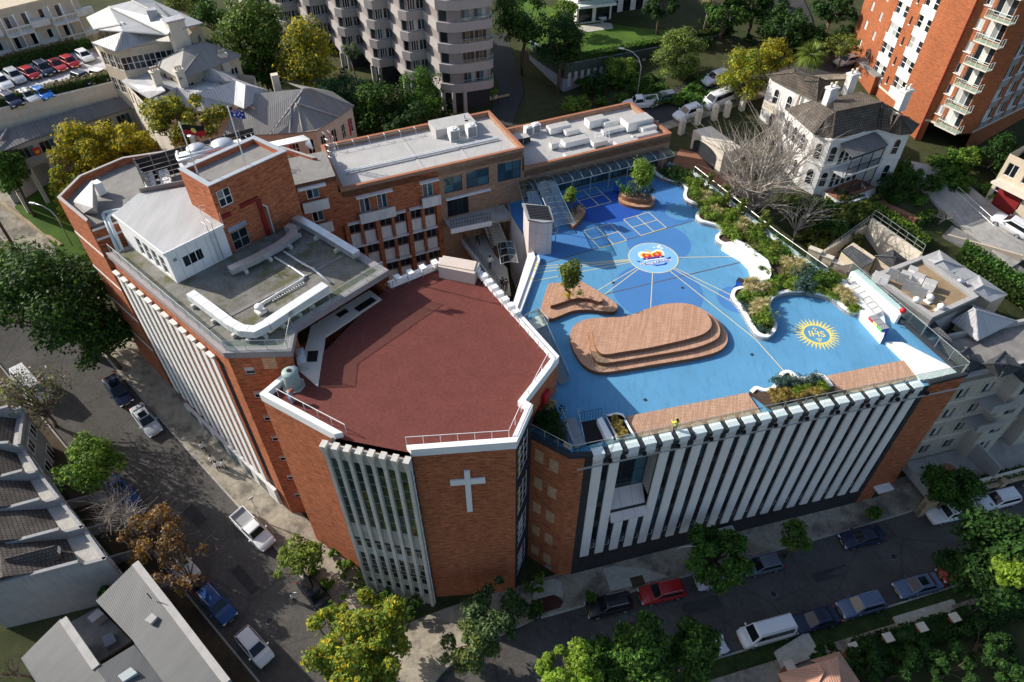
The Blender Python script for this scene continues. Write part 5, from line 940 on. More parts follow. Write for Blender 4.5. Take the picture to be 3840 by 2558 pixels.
def duct(name, label, pts, wd, h, mat='galv', blocks=True, clamp=1.3, cat='air duct'):
    """rectangular duct through 3D points (centre line of the underside)"""
    P = [Vector(p) for p in pts]; root = thing(name, label, cat, P[0])
    for i, (a, b) in enumerate(zip(P[:-1], P[1:])):
        a = a + Vector((0, 0, .004 * i)); b = b + Vector((0, 0, .004 * i)); d = (b - a); L = d.length; d = d / L; n = Vector((-d.y, d.x, 0)).normalized() * wd / 2; e0 = d * (wd * .28 if i else 0); e1 = d * (wd * .28 if i < len(P) - 2 else 0); a2, b2 = a - e0, b + e1
        MB().hexa([a2 - n, b2 - n, b2 + n, a2 + n], [p + Vector((0, 0, h)) for p in (a2 - n, b2 - n, b2 + n, a2 + n)]).build('duct_run', mat, root)
        k = max(1, int(L / clamp))
        for j in range(1, k + 1):
            q = a + d * L * (j - .5) / k; m = n * 1.05; MB().hexa([q - m - d * .015 - Vector((0, 0, .015)), q - m + d * .015 - Vector((0, 0, .015)), q + m + d * .015 - Vector((0, 0, .015)), q + m - d * .015 - Vector((0, 0, .015))], [q - m - d * .015 + Vector((0, 0, h + .015)), q - m + d * .015 + Vector((0, 0, h + .015)), q + m + d * .015 + Vector((0, 0, h + .015)), q + m - d * .015 + Vector((0, 0, h + .015))]).build('flange', mat, root)
            if blocks and j % 2: MB().box((q.x, q.y, (GZ_ + q.z) / 2), (wd * 1.7, .28, q.z - GZ_), math.atan2(n.y, n.x)).build('support_block', 'concrete_light', root)
    return root
g = lambda zf, x, y, z=GZ_ + .35: at(*zf(x, y), z)
duct('air_duct', 'galvanised duct along the far railing of the gravel roof', [g(z22, 370, 470), g(z22, 540, 560), g(z22, 720, 670), g(z22, 930, 800)], .8, .65)
duct('air_duct', 'galvanised duct curving from the brick tower across the gravel roof', [g(z22, 290, 545), g(z22, 345, 560), g(z22, 360, 620), g(z22, 200, 730), g(z22, 0, 840), g(z21, 2120, 945)], .75, .6)
duct('air_duct', 'white duct bending along the front railing of the gravel roof', [g(z21, 1770, 1170), g(z21, 1960, 1310), g(z21, 2130, 1440), g(z21, 2240, 1500), g(z22, 0, 1510), g(z22, 120, 1450)], .8, .7, 'duct_white')
duct('air_duct', 'white tapering duct beside the terrace edge of the gravel roof', [g(z22, 120, 1450), g(z22, 300, 1330), g(z22, 420, 1250), g(z22, 650, 1100)], .9, .75, 'duct_white')
for i, (pts, l) in enumerate(((((250, 740), (440, 860), (520, 900), (680, 1030)), 'white pipe running down the middle of the gravel roof'), (((170, 795), (330, 890), (450, 970), (425, 1000), (200, 1130), (0, 1250)), 'bent white pipe beside the lying ladder'))):
    r = thing('roof_pipe', l, 'pipe', g(z22, *pts[0], GZ_ + .15)); MB().tube([g(z22, *p, GZ_ + .18) for p in pts], .1, 7).build('pipe', 'duct_white', r, True)
    for p in pts[1:-1]: q = g(z22, *p, GZ_); MB().box((q.x, q.y, GZ_ + .05), (.4, .25, .12)).build('pipe_support', 'concrete', r)
a, b_ = g(z22, 135, 1190, GZ_ + .1), g(z22, 440, 1020, GZ_ + .1); la = thing('ladder', 'aluminium ladder lying on the gravel roof', 'ladder', a); d = (b_ - a).normalized(); n_ = Vector((-d.y, d.x, 0)) * .22
for s in (-1, 1): MB().tube([a + n_ * s, b_ + n_ * s], .04, 5).build('rail', 'steel', la)
for k in range(14): q = a + (b_ - a) * ((k + .5) / 14); MB().tube([q - n_, q + n_], .03, 5).build('rung', 'steel', la)
q = g(z22, 45, 1300, GZ_); mv = thing('mushroom_vent', 'white mushroom vent on the gravel roof near the white duct', 'roof vent', q); MB().box((q.x, q.y, GZ_ + .12), (.8, .8, .24), .8).build('base', 'duct_white', mv); MB().lathe((q.x, q.y, GZ_ + .24), [(.2, 0), (.2, .3), (.42, .34), (.4, .5), (.2, .62), (.03, .66)], 14).build('cowl', 'duct_white', mv, True)
def upright_ladder(name, label, p, h, face, cage=False, w_=.24):
    """fixed ladder; face = outward 2D direction"""
    r = thing(name, label, 'ladder', p); f = Vector((*face, 0)).normalized(); n = Vector((-f.y, f.x, 0)) * w_; up = Vector((0, 0, 1))
    for s in (-1, 1): MB().tube([p + n * s + f * .12, p + n * s + f * .12 + up * (h + .9), p + n * s - f * .7 + up * (h + .9)], .035, 5).build('rail', 'steel', r)
    for k in range(int(h / .3)): MB().tube([p - n + f * .12 + up * (.3 + k * .3), p + n + f * .12 + up * (.3 + k * .3)], .02, 4).build('rung', 'steel', r)
    if cage:
        for k in range(max(3, int(h / .7))): MB().tube([p + f * (.12 + .7 * math.sin(t)) + n * 1.5 * math.cos(t) + up * (1.4 + k * .7) for t in [math.pi * i / 8 for i in range(9)]], .025, 4).build('cage_hoop', 'steel', r)
        for i in range(1, 8, 1): t = math.pi * i / 8; MB().tube([p + f * (.12 + .7 * math.sin(t)) + n * 1.5 * math.cos(t) + up * 1.4, p + f * (.12 + .7 * math.sin(t)) + n * 1.5 * math.cos(t) + up * (h + .7)], .02, 4).build('cage_bar', 'steel', r)
    return r
w = WF(RM[0], RM[1]); upright_ladder('access_ladder', 'steel access ladder on the corner of the white rooftop room', w.p(w.L - 1.2, GZ_, .05), 3.3, (w.n.x, w.n.y))
rp2 = [Vector((*p, ZR + .3)) for p in (ro[1], (ro[1][0] - .9, ro[1][1] + 2.2), (ro[1][0] - 2.4, ro[1][1] + 1.4))]; railing('roof_guardrail', 'white guard rail at the ladder head on the rooftop room', rp2, .9, .8, 'white', None, .025, 2)
for k in range(2): r = thing('drop_pipe', ['outer', 'inner'][k] + ' of two silver pipes dropping down to the gravel roof', 'pipe', g(z21, 1100 + 40 * k, 770, GZ_)); MB().tube([g(z21, 1290 + 20 * k, 290 + 10 * k, 28.6), g(z21, 1250, 330 + 15 * k, 28.5), g(z21, 960 + k * 45, 385 + 25 * k, 28.7), g(z21, 945 + k * 45, 400 + 30 * k, 28.6), g(z21, 1085 + k * 42, 740 - k * 5, GZ_ + .1)], .17, 8).build('pipe', 'pipe_blue', r, True)
hd = thing('roof_hood', 'white ribbed triangular hood on the west corner roof', 'roof hood', at(*z21(760, 330), 28.15)); q = [at(*z21(*p), 28.16) for p in ((665, 285), (765, 395), (895, 400), (905, 300))]; t_ = [at(*z21(*p), 29.9) for p in ((850, 85), (850, 340))]
hm = MB(); hm.face([q[0], q[1], t_[1], t_[0]]); hm.face([q[1], q[2], t_[1]]); hm.face([q[2], q[3], t_[0], t_[1]]); hm.face([q[3], q[0], t_[0]]); hm.face([q[0], q[3], q[2], q[1]]); hm.build('hood', 'metal_white', hd); q = at(*z21(900, 150), 29); MB().box((q.x, q.y, 28.9), (.8, .9, 1.3), .9).build('outlet', 'white', hd)
ls = thing('louvre_screen', 'tall black louvred plant screen on the upper roof', 'screen', (-38.5, 62.7, 28.15)); sa, sb_ = (-38.3, 62.4), (-28.2, 69.3)
for A_, B_ in ((sa, sb_), ((-35.6, 58.6), sa)):
    w = WF(A_, B_); n = max(1, int(w.L / 1.5))
    for k in range(n):
        for j in range(5): MB().wbox(w, k * w.L / n + .05, (k + 1) * w.L / n - .05, 28.3 + j * .54, 28.3 + j * .54 + .46, -.05, .04).build('louvre_panel', 'screen_dark', ls)
    for k in range(n + 1): MB().wbox(w, k * w.L / n - .04, k * w.L / n + .04, 28.15, 31.05, -.08, .08).build('post', 'grey_mid', ls)
w = WF(at2(*z21(1275, 165), 30.5), at2(*z21(1700, 85), 30.5)); MB().wbox(w, 0, w.L, 28.2, 30.5, -.05, .05).build('front_panel', 'metal_taupe', ls)
def condenser(label, x, y, z, rz, s=1.0, fans=1, up=True):
    r = thing('condenser_unit', label, 'air conditioner', (x, y, z), 'white condenser units on the roofs', rz); m = MB(); m.box((0, 0, .55 * s), (.95 * s, .8 * s, 1.1 * s)); m.build('casing', 'white', r, False, True); m = MB()
    for k in range(fans): m.lathe((0, (k - (fans - 1) / 2) * .6, 1.1 * s), [(.34 * s, 0), (.34 * s, .08), (.26 * s, .09)], 14)
    m.build('fan_ring', 'white_dirty', r, True, True); m = MB(); m.lathe((0, 0, 1.1 * s + .05), [(.24 * s, 0), (.05 * s, .05)], 10); m.build('fan', 'charcoal', r, True, True); m = MB(); m.box((0, -.41 * s, .55 * s), (.8 * s, .02, .9 * s)); m.build('grille', 'grey_mid', r, False, True); return r
for k in range(8):
    c, rr_ = k // 4, k % 4; p = at(*z21(1355 + c * 140 + rr_ * 9, 20 + rr_ * 38 - c * 25), 29.4); condenser('white condenser unit in the rows behind the plant screen', p.x, p.y, 28.17, .6)
pf = thing('plant_platform', 'steel plant platform with silver fan domes behind the brick tower', 'plant platform', at(790, 590, 31)); q = [at2(*p, 31.2) for p in ((655, 575), (900, 520), (930, 560), (690, 622))]; MB().prism(q, 28.2, 31.2).build('platform', 'white_dirty', pf)
for x, y, r_ in ((735, 555, 1.0), (833, 538, 1.15)): p = at(x, y, 31.7); MB().lathe((p.x, p.y, 31.2), [(r_ * .7, 0), (r_ * .7, .4), (r_, .45), (r_ * .95, .62), (r_ * .5, .8), (.05, .86)], 18).build('fan_dome', 'galv', pf, True)
MB().tube([at(665, 585, 31.5), at(670, 605, 31.6), at(780, 580, 31.6), at(900, 548, 31.6)], .22, 8).build('silver_pipe', 'galv', pf, True); MB().tube([at(665, 570, 31.5), at(668, 590, 31.6), at(780, 567, 31.9), at(890, 540, 31.9)], .18, 8).build('silver_pipe', 'galv', pf, True)
p = at(725, 530, 31.6); MB().lathe((p.x, p.y, 31.2), [(.28, 0), (.28, 1.0), (.4, 1.02), (.4, 1.12)], 12).build('stack', 'galv', pf, True)
def flag(label, base, h, w_, hh, kind, az):
    r = thing('flagpole', label, 'flagpole', base); MB().tube([base, base + Vector((0, 0, h))], .075, 8, 0, .045).build('pole', 'white', r, True); MB().lathe(base + Vector((0, 0, h)), [(.05, 0), (.09, .06), (.02, .16)], 8).build('finial', 'white', r); d = Vector((math.cos(az), math.sin(az), 0)); n = Vector((-d.y, d.x, 0)); top = base + Vector((0, 0, h - .1))
    def cl(u, v): return top + d * (.08 + u * w_) + n * (.16 * math.sin(u * 7) * u) + Vector((0, 0, -v * hh - .22 * u * w_ * .5))
    def piece(name, u0, u1, v0, v1, mat, off=0, par=r, nn_=8):
        m = MB()
        for s in (1, -1):
            o = n * (off + .006) * s
            for k in range(nn_): a, b = u0 + (u1 - u0) * k / nn_, u0 + (u1 - u0) * (k + 1) / nn_; q = [cl(a, v1) + o, cl(b, v1) + o, cl(b, v0) + o, cl(a, v0) + o]; m.face(q if s < 0 else q[::-1])
        return m.build(name, mat, par)
    def disc(name, u, v, rad, mat, off, par, k_=14):
        m = MB()
        for s in (1, -1): m.face([cl(u + rad * math.cos(2 * math.pi * i / k_) / w_, v + rad * math.sin(2 * math.pi * i / k_) / hh) + n * off * s for i in range(k_)][::s])
        return m.build(name, mat, par)
    if kind == 0: f = piece('flag_cloth', 0, 1, 0, .5, 'black'); piece('flag_half', 0, 1, .5, 1, 'red_paint', 0, f); disc('flag_disc', .5, .5, hh * .25, 'yellow_paint', .02, f)
    else:
        f = piece('flag_cloth', 0, 1, 0, 1, 'ribbon'); piece('flag_cross', 0, .5, .2, .3, 'white', .008, f, 4); piece('flag_cross', .2, .3, 0, .5, 'white', .009, f, 2); piece('flag_cross', 0, .5, .225, .275, 'red_paint', .012, f, 4); piece('flag_cross', .225, .275, 0, .5, 'red_paint', .013, f, 2)
        for u, v, s_ in ((.25, .75, .12), (.75, .2, .07), (.75, .82, .07), (.62, .48, .07), (.88, .42, .07)): disc('flag_star', u, v, s_, 'white', .01, f, 7)
    return r
flag('white flagpole flying a black, red and yellow flag', at(748, 668, 33.3), 5.3, 1.75, .95, 0, R(5)); flag('white flagpole flying a dark blue flag with stars', at(925, 632, 33.3), 5.9, 1.25, .68, 1, R(-12))
p = at(*z12(745, 1490), 27.3); upright_ladder('caged_ladder', 'silver caged ladder leaning beside the roof pipes', Vector((p.x - .6, p.y + .6, 26.5)), 3.0, (.6, -.8), True, .3); p = at(940, 520, 31.5); upright_ladder('caged_ladder', 'caged ladder at the end of the black plant screen', Vector((p.x, p.y, 28.3)), 2.4, (.6, -.8), True, .3)
bp = thing('roof_pipe', 'bundle of lagged white pipes on the roof beside the tower', 'pipe', at(*z12(300, 1310), 29.4))
for k in range(4): MB().tube([at(*z12(95 + k * 8, 1325 + k * 13), 28.9), at(*z12(440 + k * 16, 1250 + k * 10), 28.9), at(*z12(470 + k * 16, 1340 + k * 10), 28.6)], .14, 7).build('pipe', 'duct_white', bp, True)
for x, y, l in ((1815, 1225, 'large condenser unit with black fan on the grey roof, nearest the pipes'), (1975, 1190, 'large condenser unit with black fan beside the roof corner'), (1935, 1130, 'small condenser unit with black fan near the vent pipe')): p = at(*z12(x, y), 27.2); condenser(l, p.x, p.y, 26.42, ang, 1.25 if y > 1150 else .9)
p = at(*z12(1850, 1150), 26.9); v_ = thing('roof_vent', 'round white roof vent beside the condensers', 'roof vent', (p.x, p.y, 26.4)); MB().lathe((p.x, p.y, 26.4), [(.3, 0), (.34, .5), (.5, .52), (.5, .8), (.3, .85)], 12).build('cowl', 'white', v_, True); MB().tube([(p.x + .9, p.y + .5, 26.4), (p.x + .9, p.y + .5, 28)], .06, 6).build('pipe', 'grey_mid', v_)
def rbox(name, label, zf, x, y, L, W_, h, z=23.72, mat='duct_white', cat='air handling unit', rz=ang, legs=True):
    p = at(*zf(x, y), z + h); r = thing(name, label, cat, (p.x, p.y, z)); q = .18 if legs else 0; MB().box((p.x, p.y, z + q + (h - q) / 2), (L, W_, h - q), rz).build('casing', mat, r); MB().box((p.x, p.y, z + h + .015), (L * .96, W_ * .94, .04), rz).build('lid', 'membrane', r)
    ca, sa_ = math.cos(rz), math.sin(rz)
    for k in range(1, max(2, int(L / 1.0))): u = -L / 2 + k * L / max(2, int(L / 1.0)); MB().box((p.x + u * ca, p.y + u * sa_, z + q + (h - q) / 2), (.04, W_ + .04, h - q + .04), rz).build('flange', 'duct_white', r)
    if legs:
        for s in (-1, 1): MB().box((p.x + s * L * .35 * ca, p.y + s * L * .35 * sa_, z + .09), (.15, W_, .18), rz).build('support', 'steel', r)
    return r
for i, (x, y, L, W_, h, l) in enumerate(((430, 1150, 3.0, 1.3, .9, 'grey air handling box left of centre on the far roof'), (545, 1190, 1.9, .9, .7, 'low box beside the left air handling unit'), (770, 1085, 2.6, 1.4, 1.1, 'tall air handling unit near the back parapet'), (910, 1105, 2.5, 1.2, .8, 'long low unit joined to the tall air handling unit'), (1150, 1085, 3.8, 2.0, 1.3, 'largest silver plant box near the far corner'), (1250, 1160, 2.2, 1.0, .8, 'small box in front of the largest plant box'), (580, 1275, 3.4, 1.3, .8, 'long silver duct box in the middle of the far roof'), (800, 1290, 2.0, 1.0, .7, 'short duct box next to the white frame'), (930, 1180, 3.2, .8, .6, 'narrow duct running between the plant boxes'), (605, 1395, 3.6, .9, .6, 'duct along the front parapet of the far roof'), (1050, 1290, 3.2, .9, .6, 'pale duct at the right of the front parapet'), (1220, 1230, 3.6, .8, .6, 'dark ended duct near the right parapet'), (385, 1310, 1.0, .8, .8, 'small white box in front of the left unit'))): rbox('air_handler', l, z13, x, y, L, W_, h)
for x, y, l in ((150, 1180, 'wall mounted style condenser left of a pair near the back parapet'), (220, 1155, 'right condenser of the pair near the back parapet')): p = at(*z13(x, y), 24.6); condenser(l, p.x, p.y, 23.72, ang, 1.05)
for k, (x, y) in enumerate(((175, 1390), (190, 1460), (230, 1480))): rbox('air_handler', ['upper', 'middle', 'lower'][k] + ' of three bluish units on the low roof corner', z13, x, y, 1.5, 1.1, .8, 22.6, 'pipe_blue')
rbox('dark_unit', 'charcoal twin fan unit at the left edge of the far roof', z13, 85, 1255, 2.0, 1.2, .9, 23.72, 'charcoal')
fr = thing('pipe_stand', 'white steel pipe stand among the roof ducts', 'pipe stand', at(*z13(830, 1320), 23.72)); q = at(*z13(830, 1330), 23.72)
for k in range(5): MB().tube([(q.x - 1 + k * .5, q.y + k * .22, 23.72), (q.x - .8 + k * .42, q.y + .8 + k * .2, 24.9)], .03, 4).build('strut', 'white', fr)
for z in (24.0, 24.45, 24.9): MB().tube([(q.x - 1, q.y + .2, z), (q.x + 1, q.y + 1.1, z)], .03, 4).build('strut', 'white', fr)
def proof(parent, faces, mat, name='roof_plane', th=.14):
    """roof planes; each face a list of (pixel fn, x, y, z)"""
    for f in faces:
        q = [at(*f_[0](f_[1], f_[2]), f_[3]) for f_ in f]; nrm = (q[1] - q[0]).cross(q[2] - q[0])
        if nrm.z < 0: q = q[::-1]
        MB().hexa([p - Vector((0, 0, th)) for p in q], q).build(name, mat, parent)
def ridge(parent, a, b, mat='steel', r=.1): MB().tube([a, b], r, 5).build('ridge_cap', mat, parent)
def body(parent, poly, z0, z1, mat, wins=None, fr='white', gl='glass_dark', rev=.12):
    """walls with windows; wins: {edge: (list of z ranges, count, width)} """
    poly = ccw(poly); fs = []
    for i in range(len(poly)):
        w = WF(poly[i], poly[(i + 1) % len(poly)]); fs.append(w); ops = []
        if wins and i in wins:
            zs, n, wd = wins[i]
            for a, b in zs:
                for k in range(n): c = w.L * (k + .5) / n; ops.append((c - wd / 2, c + wd / 2, a, b))
        m = MB(); wallmesh(m, w, 0, w.L, z0, z1, ops, rev); m.build('wall', mat, parent)
        for o in ops: window(parent, w, o, rev * .6, 2 if o[1] - o[0] > .8 else 1, 1 if o[3] - o[2] < 1.7 else 2, fr, gl, .06)
    return fs
def P(zf, pts, z): return [at2(*zf(*p), z) for p in pts]
def hip(parent, zf, eave, rg, ze, zr, mat, over=None):
    """hip roof: eave = 4 pixel corners in order, rg = 2 ridge pixels (first near edge 3-0, second near edge 1-2)"""
    E = [(zf, x, y, ze) for x, y in eave]; r0, r1 = (zf, *rg[0], zr), (zf, *rg[1], zr)
    proof(parent, [[E[0], E[1], r1, r0], [E[1], E[2], r1], [E[2], E[3], r0, r1], [E[3], E[0], r0]], mat)
    Q = [at(*zf(x, y), ze) for x, y in eave]; A_, B_ = at(*zf(*rg[0]), zr), at(*zf(*rg[1]), zr)
    for a, b in ((A_, B_), (Q[0], A_), (Q[3], A_), (Q[1], B_), (Q[2], B_)): ridge(parent, a, b, mat, .09)
b1 = thing('grey_roof_building', 'long two storey cream building with pale grey metal roof beside the car park', 'building', (*at2(*z11(1300, 300), 25), 22))
body(b1, P(z11, [(880, 395), (1070, 465), (1700, 360), (1840, 225), (1400, 20), (960, 75)], 30.8), 18, 30.8, 'render_beige', {0: ([(24.5, 26.3), (28, 29.8)], 3, 1.2), 1: ([(24.5, 26.3), (28, 29.8)], 6, 1.4), 5: ([(28, 29.8), (24.5, 26)], 4, 1.2), 2: ([(28, 29.8)], 2, 1.0)})
E1 = lambda x, y, z: (z11, x, y, z)
proof(b1, [[E1(840, 390, 31), E1(1070, 475, 31), E1(1540, 320, 31.2), E1(1130, 290, 32.4)], [E1(1000, 60, 32.6), E1(1540, 320, 32.2), E1(1130, 290, 32.3), E1(860, 270, 31), E1(790, 160, 31), E1(1030, 105, 31.6)], [E1(1000, 60, 32.8), E1(1215, 5, 33.6), E1(1600, 200, 33.6), E1(1720, 245, 32.9), E1(1540, 320, 32.4)], [E1(1215, 5, 33.6), E1(1390, -5, 32.5), E1(1865, 210, 31.2), E1(1720, 245, 31.6), E1(1600, 200, 33.6)]], 'metal_grey')
for a, b in (((1215, 5, 33.7), (1600, 200, 33.7)), ((1130, 290, 32.5), (1540, 320, 32.4)), ((1000, 60, 32.8), (1540, 320, 32.5)), ((860, 270, 31.1), (1110, 225, 32.5)), ((1130, 290, 32.5), (1060, 475, 31.1)), ((940, 130, 31.4), (1140, 215, 32.5))): ridge(b1, at(*z11(*a[:2]), a[2]), at(*z11(*b[:2]), b[2]), 'metal_white', .12)
q = P(z11, [(1540, 215), (1690, 180), (1650, 150), (1500, 190)], 33.8); MB().prism(q, 24, 33.8).build('stair_tower', 'render_cream', b1); MB().prism(inset(q, -.15), 33.8, 34.0).build('stair_tower_roof', 'metal_light', b1)
q = P(z11, [(1345, 100), (1440, 90), (1420, 65), (1340, 80)], 34.3); MB().prism(q, 32.5, 34.3).build('roof_vent', 'metal_light', b1)
q = P(z11, [(1230, 430), (1280, 480), (1690, 360), (1600, 310)], 28.8); MB().prism(q, 28.6, 28.85).build('verandah_roof', 'white_dirty', b1)
b2 = thing('grey_hip_building', 'lower building with dark grey hipped roof behind the white roofed villa', 'building', (*at2(*z11(1800, 600), 24), 20))
body(b2, P(z11, [(1450, 590), (1650, 705), (2190, 520), (1870, 400)], 28.7), 17, 28.7, 'render_beige', {0: ([(25.5, 27.8)], 3, .8), 1: ([(25.5, 27.5)], 4, 1.1)})
hip(b2, z11, [(1420, 590), (1650, 725), (2215, 512), (1870, 388)], [(1690, 440), (1900, 392)], 29, 30.9, 'metal_taupe')
b3 = thing('white_roof_villa', 'old villa with white metal hipped roofs and pale chimneys', 'building', (*at2(*z11(1700, 850), 22), 17))
body(b3, P(z11, [(1140, 750), (1330, 950), (1480, 1040), (1780, 990), (2040, 910), (2340, 985), (2340, 700), (1700, 600)], 26.8), 14, 26.8, 'render_cream', {0: ([(24, 26.2)], 4, .9), 3: ([(24, 26)], 3, .9), 4: ([(24, 26)], 3, .9)})
proof(b3, [[E1(1115, 745, 27), E1(1290, 640, 27), E1(1520, 800, 28.3), E1(1270, 845, 27.2)], [E1(1270, 845, 27.2), E1(1370, 905, 27), E1(1520, 830, 28.6), E1(1450, 760, 28.4)], [E1(1300, 975, 27), E1(1440, 890, 28.8), E1(1500, 870, 29), E1(1480, 1060, 27)], [E1(1480, 1060, 27), E1(1500, 870, 29), E1(1625, 800, 29), E1(1605, 930, 27.6)], [E1(1605, 960, 27.2), E1(1625, 800, 29), E1(1780, 870, 28.6), E1(1770, 990, 27.2)], [E1(1770, 1010, 27), E1(1780, 870, 28.6), E1(2165, 740, 28.6), E1(2150, 960, 27), E1(1930, 1030, 27)], [E1(2150, 960, 27), E1(2165, 740, 28.6), E1(2255, 780, 28.8), E1(2240, 995, 27)], [E1(2240, 995, 27), E1(2255, 780, 28.8), E1(2480, 850, 27)], [E1(2165, 740, 28.6), E1(2080, 690, 27.5), E1(2470, 830, 27), E1(2255, 780, 28.8)], [E1(1720, 730, 27), E1(1925, 620, 29), E1(2170, 740, 28), E1(2040, 780, 27)], [E1(1925, 620, 29), E1(2180, 690, 27), E1(2170, 740, 28)], [E1(1290, 640, 27), E1(1480, 700, 27.6), E1(1720, 800, 27.6), E1(1640, 860, 28.2), E1(1520, 800, 28.3)], [E1(1720, 800, 27.4), E1(1920, 720, 27.2), E1(2040, 780, 27.2), E1(1800, 860, 28.2), E1(1640, 860, 28)]], 'metal_light')
for x, y, z in ((1280, 640, 27.2), (1470, 800, 28), (1690, 790, 27.8), (2080, 640, 27.6)):
    p = at(*z11(x, y), z); c = MB().box((p.x, p.y, z + .9), (1.0, .8, 2.2), .7).build('chimney', 'render_cream', b3); MB().box((p.x, p.y, z + 2.05), (1.25, 1.05, .2), .7).build('chimney_cap', 'render_cream', c)
    for k in range(3): q = (p.x + (k - 1) * .3 * math.cos(.7), p.y + (k - 1) * .3 * math.sin(.7), z + 2.15); MB().lathe(q, [(.11, 0), (.13, .4), (.15, .42), (.15, .5)], 8).build('chimney_pot', 'render_beige', c)
b4 = thing('sandstone_building', 'sandstone building with dark grey hipped metal roof and pink shutters', 'building', (*at2(*z12(450, 1050), 20), 16))
E2 = lambda x, y, z: (z12, x, y, z)
fs = body(b4, P(z12, [(-300, 1240), (110, 1215), (545, 1190), (745, 1075), (880, 965), (500, 825), (430, 830), (-180, 980)], 24.3), 13, 24.3, 'render_cream', {1: ([(20.5, 23)], 3, .9), 2: ([(20.5, 23), (16.5, 18.6)], 2, .9), 3: ([(20.8, 22.8), (16.8, 18.8)], 2, .9)}, 'white', 'glass_dark')
for w in fs[1:4]:
    for k in range(int(w.L / 1.8)): MB().wbox(w, .4 + k * 1.8, .75 + k * 1.8, 20.5, 22.9, 0, .05).build('shutter', 'crown_red', b4) if k % 2 else None
proof(b4, [[E2(-320, 1250, 24.5), E2(110, 1235, 24.5), E2(435, 815, 28), E2(-100, 870, 27.6)], [E2(110, 1235, 24.5), E2(325, 930, 26.9), E2(380, 950, 26.9), E2(430, 1215, 24.5)], [E2(325, 930, 26.9), E2(435, 815, 28), E2(500, 812, 28), E2(760, 1070, 24.6), E2(380, 950, 26.9)], [E2(500, 812, 28), E2(900, 970, 24.5), E2(760, 1070, 24.6)], [E2(380, 950, 26.9), E2(760, 1070, 24.6), E2(555, 1200, 24.5), E2(430, 1215, 24.5)], [E2(435, 815, 28), E2(500, 812, 28), E2(900, 970, 24.5), E2(700, 840, 24.5), E2(300, 760, 24.5)]], 'metal_taupe')
for a, b in (((435, 815, 28.1), (130, 1235, 24.6)), ((500, 812, 28.1), (900, 970, 24.6)), ((325, 930, 27), (310, 1220, 24.6)), ((380, 950, 27), (760, 1070, 24.7)), ((435, 815, 28.1), (500, 812, 28.1))): ridge(b4, at(*z12(*a[:2]), a[2]), at(*z12(*b[:2]), b[2]), 'metal_light', .1)
p = at(*z12(215, 880), 26); c = MB().box((p.x, p.y, 27.2), (.9, .9, 3.4), .4).build('chimney', 'render_cream', b4)
cpk = thing('car_park', 'raised car park deck with pale concrete floor and cream retaining wall', 'car park', (*at2(*z11(400, 800), 25), 14))
CP = P(z11, [(-300, 1030), (0, 955), (1130, 700), (1000, 640), (880, 480), (700, 430), (0, 640), (-300, 730)], 25)
MB().prism(CP, 24.4, 25.0).build('deck', 'carpark', cpk); w0 = WF(at2(*z11(-300, 1150), 24.4), at2(*z11(1150, 800), 24.4)); MB().wbox(w0, 0, w0.L, 14, 25.4, -.5, 0).build('retaining_wall', 'render_cream', cpk); MB().wbox(w0, 0, w0.L, 24.0, 24.2, 0, .15).build('ledge', 'render_cream', cpk)
w = WF(at2(*z11(1010, 650), 25), at2(*z11(870, 440), 25)); MB().wbox(w, -.3, w.L, 25, 26, -.1, .1).build('parapet', 'render_cream', cpk)
hedge('hedge', 'brown topped clipped hedge along the front of the car park', at2(*z11(-200, 1000), 25.4), at2(*z11(1115, 690), 25.4), 1.5, 24.9, 26.3, 'leaf_hedgetop', 'leaf_hedge'); hedge('hedge', 'clipped hedge along the back of the car park', at2(*z11(-250, 660), 25.6), at2(*z11(705, 420), 25.6), 1.3, 25.0, 26.6, 'leaf_hedgetop', 'leaf_hedge'); hedge('hedge', 'short bright green hedge end beside the car park', at2(*z11(715, 425), 25.6), at2(*z11(830, 395), 25.6), 1.2, 25.0, 26.3, 'leaf_bright', 'leaf_mid')
co2 = thing('colonnade_wing', 'low school wing with dark metal roof and columned ground floor', 'building', (*at2(*z11(500, 1200), 18), 12))
proof(co2, [[E1(60, 1185, 23.4), E1(1170, 868, 23.5), E1(1210, 985, 22.4), E1(225, 1305, 22.4)], [E1(60, 1185, 23.4), E1(225, 1305, 22.4), E1(-100, 1440, 22.4), E1(-200, 1250, 23.4)], [E1(1170, 868, 23.5), E1(1330, 1080, 22), E1(1300, 1100, 22), E1(1210, 985, 22.4)]], 'metal_dark'); ridge(co2, at(*z11(60, 1185), 23.5), at(*z11(-100, 1440), 22.5), 'metal_light', .12)
w = WF(at2(*z11(-100, 1422), 22.3), at2(*z11(1210, 980), 22.3)); ops = [(.5 + k * 2.6, 2.4 + k * 2.6, 20.2, 21.7) for k in range(int(w.L / 2.6))]; m = MB(); wallmesh(m, w, 0, w.L, 19.2, 22.3, ops); m.build('wall', 'render_grey', co2)
for o in ops: window(co2, w, o, .1, 3, 1, 'grey_mid', ['glass_dark', 'glass_dark', 'glass_blue'], .06)
MB().wbox(w, 0, w.L, 9, 19.2, -6, -3.2).build('inner_wall', 'render_grey', co2); MB().wbox(w, 0, w.L, 18.9, 19.2, -5.9, -.1).build('soffit', 'render_grey', co2)
for k in range(9): MB().wbox(w, .5 + k * 2.6, 1.0 + k * 2.6, 10, 18.9, -.55, -.05).build('column', 'render_cream', co2)
q = w.uz(*z11(340, 1388)); em = MB().wbox(w, q[0] - .45, q[0] + .45, q[1] - .5, q[1] + .5, 0, .06).build('crest', 'crown_red', co2); MB().wbox(w, q[0] - .25, q[0] + .25, q[1] - .3, q[1] + .1, .06, .08).build('crest_shield', 'gold', em)
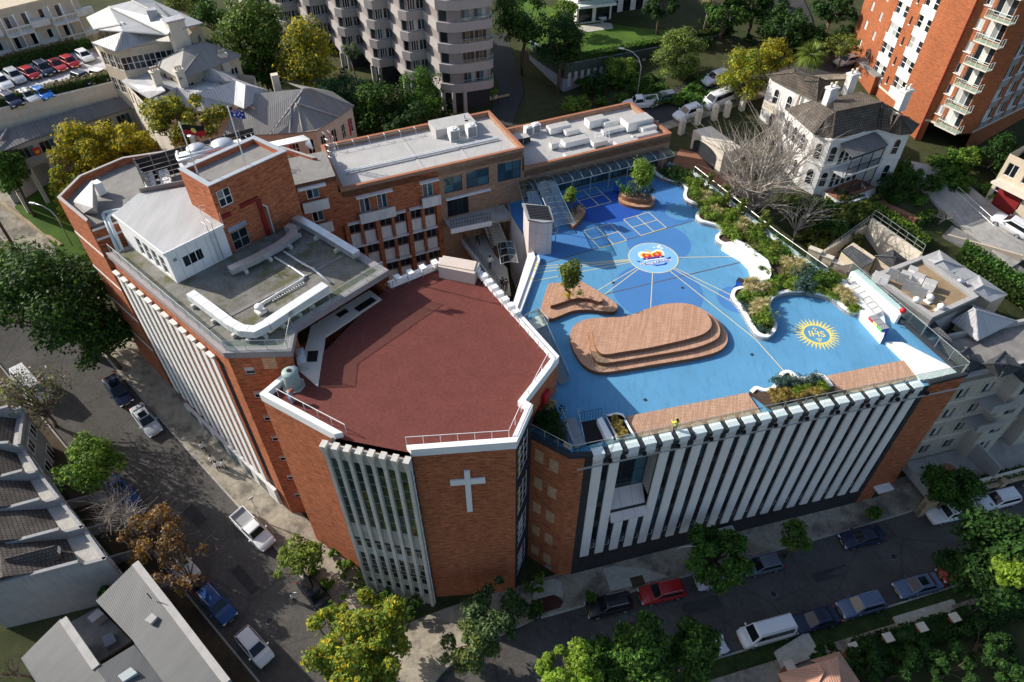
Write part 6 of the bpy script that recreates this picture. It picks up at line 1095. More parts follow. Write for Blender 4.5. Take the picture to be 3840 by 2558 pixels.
b5 = thing('balcony_flats', 'cream flats with white steel balcony frames in the top left corner', 'building', (*at2(*z11(200, 300), 26), 20)); w = WF(at2(*z11(-320, 640), 25), at2(*z11(850, 320), 25)); fl = [25.2 + 2.9 * k for k in range(2)]; ops = []
for z in fl:
    for k in range(int(w.L / 2.4)): ops.append((.4 + k * 2.4, 1.9 + k * 2.4, z + .5, z + 2.2))
m = MB(); wallmesh(m, w, 0, w.L, 18, 31.3, ops); m.build('wall', 'render_beige', b5)
for o in ops: window(b5, w, o, .1, 2, 1, 'white', ['glass_dark', 'glass_pale', 'glass_dark'], .07)
MB().prism([tuple(w.p(0, 0, -.5).xy), tuple(w.p(w.L, 0, -.5).xy), tuple(w.p(w.L, 0, -12).xy), tuple(w.p(0, 0, -12).xy)], 18, 31.3).build('core', 'render_beige', b5)
for z in fl[:4]:
    for k in range(3):
        u = .3 + k * 6.6; MB().wbox(w, u, u + 3.6, z - .15, z, 0, 1.7).build('balcony_floor', 'white_dirty', b5)
        for s in range(3): MB().wbox(w, u + s * 1.75, u + s * 1.75 + .1, z - .15, z + 2.75, 1.62, 1.72).build('balcony_post', 'white', b5)
        MB().wbox(w, u, u + 3.6, z + .95, z + 1.05, 1.6, 1.7).build('balcony_rail', 'white', b5)
        for s in range(8): MB().wbox(w, u + .3 + s * .42, u + .34 + s * .42, z, z + .95, 1.63, 1.67).build('baluster', 'white', b5)
        MB().wbox(w, u + 3.9, u + 6.3, z + .1, z + 1.0, .0, .9).build('balcony_panel', 'white_dirty', b5)
ct = thing('apartment_tower', 'taupe concrete apartment tower with stepped saw-tooth bays', 'building', (-14, 108, 18)); FH = 2.95
TT = [(1770, 860), (1440, 737), (1140, 622), (850, 505), (560, 390), (270, 270), (-40, 150)]
NF = 9; U1 = Vector(at2(*z12(1625, 705), 21)) - Vector(at2(*z12(1440, 737), 21)); U1.normalize(); V1 = Vector((-U1.y, U1.x))
for k, c in enumerate(TT):
    p = Vector(at2(*z12(*c), 21)); last = k == 0; L = 3.4 if not last else 7.4
    a = p; b = p + U1 * L; poly = [tuple(a), tuple(b), tuple(b + V1 * 9), tuple(a + V1 * 9 - U1 * 1.2), tuple(a - U1 * .9 + V1 * 1.2)]
    if last: poly = [tuple(a + U1 * .5), tuple(a + U1 * 2.2 - V1 * .5), tuple(b - U1 * .9 - V1 * .7), tuple(b - U1 * .2 - V1 * .3), tuple(b + V1 * .6), tuple(b + V1 * 10), tuple(a + V1 * 9 - U1 * 1.2), tuple(a - U1 * .8 + V1 * 1.2)]
    core = inset(poly, .35); MB().prism(core, 21, 21 + FH * NF).build('core', 'panel_taupe_dark', ct)
    for f in range(NF + 1):
        z = 21 + f * FH; MB().prism(poly, z - .05, z + 1.25 if f < NF else z + .6).build('balcony_band', 'panel_taupe', ct)
        if f == NF: continue
        w = WF(core[0], core[1])
        if last: w = WF(core[1], core[2])
        n = 2 if not last else 2; W_ = (w.L - .5) / n
        for j in range(n): window(ct, w, (.2 + j * (W_ + .1), .2 + j * (W_ + .1) + W_, z + 1.3, z + FH - .1), -.06, 3 if last or j == 0 else 2, 1, 'white' if not last else 'grey_mid', ['glass_dark', 'glass_blue', 'glass_pale'] if (f + k) % 3 == 0 else ['glass_dark', 'glass_green'], .06)
        if last: railing('x', '', [Vector((*q, z + 1.25)) for q in poly[1:5]], .55, 3.0, 'steel', 'glass_clear', .025, 1, ct)
        w = WF(core[-1], core[0]); window(ct, w, (.15, w.L - .1, z + 1.3, z + FH - .1), -.05, 1, 1, 'grey_mid', 'glass_dark', .06)
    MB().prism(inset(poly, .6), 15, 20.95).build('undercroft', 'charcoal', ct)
    for q in (poly[0], poly[1], poly[-1]): MB().box((q[0] * .96 + core[3][0] * .04, q[1] * .96 + core[3][1] * .04, 18.4), (.5, .5, 5.2), ang).build('column', 'panel_taupe', ct)
for k in range(7): p = at(*z12(1850 + k * 58, 930 - k * 10), 18.9); s_ = thing('planter_pot', 'pale pot with leafy plant in the row under the tower', 'plant pot', (p.x, p.y, 18.3), 'pots under the tower'); MB().lathe((p.x, p.y, 18.3), [(.3, 0), (.36, .5)], 8).build('pot', 'render_cream', s_); put('foliage', leafmesh('foliage', [(0, 0, .9)], [.55], 160, .16, 40 + k, ['leaf_bright']), s_)
w = WF(at2(*z12(1790, 1000), 18.0), at2(*z12(2330, 880), 18.0)); sw2 = thing('sandstone_wall', 'low sandstone block wall below the tower forecourt', 'wall', w.p(0, 16)); MB().wbox(w, 0, w.L, 14, 18.2, -.4, 0).build('wall', 'sandstone', sw2)
rw = thing('retaining_wall', 'long blue grey retaining wall with a row of pale slots', 'wall', (8.3, 107, 17.5)); Rc = [at2(*z13(160, 375), 22.4), at2(*z13(490, 590), 22.4), at2(*z13(1290, 440), 22.4), at2(*z13(1925, 320), 22.4)]
for i in range(3):
    w = WF(Rc[i], Rc[i + 1]); m = MB(); m.wbox(w, 0 if i != 1 else .0, w.L, 12, 22.4, -.4, 0); m.build('wall', 'blue_grey', rw)
    if i:
        n = int(w.L / 1.15)
        for k in range(n):
            if i == 1 and 6 < k < 8: continue
            MB().wbox(w, .6 + k * 1.15, 1.15 + k * 1.15, 18.6, 20.9, 0, .03).build('slot_panel', 'concrete_light', rw)
for zf, x, y, L in ((z13, 1925, 320, 8),):
    w = WF(Rc[3], (Rc[3][0] + 4, Rc[3][1] + 8)); MB().wbox(w, 0, w.L, 14, 23, -.4, 0).build('wall', 'blue_grey', rw); MB().wbox(w, .8, 2.2, 20, 22.4, 0, .05).build('garage_door', 'white', rw)
lawn = MB().prism([Rc[0], Rc[1], Rc[2], Rc[3], (Rc[3][0] + 4, Rc[3][1] + 8), (40, 150), (-2, 150)], 20, 22.3).build('lawn', 'grass', None); structure(lawn)
hedge('hedge', 'dense hedge along the top of the blue grey retaining wall', Vector(Rc[1]) + Vector((.3, .9)), Vector(Rc[2]) + Vector((0, .9)), 1.4, 22.3, 23.2, 'leaf_mid', 'leaf_hedge'); hedge('hedge', 'flowering hedge on the wall behind the round pale tree', Vector(Rc[2]) + Vector((.3, .9)), Vector(Rc[3]) + Vector((0, .9)), 1.3, 22.3, 23.1, 'leaf_olive', 'leaf_hedge')
wh = thing('white_house', 'white modern house with glass balcony above the lawn', 'house', (*at2(*z13(750, 150), 23), 22.3)); q = [at2(*z13(*p), 22.3) for p in ((590, 225), (905, 190), (1330, 120))]; dv = Vector((q[1][0] - q[0][0], q[1][1] - q[0][1])).normalized(); bk = Vector((-dv.y, dv.x)) * 9
fs = body(wh, [q[0], q[1], (q[1][0] + bk.x, q[1][1] + bk.y), (q[0][0] + bk.x, q[0][1] + bk.y)], 22.2, 33, 'render_white', {0: ([(22.5, 25), (26, 28.4), (29.4, 31.8)], 2, 2.6)}, 'charcoal', 'glass_dark')
fs2 = body(wh, [(q[1][0] + bk.x * .2, q[1][1] + bk.y * .2), q[2], (q[2][0] + bk.x, q[2][1] + bk.y), (q[1][0] + bk.x, q[1][1] + bk.y)], 22.2, 32, 'render_white', {0: ([(22.5, 25), (26, 28.4)], 4, 1.4)}, 'charcoal', 'glass_dark')
for z in (25.3, 28.7): MB().wbox(fs[0], -.2, fs[0].L + .2, z, z + .4, 0, 1.5).build('balcony', 'white', wh); railing('x', '', [fs[0].p(0, z + .4, 1.4), fs[0].p(fs[0].L, z + .4, 1.4)], .9, 2, 'steel', 'glass_clear', .025, 1, wh)
tb = thing('garden_table', 'round white garden table on the white house patio', 'table', at(*z13(830, 205), 22.35)); p = at(*z13(830, 205), 22.3); MB().lathe((p.x, p.y, 22.3), [(.3, 0), (.05, .05), (.05, .7), (.75, .72), (.75, .78)], 14).build('tabletop', 'white', tb)
MB().prism([at2(*z13(*p), 22.33) for p in ((590, 240), (910, 200), (930, 260), (650, 300))], 22.3, 22.33).build('patio', 'footpath_slab', wh)
BS = [(-3, 92.5), (10, 94), (19, 97.2), (27, 101.2), (34.5, 105.6), (46, 110.5), (62, 112.5), (110, 125)]
drape('road', 'asphalt_dark', BS, -3.6, 3.4, .06, nw=4); drape('footpath', 'footpath', BS, -5.2, -3.6, .16); drape('kerb', 'concrete', BS, -3.7, -3.6, .18, nw=1); drape('road', 'asphalt_dark', [(46, 110), (50, 130), (54, 170)], -4, 4, .07, nw=4)
drape('road', 'asphalt_dark', [(-2, 96), (0, 108), (-3, 125)], -2, 2, .07)
for a, b_ in (((2460, 445), (2560, 423)), ((2560, 423), (2640, 390))): MB().prism(line2(at2(*a, 19.1), at2(*b_, 19.4), .12), tz(*at2(*a, 19.1)) + .03, tz(*at2(*a, 19.1)) + .16).build('road_line', 'line_white')['kind'] = 'structure'
mn = thing('victorian_mansion', 'white Victorian mansion with brown tiled roofs, verandah and corner turret', 'house', (43, 84, 17.5)); MZ = 17.5
E4 = lambda x, y, z: (z14, x, y, z)
def arch(parent, w, u, z, wd, h, fr='render_white', gl='glass_dark'):
    n = 8; pts = [(u - wd / 2, z), (u + wd / 2, z)] + [(u + wd / 2 * math.cos(math.pi * k / n), z + h - wd / 2 + wd / 2 * math.sin(math.pi * k / n)) for k in range(n + 1)]
    def pr_(s, d0, d1, mat, par): q = [(u + (a - u) * s, z + h / 2 + (b - z - h / 2) * (1 + (s - 1) * .45)) for a, b in pts]; m = MB(); i = len(q); f = [w.p(a, b, d1) for a, b in q]; k_ = [w.p(a, b, d0) for a, b in q]; m.face(f); [m.face([k_[j], k_[(j + 1) % i], f[(j + 1) % i], f[j]]) for j in range(i)]; return m.build('window' if par is parent else 'pane', mat, par)
    f = pr_(1.35, 0, .05, fr, parent); pr_(1.0, .05, .07, gl, f); MB().wbox(w, u - wd / 2, u + wd / 2, z + h * .45, z + h * .45 + .07, .07, .1).build('sash', 'white', f); return f
Mp = [(36.4, 86.2), (37.9, 79.6), (39.6, 77.9), (41.0, 78.0), (46.2, 80.9), (47.9, 79.7), (50.2, 80.0), (51.4, 82.0), (49.7, 88.0), (42.8, 90)]
mw = body(mn, Mp, 15.5, 25.1, 'render_white'); 
for w, us in ((mw[0], (1.4, 3.2, 5.2)), (mw[1], (1.2,)), (mw[2], (.7,)), (mw[5], (1.15,)), (mw[6], (1.1,))):
    for u in us:
        for z in (18.4, 22.0): arch(mn, w, u, z, .75, 2.0)
        if w is mw[0]:
            for z in (18.4, 22.0):
                for s in (-1, 1): MB().wbox(w, u + s * .68 - .2, u + s * .68 + .2, z + .1, z + 1.7, .02, .1).build('shutter', 'panel_taupe_dark', mn)
for w in mw[:7]: MB().wbox(w, 0, w.L, 21.2, 21.4, 0, .08).build('string_course', 'render_white', mn); MB().wbox(w, 0, w.L, 24.75, 25.0, 0, .14).build('cornice', 'render_white', mn)
proof(mn, [[E4(160, 995, 25.2), E4(430, 1235, 25.2), E4(540, 1075, 26.8), E4(620, 1030, 27), E4(440, 925, 27)], [E4(350, 1165, 25.3), E4(430, 1225, 25.2), E4(520, 1095, 26.6)], [E4(430, 1230, 25.2), E4(560, 1265, 25.1), E4(535, 1080, 26.9)], [E4(560, 1265, 25.1), E4(590, 1270, 25.1), E4(620, 1030, 27.4), E4(535, 1080, 26.9)], [E4(585, 1270, 25.1), E4(1015, 1180, 25.1), E4(1055, 940, 27.8), E4(620, 1030, 27.8)], [E4(1015, 1180, 25.1), E4(1120, 1210, 25.2), E4(1150, 1000, 27.2), E4(1055, 940, 27.8)], [E4(620, 1030, 27.8), E4(1055, 940, 27.8), E4(850, 840, 27), E4(600, 900, 27)], [E4(1055, 940, 27.8), E4(1150, 990, 27.2), E4(1240, 1050, 25.4), E4(860, 840, 26.2)]], 'tile_brown')
tc = at(*z14(1215, 1060), 27.6); tq = [at(*z14(*p), 25.2) for p in ((1110, 1210), (1225, 1235), (1325, 1225), (1390, 1145), (1300, 1080), (1150, 1060))]
for i in range(6): q = [tq[i], tq[(i + 1) % 6], tc]; MB().hexa([p - Vector((0, 0, .12)) for p in q], q).build('turret_roof', 'tile_dark', mn); ridge(mn, tq[i], tc, 'tile_dark', .08)
for a, b in (((620, 1030, 27.9), (1055, 940, 27.9)), ((430, 1230, 25.3), (540, 1075, 26.9)), ((590, 1270, 25.2), (620, 1030, 27.8)), ((1015, 1180, 25.2), (1055, 940, 27.9))): ridge(mn, at(*z14(*a[:2]), a[2]), at(*z14(*b[:2]), b[2]), 'tile_dark', .1)
Wp = [at2(*z14(*p), 25) for p in ((20, 700), (445, 915), (675, 810), (240, 640))]; ww = body(mn, Wp, 16, 25, 'render_white')
for u in (2.0, 4.5, 7.0): arch(mn, ww[0], u, 21.8, .8, 2.0)
for u in (2.4, 5.5): arch(mn, ww[0], u, 18.2, .8, 2.0)
hip(mn, z14, [(-15, 690), (445, 930), (695, 810), (240, 625)], [(240, 668), (465, 712)], 25.2, 27.2, 'tile_brown')
MB().wbox(ww[0], 1.0, 3.6, 20.9, 21.15, 0, 1.1).build('balcony_floor', 'render_cream', mn); [MB().wbox(ww[0], 1.05 + k * .3, 1.2 + k * .3, 21.15, 21.9, .95, 1.08).build('baluster', 'render_cream', mn) for k in range(9)]; MB().wbox(ww[0], 1.0, 3.6, 21.9, 22.05, .9, 1.12).build('balcony_rail', 'render_cream', mn)
for x, y, z in ((545, 960, 26.6), (735, 830, 26.6), (1215, 980, 26.2)):
    p = at(*z14(x, y), z); c = MB().box((p.x, p.y, z + .8), (1.3, .85, 2.6), .45).build('chimney', 'render_white', mn); MB().box((p.x, p.y, z + 2.2), (1.6, 1.1, .25), .45).build('chimney_cap', 'render_white', c)
    for k in (-1, 1): MB().lathe((p.x + .35 * k, p.y + .15 * k, z + 2.3), [(.17, 0), (.14, .4), (.2, .5), (.12, .62)], 8).build('chimney_pot', 'render_cream', c)
w = mw[3]; vr = [w.p(-.2, 24.5, 0), w.p(w.L + .3, 24.5, 0), w.p(w.L + .2, 23.7, 2.3), w.p(-.3, 23.7, 2.3)]; MB().hexa([p - Vector((0, 0, .12)) for p in vr], vr).build('verandah_roof', 'metal_dark', mn)
MB().wbox(w, -.3, w.L + .2, 20.7, 20.95, 0, 2.2).build('verandah_floor', 'render_white', mn); MB().wbox(w, -.3, w.L + .6, 16, 17.7, 0, 2.9).build('porch', 'render_white', mn); MB().wbox(w, -.2, w.L + .5, 17.7, 17.74, .05, 2.8).build('porch_floor', 'tile_terracotta', mn)
for u in (0, w.L * .33, w.L * .67, w.L): MB().tube([w.p(u, 17.7, 2.1), w.p(u, 23.7, 2.1)], .07, 6).build('verandah_post', 'charcoal', mn)
for z in (20.95, 17.75):
    for k in range(22): MB().wbox(w, k * w.L / 22, k * w.L / 22 + .06, z, z + .9, 2.08, 2.12).build('baluster', 'charcoal', mn)
    MB().wbox(w, 0, w.L, z + .9, z + .98, 2.05, 2.15).build('verandah_rail', 'charcoal', mn)
MB().wbox(w, 0, w.L, 23.2, 23.55, 2.06, 2.12).build('lace_frieze', 'charcoal', mn)
for k in range(5): arch(mn, w, .8 + k * 1.1, 18.0, .7, 2.1); arch(mn, w, .8 + k * 1.1, 21.2, .7, 2.0)
st = thing('garden_steps', 'stone front steps of the mansion with white side walls', 'steps', at(*z24(950, 200), 17)); a, b_ = at(*z24(890, 110), 17.7), at(*z24(990, 260), 16.2)
for k in range(9):
    p = a + (b_ - a) * (k / 9); d = (b_ - a).xy.normalized(); n_ = Vector((-d.y, d.x)); z = 17.7 - k * 1.5 / 9; MB().prism([tuple(p.xy - n_ * 1.1), tuple(p.xy + d * .45 - n_ * 1.1), tuple(p.xy + d * .45 + n_ * 1.1), tuple(p.xy + n_ * 1.1)], z - 2, z).build('step', 'concrete_light', st)
for s in (-1, 1): MB().hexa(*[[a + Vector((*(n_ * 1.3 * s - n_ * .15), zo)), b_ + Vector((*(n_ * 1.3 * s - n_ * .15), zo)), b_ + Vector((*(n_ * 1.3 * s + n_ * .15), zo)), a + Vector((*(n_ * 1.3 * s + n_ * .15), zo))] for zo in (-2, .6)]).build('side_wall', 'render_white', st)
gr_ = thing('garden_terrace', 'polygonal raised lawn with white wall before the mansion', 'terrace', at(*z24(700, 220), 17)); q = P(z24, [(545, 225), (640, 290), (740, 305), (870, 260), (930, 250), (850, 130), (760, 115), (580, 170)], 17.6); MB().prism(q, 14, 17.3, 0).build('lawn', 'grass', gr_); rm = MB(); ringmesh(rm, ccw(q), inset(q, .3), 14, 17.7); rm.build('wall', 'render_white', gr_)
ot = thing('brick_tower_block', 'tall orange brick apartment tower with white balconies', 'building', (62, 92, 18)); OZ = 50
o0, o1, o2 = Vector((57.6, 104.5)), Vector((57.6, 93.4)), Vector((60.6, 87.9)); o3 = Vector((62.9, 86.7)); o4 = Vector((78, 97)); 
OA = [tuple(o0 + Vector((.8, 7))), tuple(o0 + Vector((.3, 0))), (57.4, 103.2)]
dm = Vector((2.6, -5.6)).normalized(); dn = Vector((5.6, 2.6)).normalized(); c0 = Vector((56.2, 100.2)); 
Op = [(57.2, 118), (56.0, 106.4), (55.6, 106.2), (57.0, 94.6), (58.2, 90.8), (58.9, 90.6), (60.9, 86.9), (63.2, 87.2), (79, 98), (72, 116)]
ow = [WF(Op[i], Op[(i + 1) % len(Op)]) for i in range(len(Op))]
FO = 2.85; fz = [21.6 + FO * k for k in range(10)]
for i, w in enumerate(ow):
    ops = []
    for z in fz:
        if i == 0: ops += [(w.L - 3.4, w.L - 2.2, z + .9, z + 2.2), (w.L - 8, w.L - 6.8, z + .9, z + 2.2)]
        if i == 2: ops += [(1.4, 4.4, z + .85, z + 2.5), (7.0, 10.0, z + .85, z + 2.5)]
        if i == 4: pass
        if i == 5: ops += [(.25, 1.2, z + .9, z + 2.2), (1.7, w.L - .1, z + .15, z + 2.4)]
        if i == 7: ops += [(1.2 + k * 3.2, 3.4 + k * 3.2, z + .8, z + 2.4) for k in range(5)]
    m = MB(); wallmesh(m, w, 0, w.L, 21 if i in (5, 6) else 12, OZ, ops, .18); m.build('wall', 'brick_orange', ot)
    for o in ops: window(ot, w, o, .1, 3 if o[1] - o[0] > 1.5 else 2, 2 if o[3] - o[2] > 1.5 and i == 2 else 1, 'white', ['glass_dark', 'curtain', 'glass_dark'] if (int(o[2] * 3) + i) % 2 else ['curtain', 'glass_pale', 'glass_dark'], .07)
    if i in (2, 7):
        for z in fz:
            for a, b in ([(1.35, 4.45), (6.95, 10.05)] if i == 2 else [(1.2 + k * 3.2, 3.4 + k * 3.2) for k in range(5)]): MB().wbox(w, a, b, z - .35, z + .78, 0, .05).build('spandrel_panel', 'fin_pink' if i == 2 else 'grey_mid', ot); MB().wbox(w, a - .05, b + .05, z + .78, z + .86, 0, .16).build('sill', 'white', ot)
    if i == 2:
        for z in fz: MB().wbox(w, 5.5, 5.85, z + .6, z + 1.7, -.02, .03).build('slot_window', 'black', ot); MB().wbox(w, 5.45, 5.9, z + .5, z + .6, 0, .12).build('sill', 'white', ot)
    if i == 5:
        for z in fz: MB().wbox(w, 1.5, w.L + .6, z - .12, z + .02, 0, 1.3).build('balcony_floor', 'render_cream', ot); railing('x', '', [w.p(1.55, z, .05), w.p(1.55, z, 1.25), w.p(w.L + .55, z, 1.25), w.p(w.L + .55, z, .05)], .95, .75, 'white', 'glass_clear', .03, 1, ot); MB().wbox(w, .2, 1.25, z + .8, z + .88, 0, .14).build('sill', 'white', ot)
    if i in (2, 4, 5, 7): MB().wbox(w, 0, w.L, 21.1, 21.35, 0, .08).build('string_course', 'render_cream', ot)
MB().prism(inset(Op, .25), OZ - .4, OZ).build('roof', 'roof_grey', ot); MB().tube([ow[3].p(ow[3].L, 18, .12), ow[3].p(ow[3].L, OZ, .12)], .1, 6).build('downpipe', 'dark_red', ot)
an = WF((55.6, 108), (55.9, 101)); ax = thing('brick_annex', 'low brick garage with flat roof at the foot of the orange tower', 'garage', (57, 104, 18)); MB().prism([(54.6, 108.5), (55.2, 102.2), (57.3, 102.6), (57, 109)], 16, 22.4).build('wall', 'brick_orange', ax); MB().prism([(54.4, 108.7), (55.0, 102.0), (57.35, 102.4), (57.2, 109.2)], 22.4, 22.65).build('roof', 'roof_grey', ax)
gb = thing('gravel_roof_house', 'house with tan gravel flat roof and grey plant screens beside the playground', 'house', (*at2(*z24(1450, 1080), 19), 10)); q = P(z24, [(960, 960), (1410, 790), (1930, 1160), (1510, 1350)], 19.6); body(gb, q, 2, 19.2, 'render_grey'); flat_roof(q, 19.3, .35, 'grey_mid', 'render_grey', 'gravel_tan', gb, .45)
for k, (x, y, l) in enumerate(((1150, 945, 1.0), (1240, 990, 1.0), (1310, 1060, 1.4), (1390, 1110, 1.4))): p = at(*z24(x, y), 20); MB().box((p.x, p.y, 19.9), (l, .12, 1.3), R(-37)).build('plant_screen', 'grey_mid', gb)
for x, y, s_ in ((1050, 960, 1.6), (1280, 945, 1.1), (1390, 960, 1.2), (1500, 1020, 1.2), (1340, 900, .9), (1470, 1075, .9)): rbox('rooftop_unit', {1050: 'flat white hatch at the near end of the tan gravel roof', 1280: 'white unit with grille on the tan gravel roof', 1390: 'white open box nearest the screens on the gravel roof', 1500: 'white open box at the right of the gravel roof units', 1340: 'small pale unit behind the screens', 1470: 'small white grilled unit beside the folded screen'}[x], z24, x, y, s_, .9, .9, 19.32, 'white', 'air conditioner', R(-37), False)
for k, (x, y) in enumerate(((1365, 1190), (1490, 1165), (1590, 1250))): p = at(*z24(x, y), 19.9); v_ = thing('turbine_vent', ['white round roof vent nearest the house edge', 'white roof vent in the middle of the gravel roof', 'white roof vent nearest the right edge'][k], 'roof vent', (p.x, p.y, 19.3)); MB().box((p.x, p.y, 19.4), (.7, .7, .15), .5).build('base', 'white', v_); MB().lathe((p.x, p.y, 19.45), [(.2, 0), (.2, .3), (.34, .35), (.38, .6), (.2, .8), (.03, .84)], 12).build('cowl', 'white', v_, True)
gh = thing('grey_roof_house', 'row of low grey metal roofs between gravel roof and tall hedge', 'house', (*at2(*z24(1800, 950), 18), 9)); E6 = lambda x, y, z: (z24, x, y, z)
body(gh, P(z24, [(1420, 790), (1580, 740), (2190, 1140), (2050, 1200), (1930, 1160)], 18), 3, 18, 'render_beige')
proof(gh, [[E6(1405, 795, 18.6), E6(1575, 728, 18.2), E6(1610, 820, 19.4), E6(1515, 860, 19)], [E6(1575, 728, 18.2), E6(1815, 890, 18.2), E6(1610, 820, 19.4)], [E6(1610, 820, 19.4), E6(1815, 890, 18.2), E6(1700, 940, 18.8), E6(1515, 860, 19)], [E6(1700, 935, 18.7), E6(1815, 890, 18.3), E6(1930, 960, 18.3), E6(1815, 1005, 18.7)], [E6(1815, 1005, 18.6), E6(1935, 957, 18.3), E6(1980, 1050, 19.3), E6(1890, 1100, 19)], [E6(1935, 957, 18.3), E6(2205, 1138, 18.1), E6(1980, 1050, 19.3)], [E6(1980, 1050, 19.3), E6(2205, 1138, 18.1), E6(2050, 1205, 18.3), E6(1890, 1100, 19)], [E6(1515, 860, 18.9), E6(1700, 940, 18.7), E6(1890, 1100, 18.9), E6(1930, 1160, 18.6), E6(1420, 800, 18.6)]], 'metal_grey')
p = at(*z24(1780, 1000), 19.4); c = MB().lathe((p.x, p.y, 18.6), [(.2, 0), (.2, .4), (.4, .45), (.42, .7), (.2, .9)], 12).build('roof_vent', 'galv', gh, True)
ph = thing('pyramid_roof_house', 'beige house with pale grey pyramid metal roof', 'house', (*at2(*z24(1900, 1400), 16), 8)); body(ph, P(z24, [(1730, 1395), (1930, 1530), (2240, 1385), (1880, 1255)], 17.4), 2, 17.4, 'render_beige', {0: ([(14.5, 16.4)], 3, 1.0), 1: ([(14.5, 16.4)], 3, 1.2)}); hip(ph, z24, [(1685, 1378), (1930, 1560), (2282, 1382), (1875, 1228)], [(1890, 1268), (1905, 1278)], 17.5, 19.6, 'metal_light')
sh = thing('slate_roof_house', 'small beige house with dark slate hipped roof behind the glass terrace', 'house', (*at2(*z24(1150, 820), 17), 9)); body(sh, P(z24, [(1000, 800), (1160, 900), (1300, 850), (1150, 740)], 17.4), 4, 17.4, 'render_beige'); hip(sh, z24, [(985, 782), (1150, 900), (1315, 848), (1150, 722)], [(1150, 790), (1175, 800)], 17.5, 19, 'slate')
sd_ = thing('slate_shed', 'long narrow shed with slate pent roof near the pit', 'shed', (*at2(*z24(830, 800), 16), 9)); MB().hexa([(*p, 9) for p in P(z24, [(680, 735), (860, 890), (975, 830), (770, 690)], 17)], [(*p, 17 + (.5 if i > 1 else 0)) for i, p in enumerate(P(z24, [(680, 735), (860, 890), (975, 830), (770, 690)], 17))]).build('wall', 'render_beige', sd_); proof(sd_, [[E6(675, 735, 17.1), E6(862, 895, 17.1), E6(980, 828, 17.7), E6(770, 685, 17.7)]], 'slate')
for i in range(4): w = WF(at2(*z24(370 + i * 115, 730 + i * 38), 17), at2(*z24(480 + i * 115, 772 + i * 38), 17)); r = thing('stepped_wall', ['first', 'second', 'third', 'fourth'][i] + ' panel of the stepped beige wall counted from the left', 'wall', w.p(0, 13)); MB().wbox(w, 0, w.L, 9, 17.2 - i * .35, -.5, 0).build('wall', 'render_beige', r); MB().wbox(w, -.05, w.L + .05, 17.2 - i * .35, 17.35 - i * .35, -.6, .1).build('coping', 'render_cream', r)
gt = thing('glass_terrace_roof', 'glazed terrace roof between playground wall and slate roofs', 'canopy', at(*z24(660, 930), 18)); MB().prism(P(z24, [(495, 905), (800, 850), (940, 950), (560, 985)], 18.3), 18.22, 18.3).build('glass_pane', 'glass_canopy', gt); MB().prism(P(z24, [(495, 905), (800, 850), (940, 950), (560, 985)], 17), 16.6, 17).build('terrace_floor', 'roof_grey', gt)
dr = thing('slate_roof_strip', 'long dark slate roof slope running beside the east parapet', 'roof', (*at2(*z24(1400, 1300), 17), 8)); proof(dr, [[E6(880, 960, 18.4), E6(960, 960, 18.8), E6(1510, 1360, 18.8), E6(1700, 1568, 18.4), E6(1330, 1400, 17.6)]], 'slate'); MB().prism(P(z24, [(890, 965), (1505, 1355), (1690, 1560), (1340, 1400)], 17.5), 3, 17.4).build('wall', 'render_grey', dr)
th_ = thing('beige_townhouses', 'beige rendered townhouse row with framed windows facing the street', 'building', (50, 48, 1)); TH = [(43.6, 45.0), (66, 51.0), (64.6, 56), (42.2, 50.2)]
w = WF(TH[0], TH[1]); ops = [(.9 + k * 3.1, 2.2 + k * 3.1, z, z + 1.5) for z in (4.6, 7.6, 10.7, 13.8) for k in (0, 1, 3, 5, 6)]; m = MB(); wallmesh(m, w, 0, w.L, 0, 17, ops); m.build('wall', 'render_stone', th_)
for o in ops: window(th_, w, o, .1, 2, 1, 'charcoal', ['glass_dark', 'glass_pale', 'glass_dark'], .07); [MB().wbox(w, *e, 0, .06).build('window_surround', 'render_beige', th_) for e in ((o[0] - .25, o[1] + .25, o[3], o[3] + .25), (o[0] - .25, o[1] + .25, o[2] - .25, o[2]), (o[0] - .25, o[0], o[2], o[3]), (o[1], o[1] + .25, o[2], o[3]))]
for z in (7.0, 10.1, 13.2): MB().wbox(w, 0, w.L, z, z + .3, 0, .1).build('string_course', 'render_cream', th_)
for i in (1, 2, 3): w2 = WF(TH[i], TH[(i + 1) % 4]); m = MB(); wallmesh(m, w2, 0, w2.L, 0, 17, []); m.build('wall', 'render_grey', th_)
for u0_ in (6.6, 13.0):
    bw2 = WF(w.p(u0_, 0, 1.3).xy, w.p(u0_ + 3.2, 0, 1.3).xy); o_ = [(.9, 2.3, z, z + 1.5) for z in (4.6, 7.6, 10.7, 13.8)]; m = MB(); wallmesh(m, bw2, 0, 3.2, 0, 16.4, o_); m.build('bay_wall', 'render_stone', th_); [window(th_, bw2, o, .1, 2, 1, 'charcoal', ['glass_dark', 'glass_pale'], .07) for o in o_]
    for s0, s1 in ((0, 0), (3.2, 3.2)): q = [w.p(u0_ + s0, 0, 1.3), w.p(u0_ + s0, 0, 0)]; MB().hexa(*[[Vector((q[0].x - .02, q[0].y, z)), Vector((q[0].x + .02, q[0].y, z)), Vector((q[1].x + .02, q[1].y, z)), Vector((q[1].x - .02, q[1].y, z))] for z in (0, 16.4)]).build('bay_side', 'render_stone', th_)
    q = [w.p(u0_ - .3, 16.4, 1.6), w.p(u0_ + 3.5, 16.4, 1.6), w.p(u0_ + 3.5, 16.4, -.2), w.p(u0_ - .3, 16.4, -.2)]; MB().hexa(q, [w.p(u0_ + 1.2, 17.8, .3), w.p(u0_ + 2.0, 17.8, .3), w.p(u0_ + 2.0, 17.8, .1), w.p(u0_ + 1.2, 17.8, .1)]).build('bay_roof', 'slate', th_)
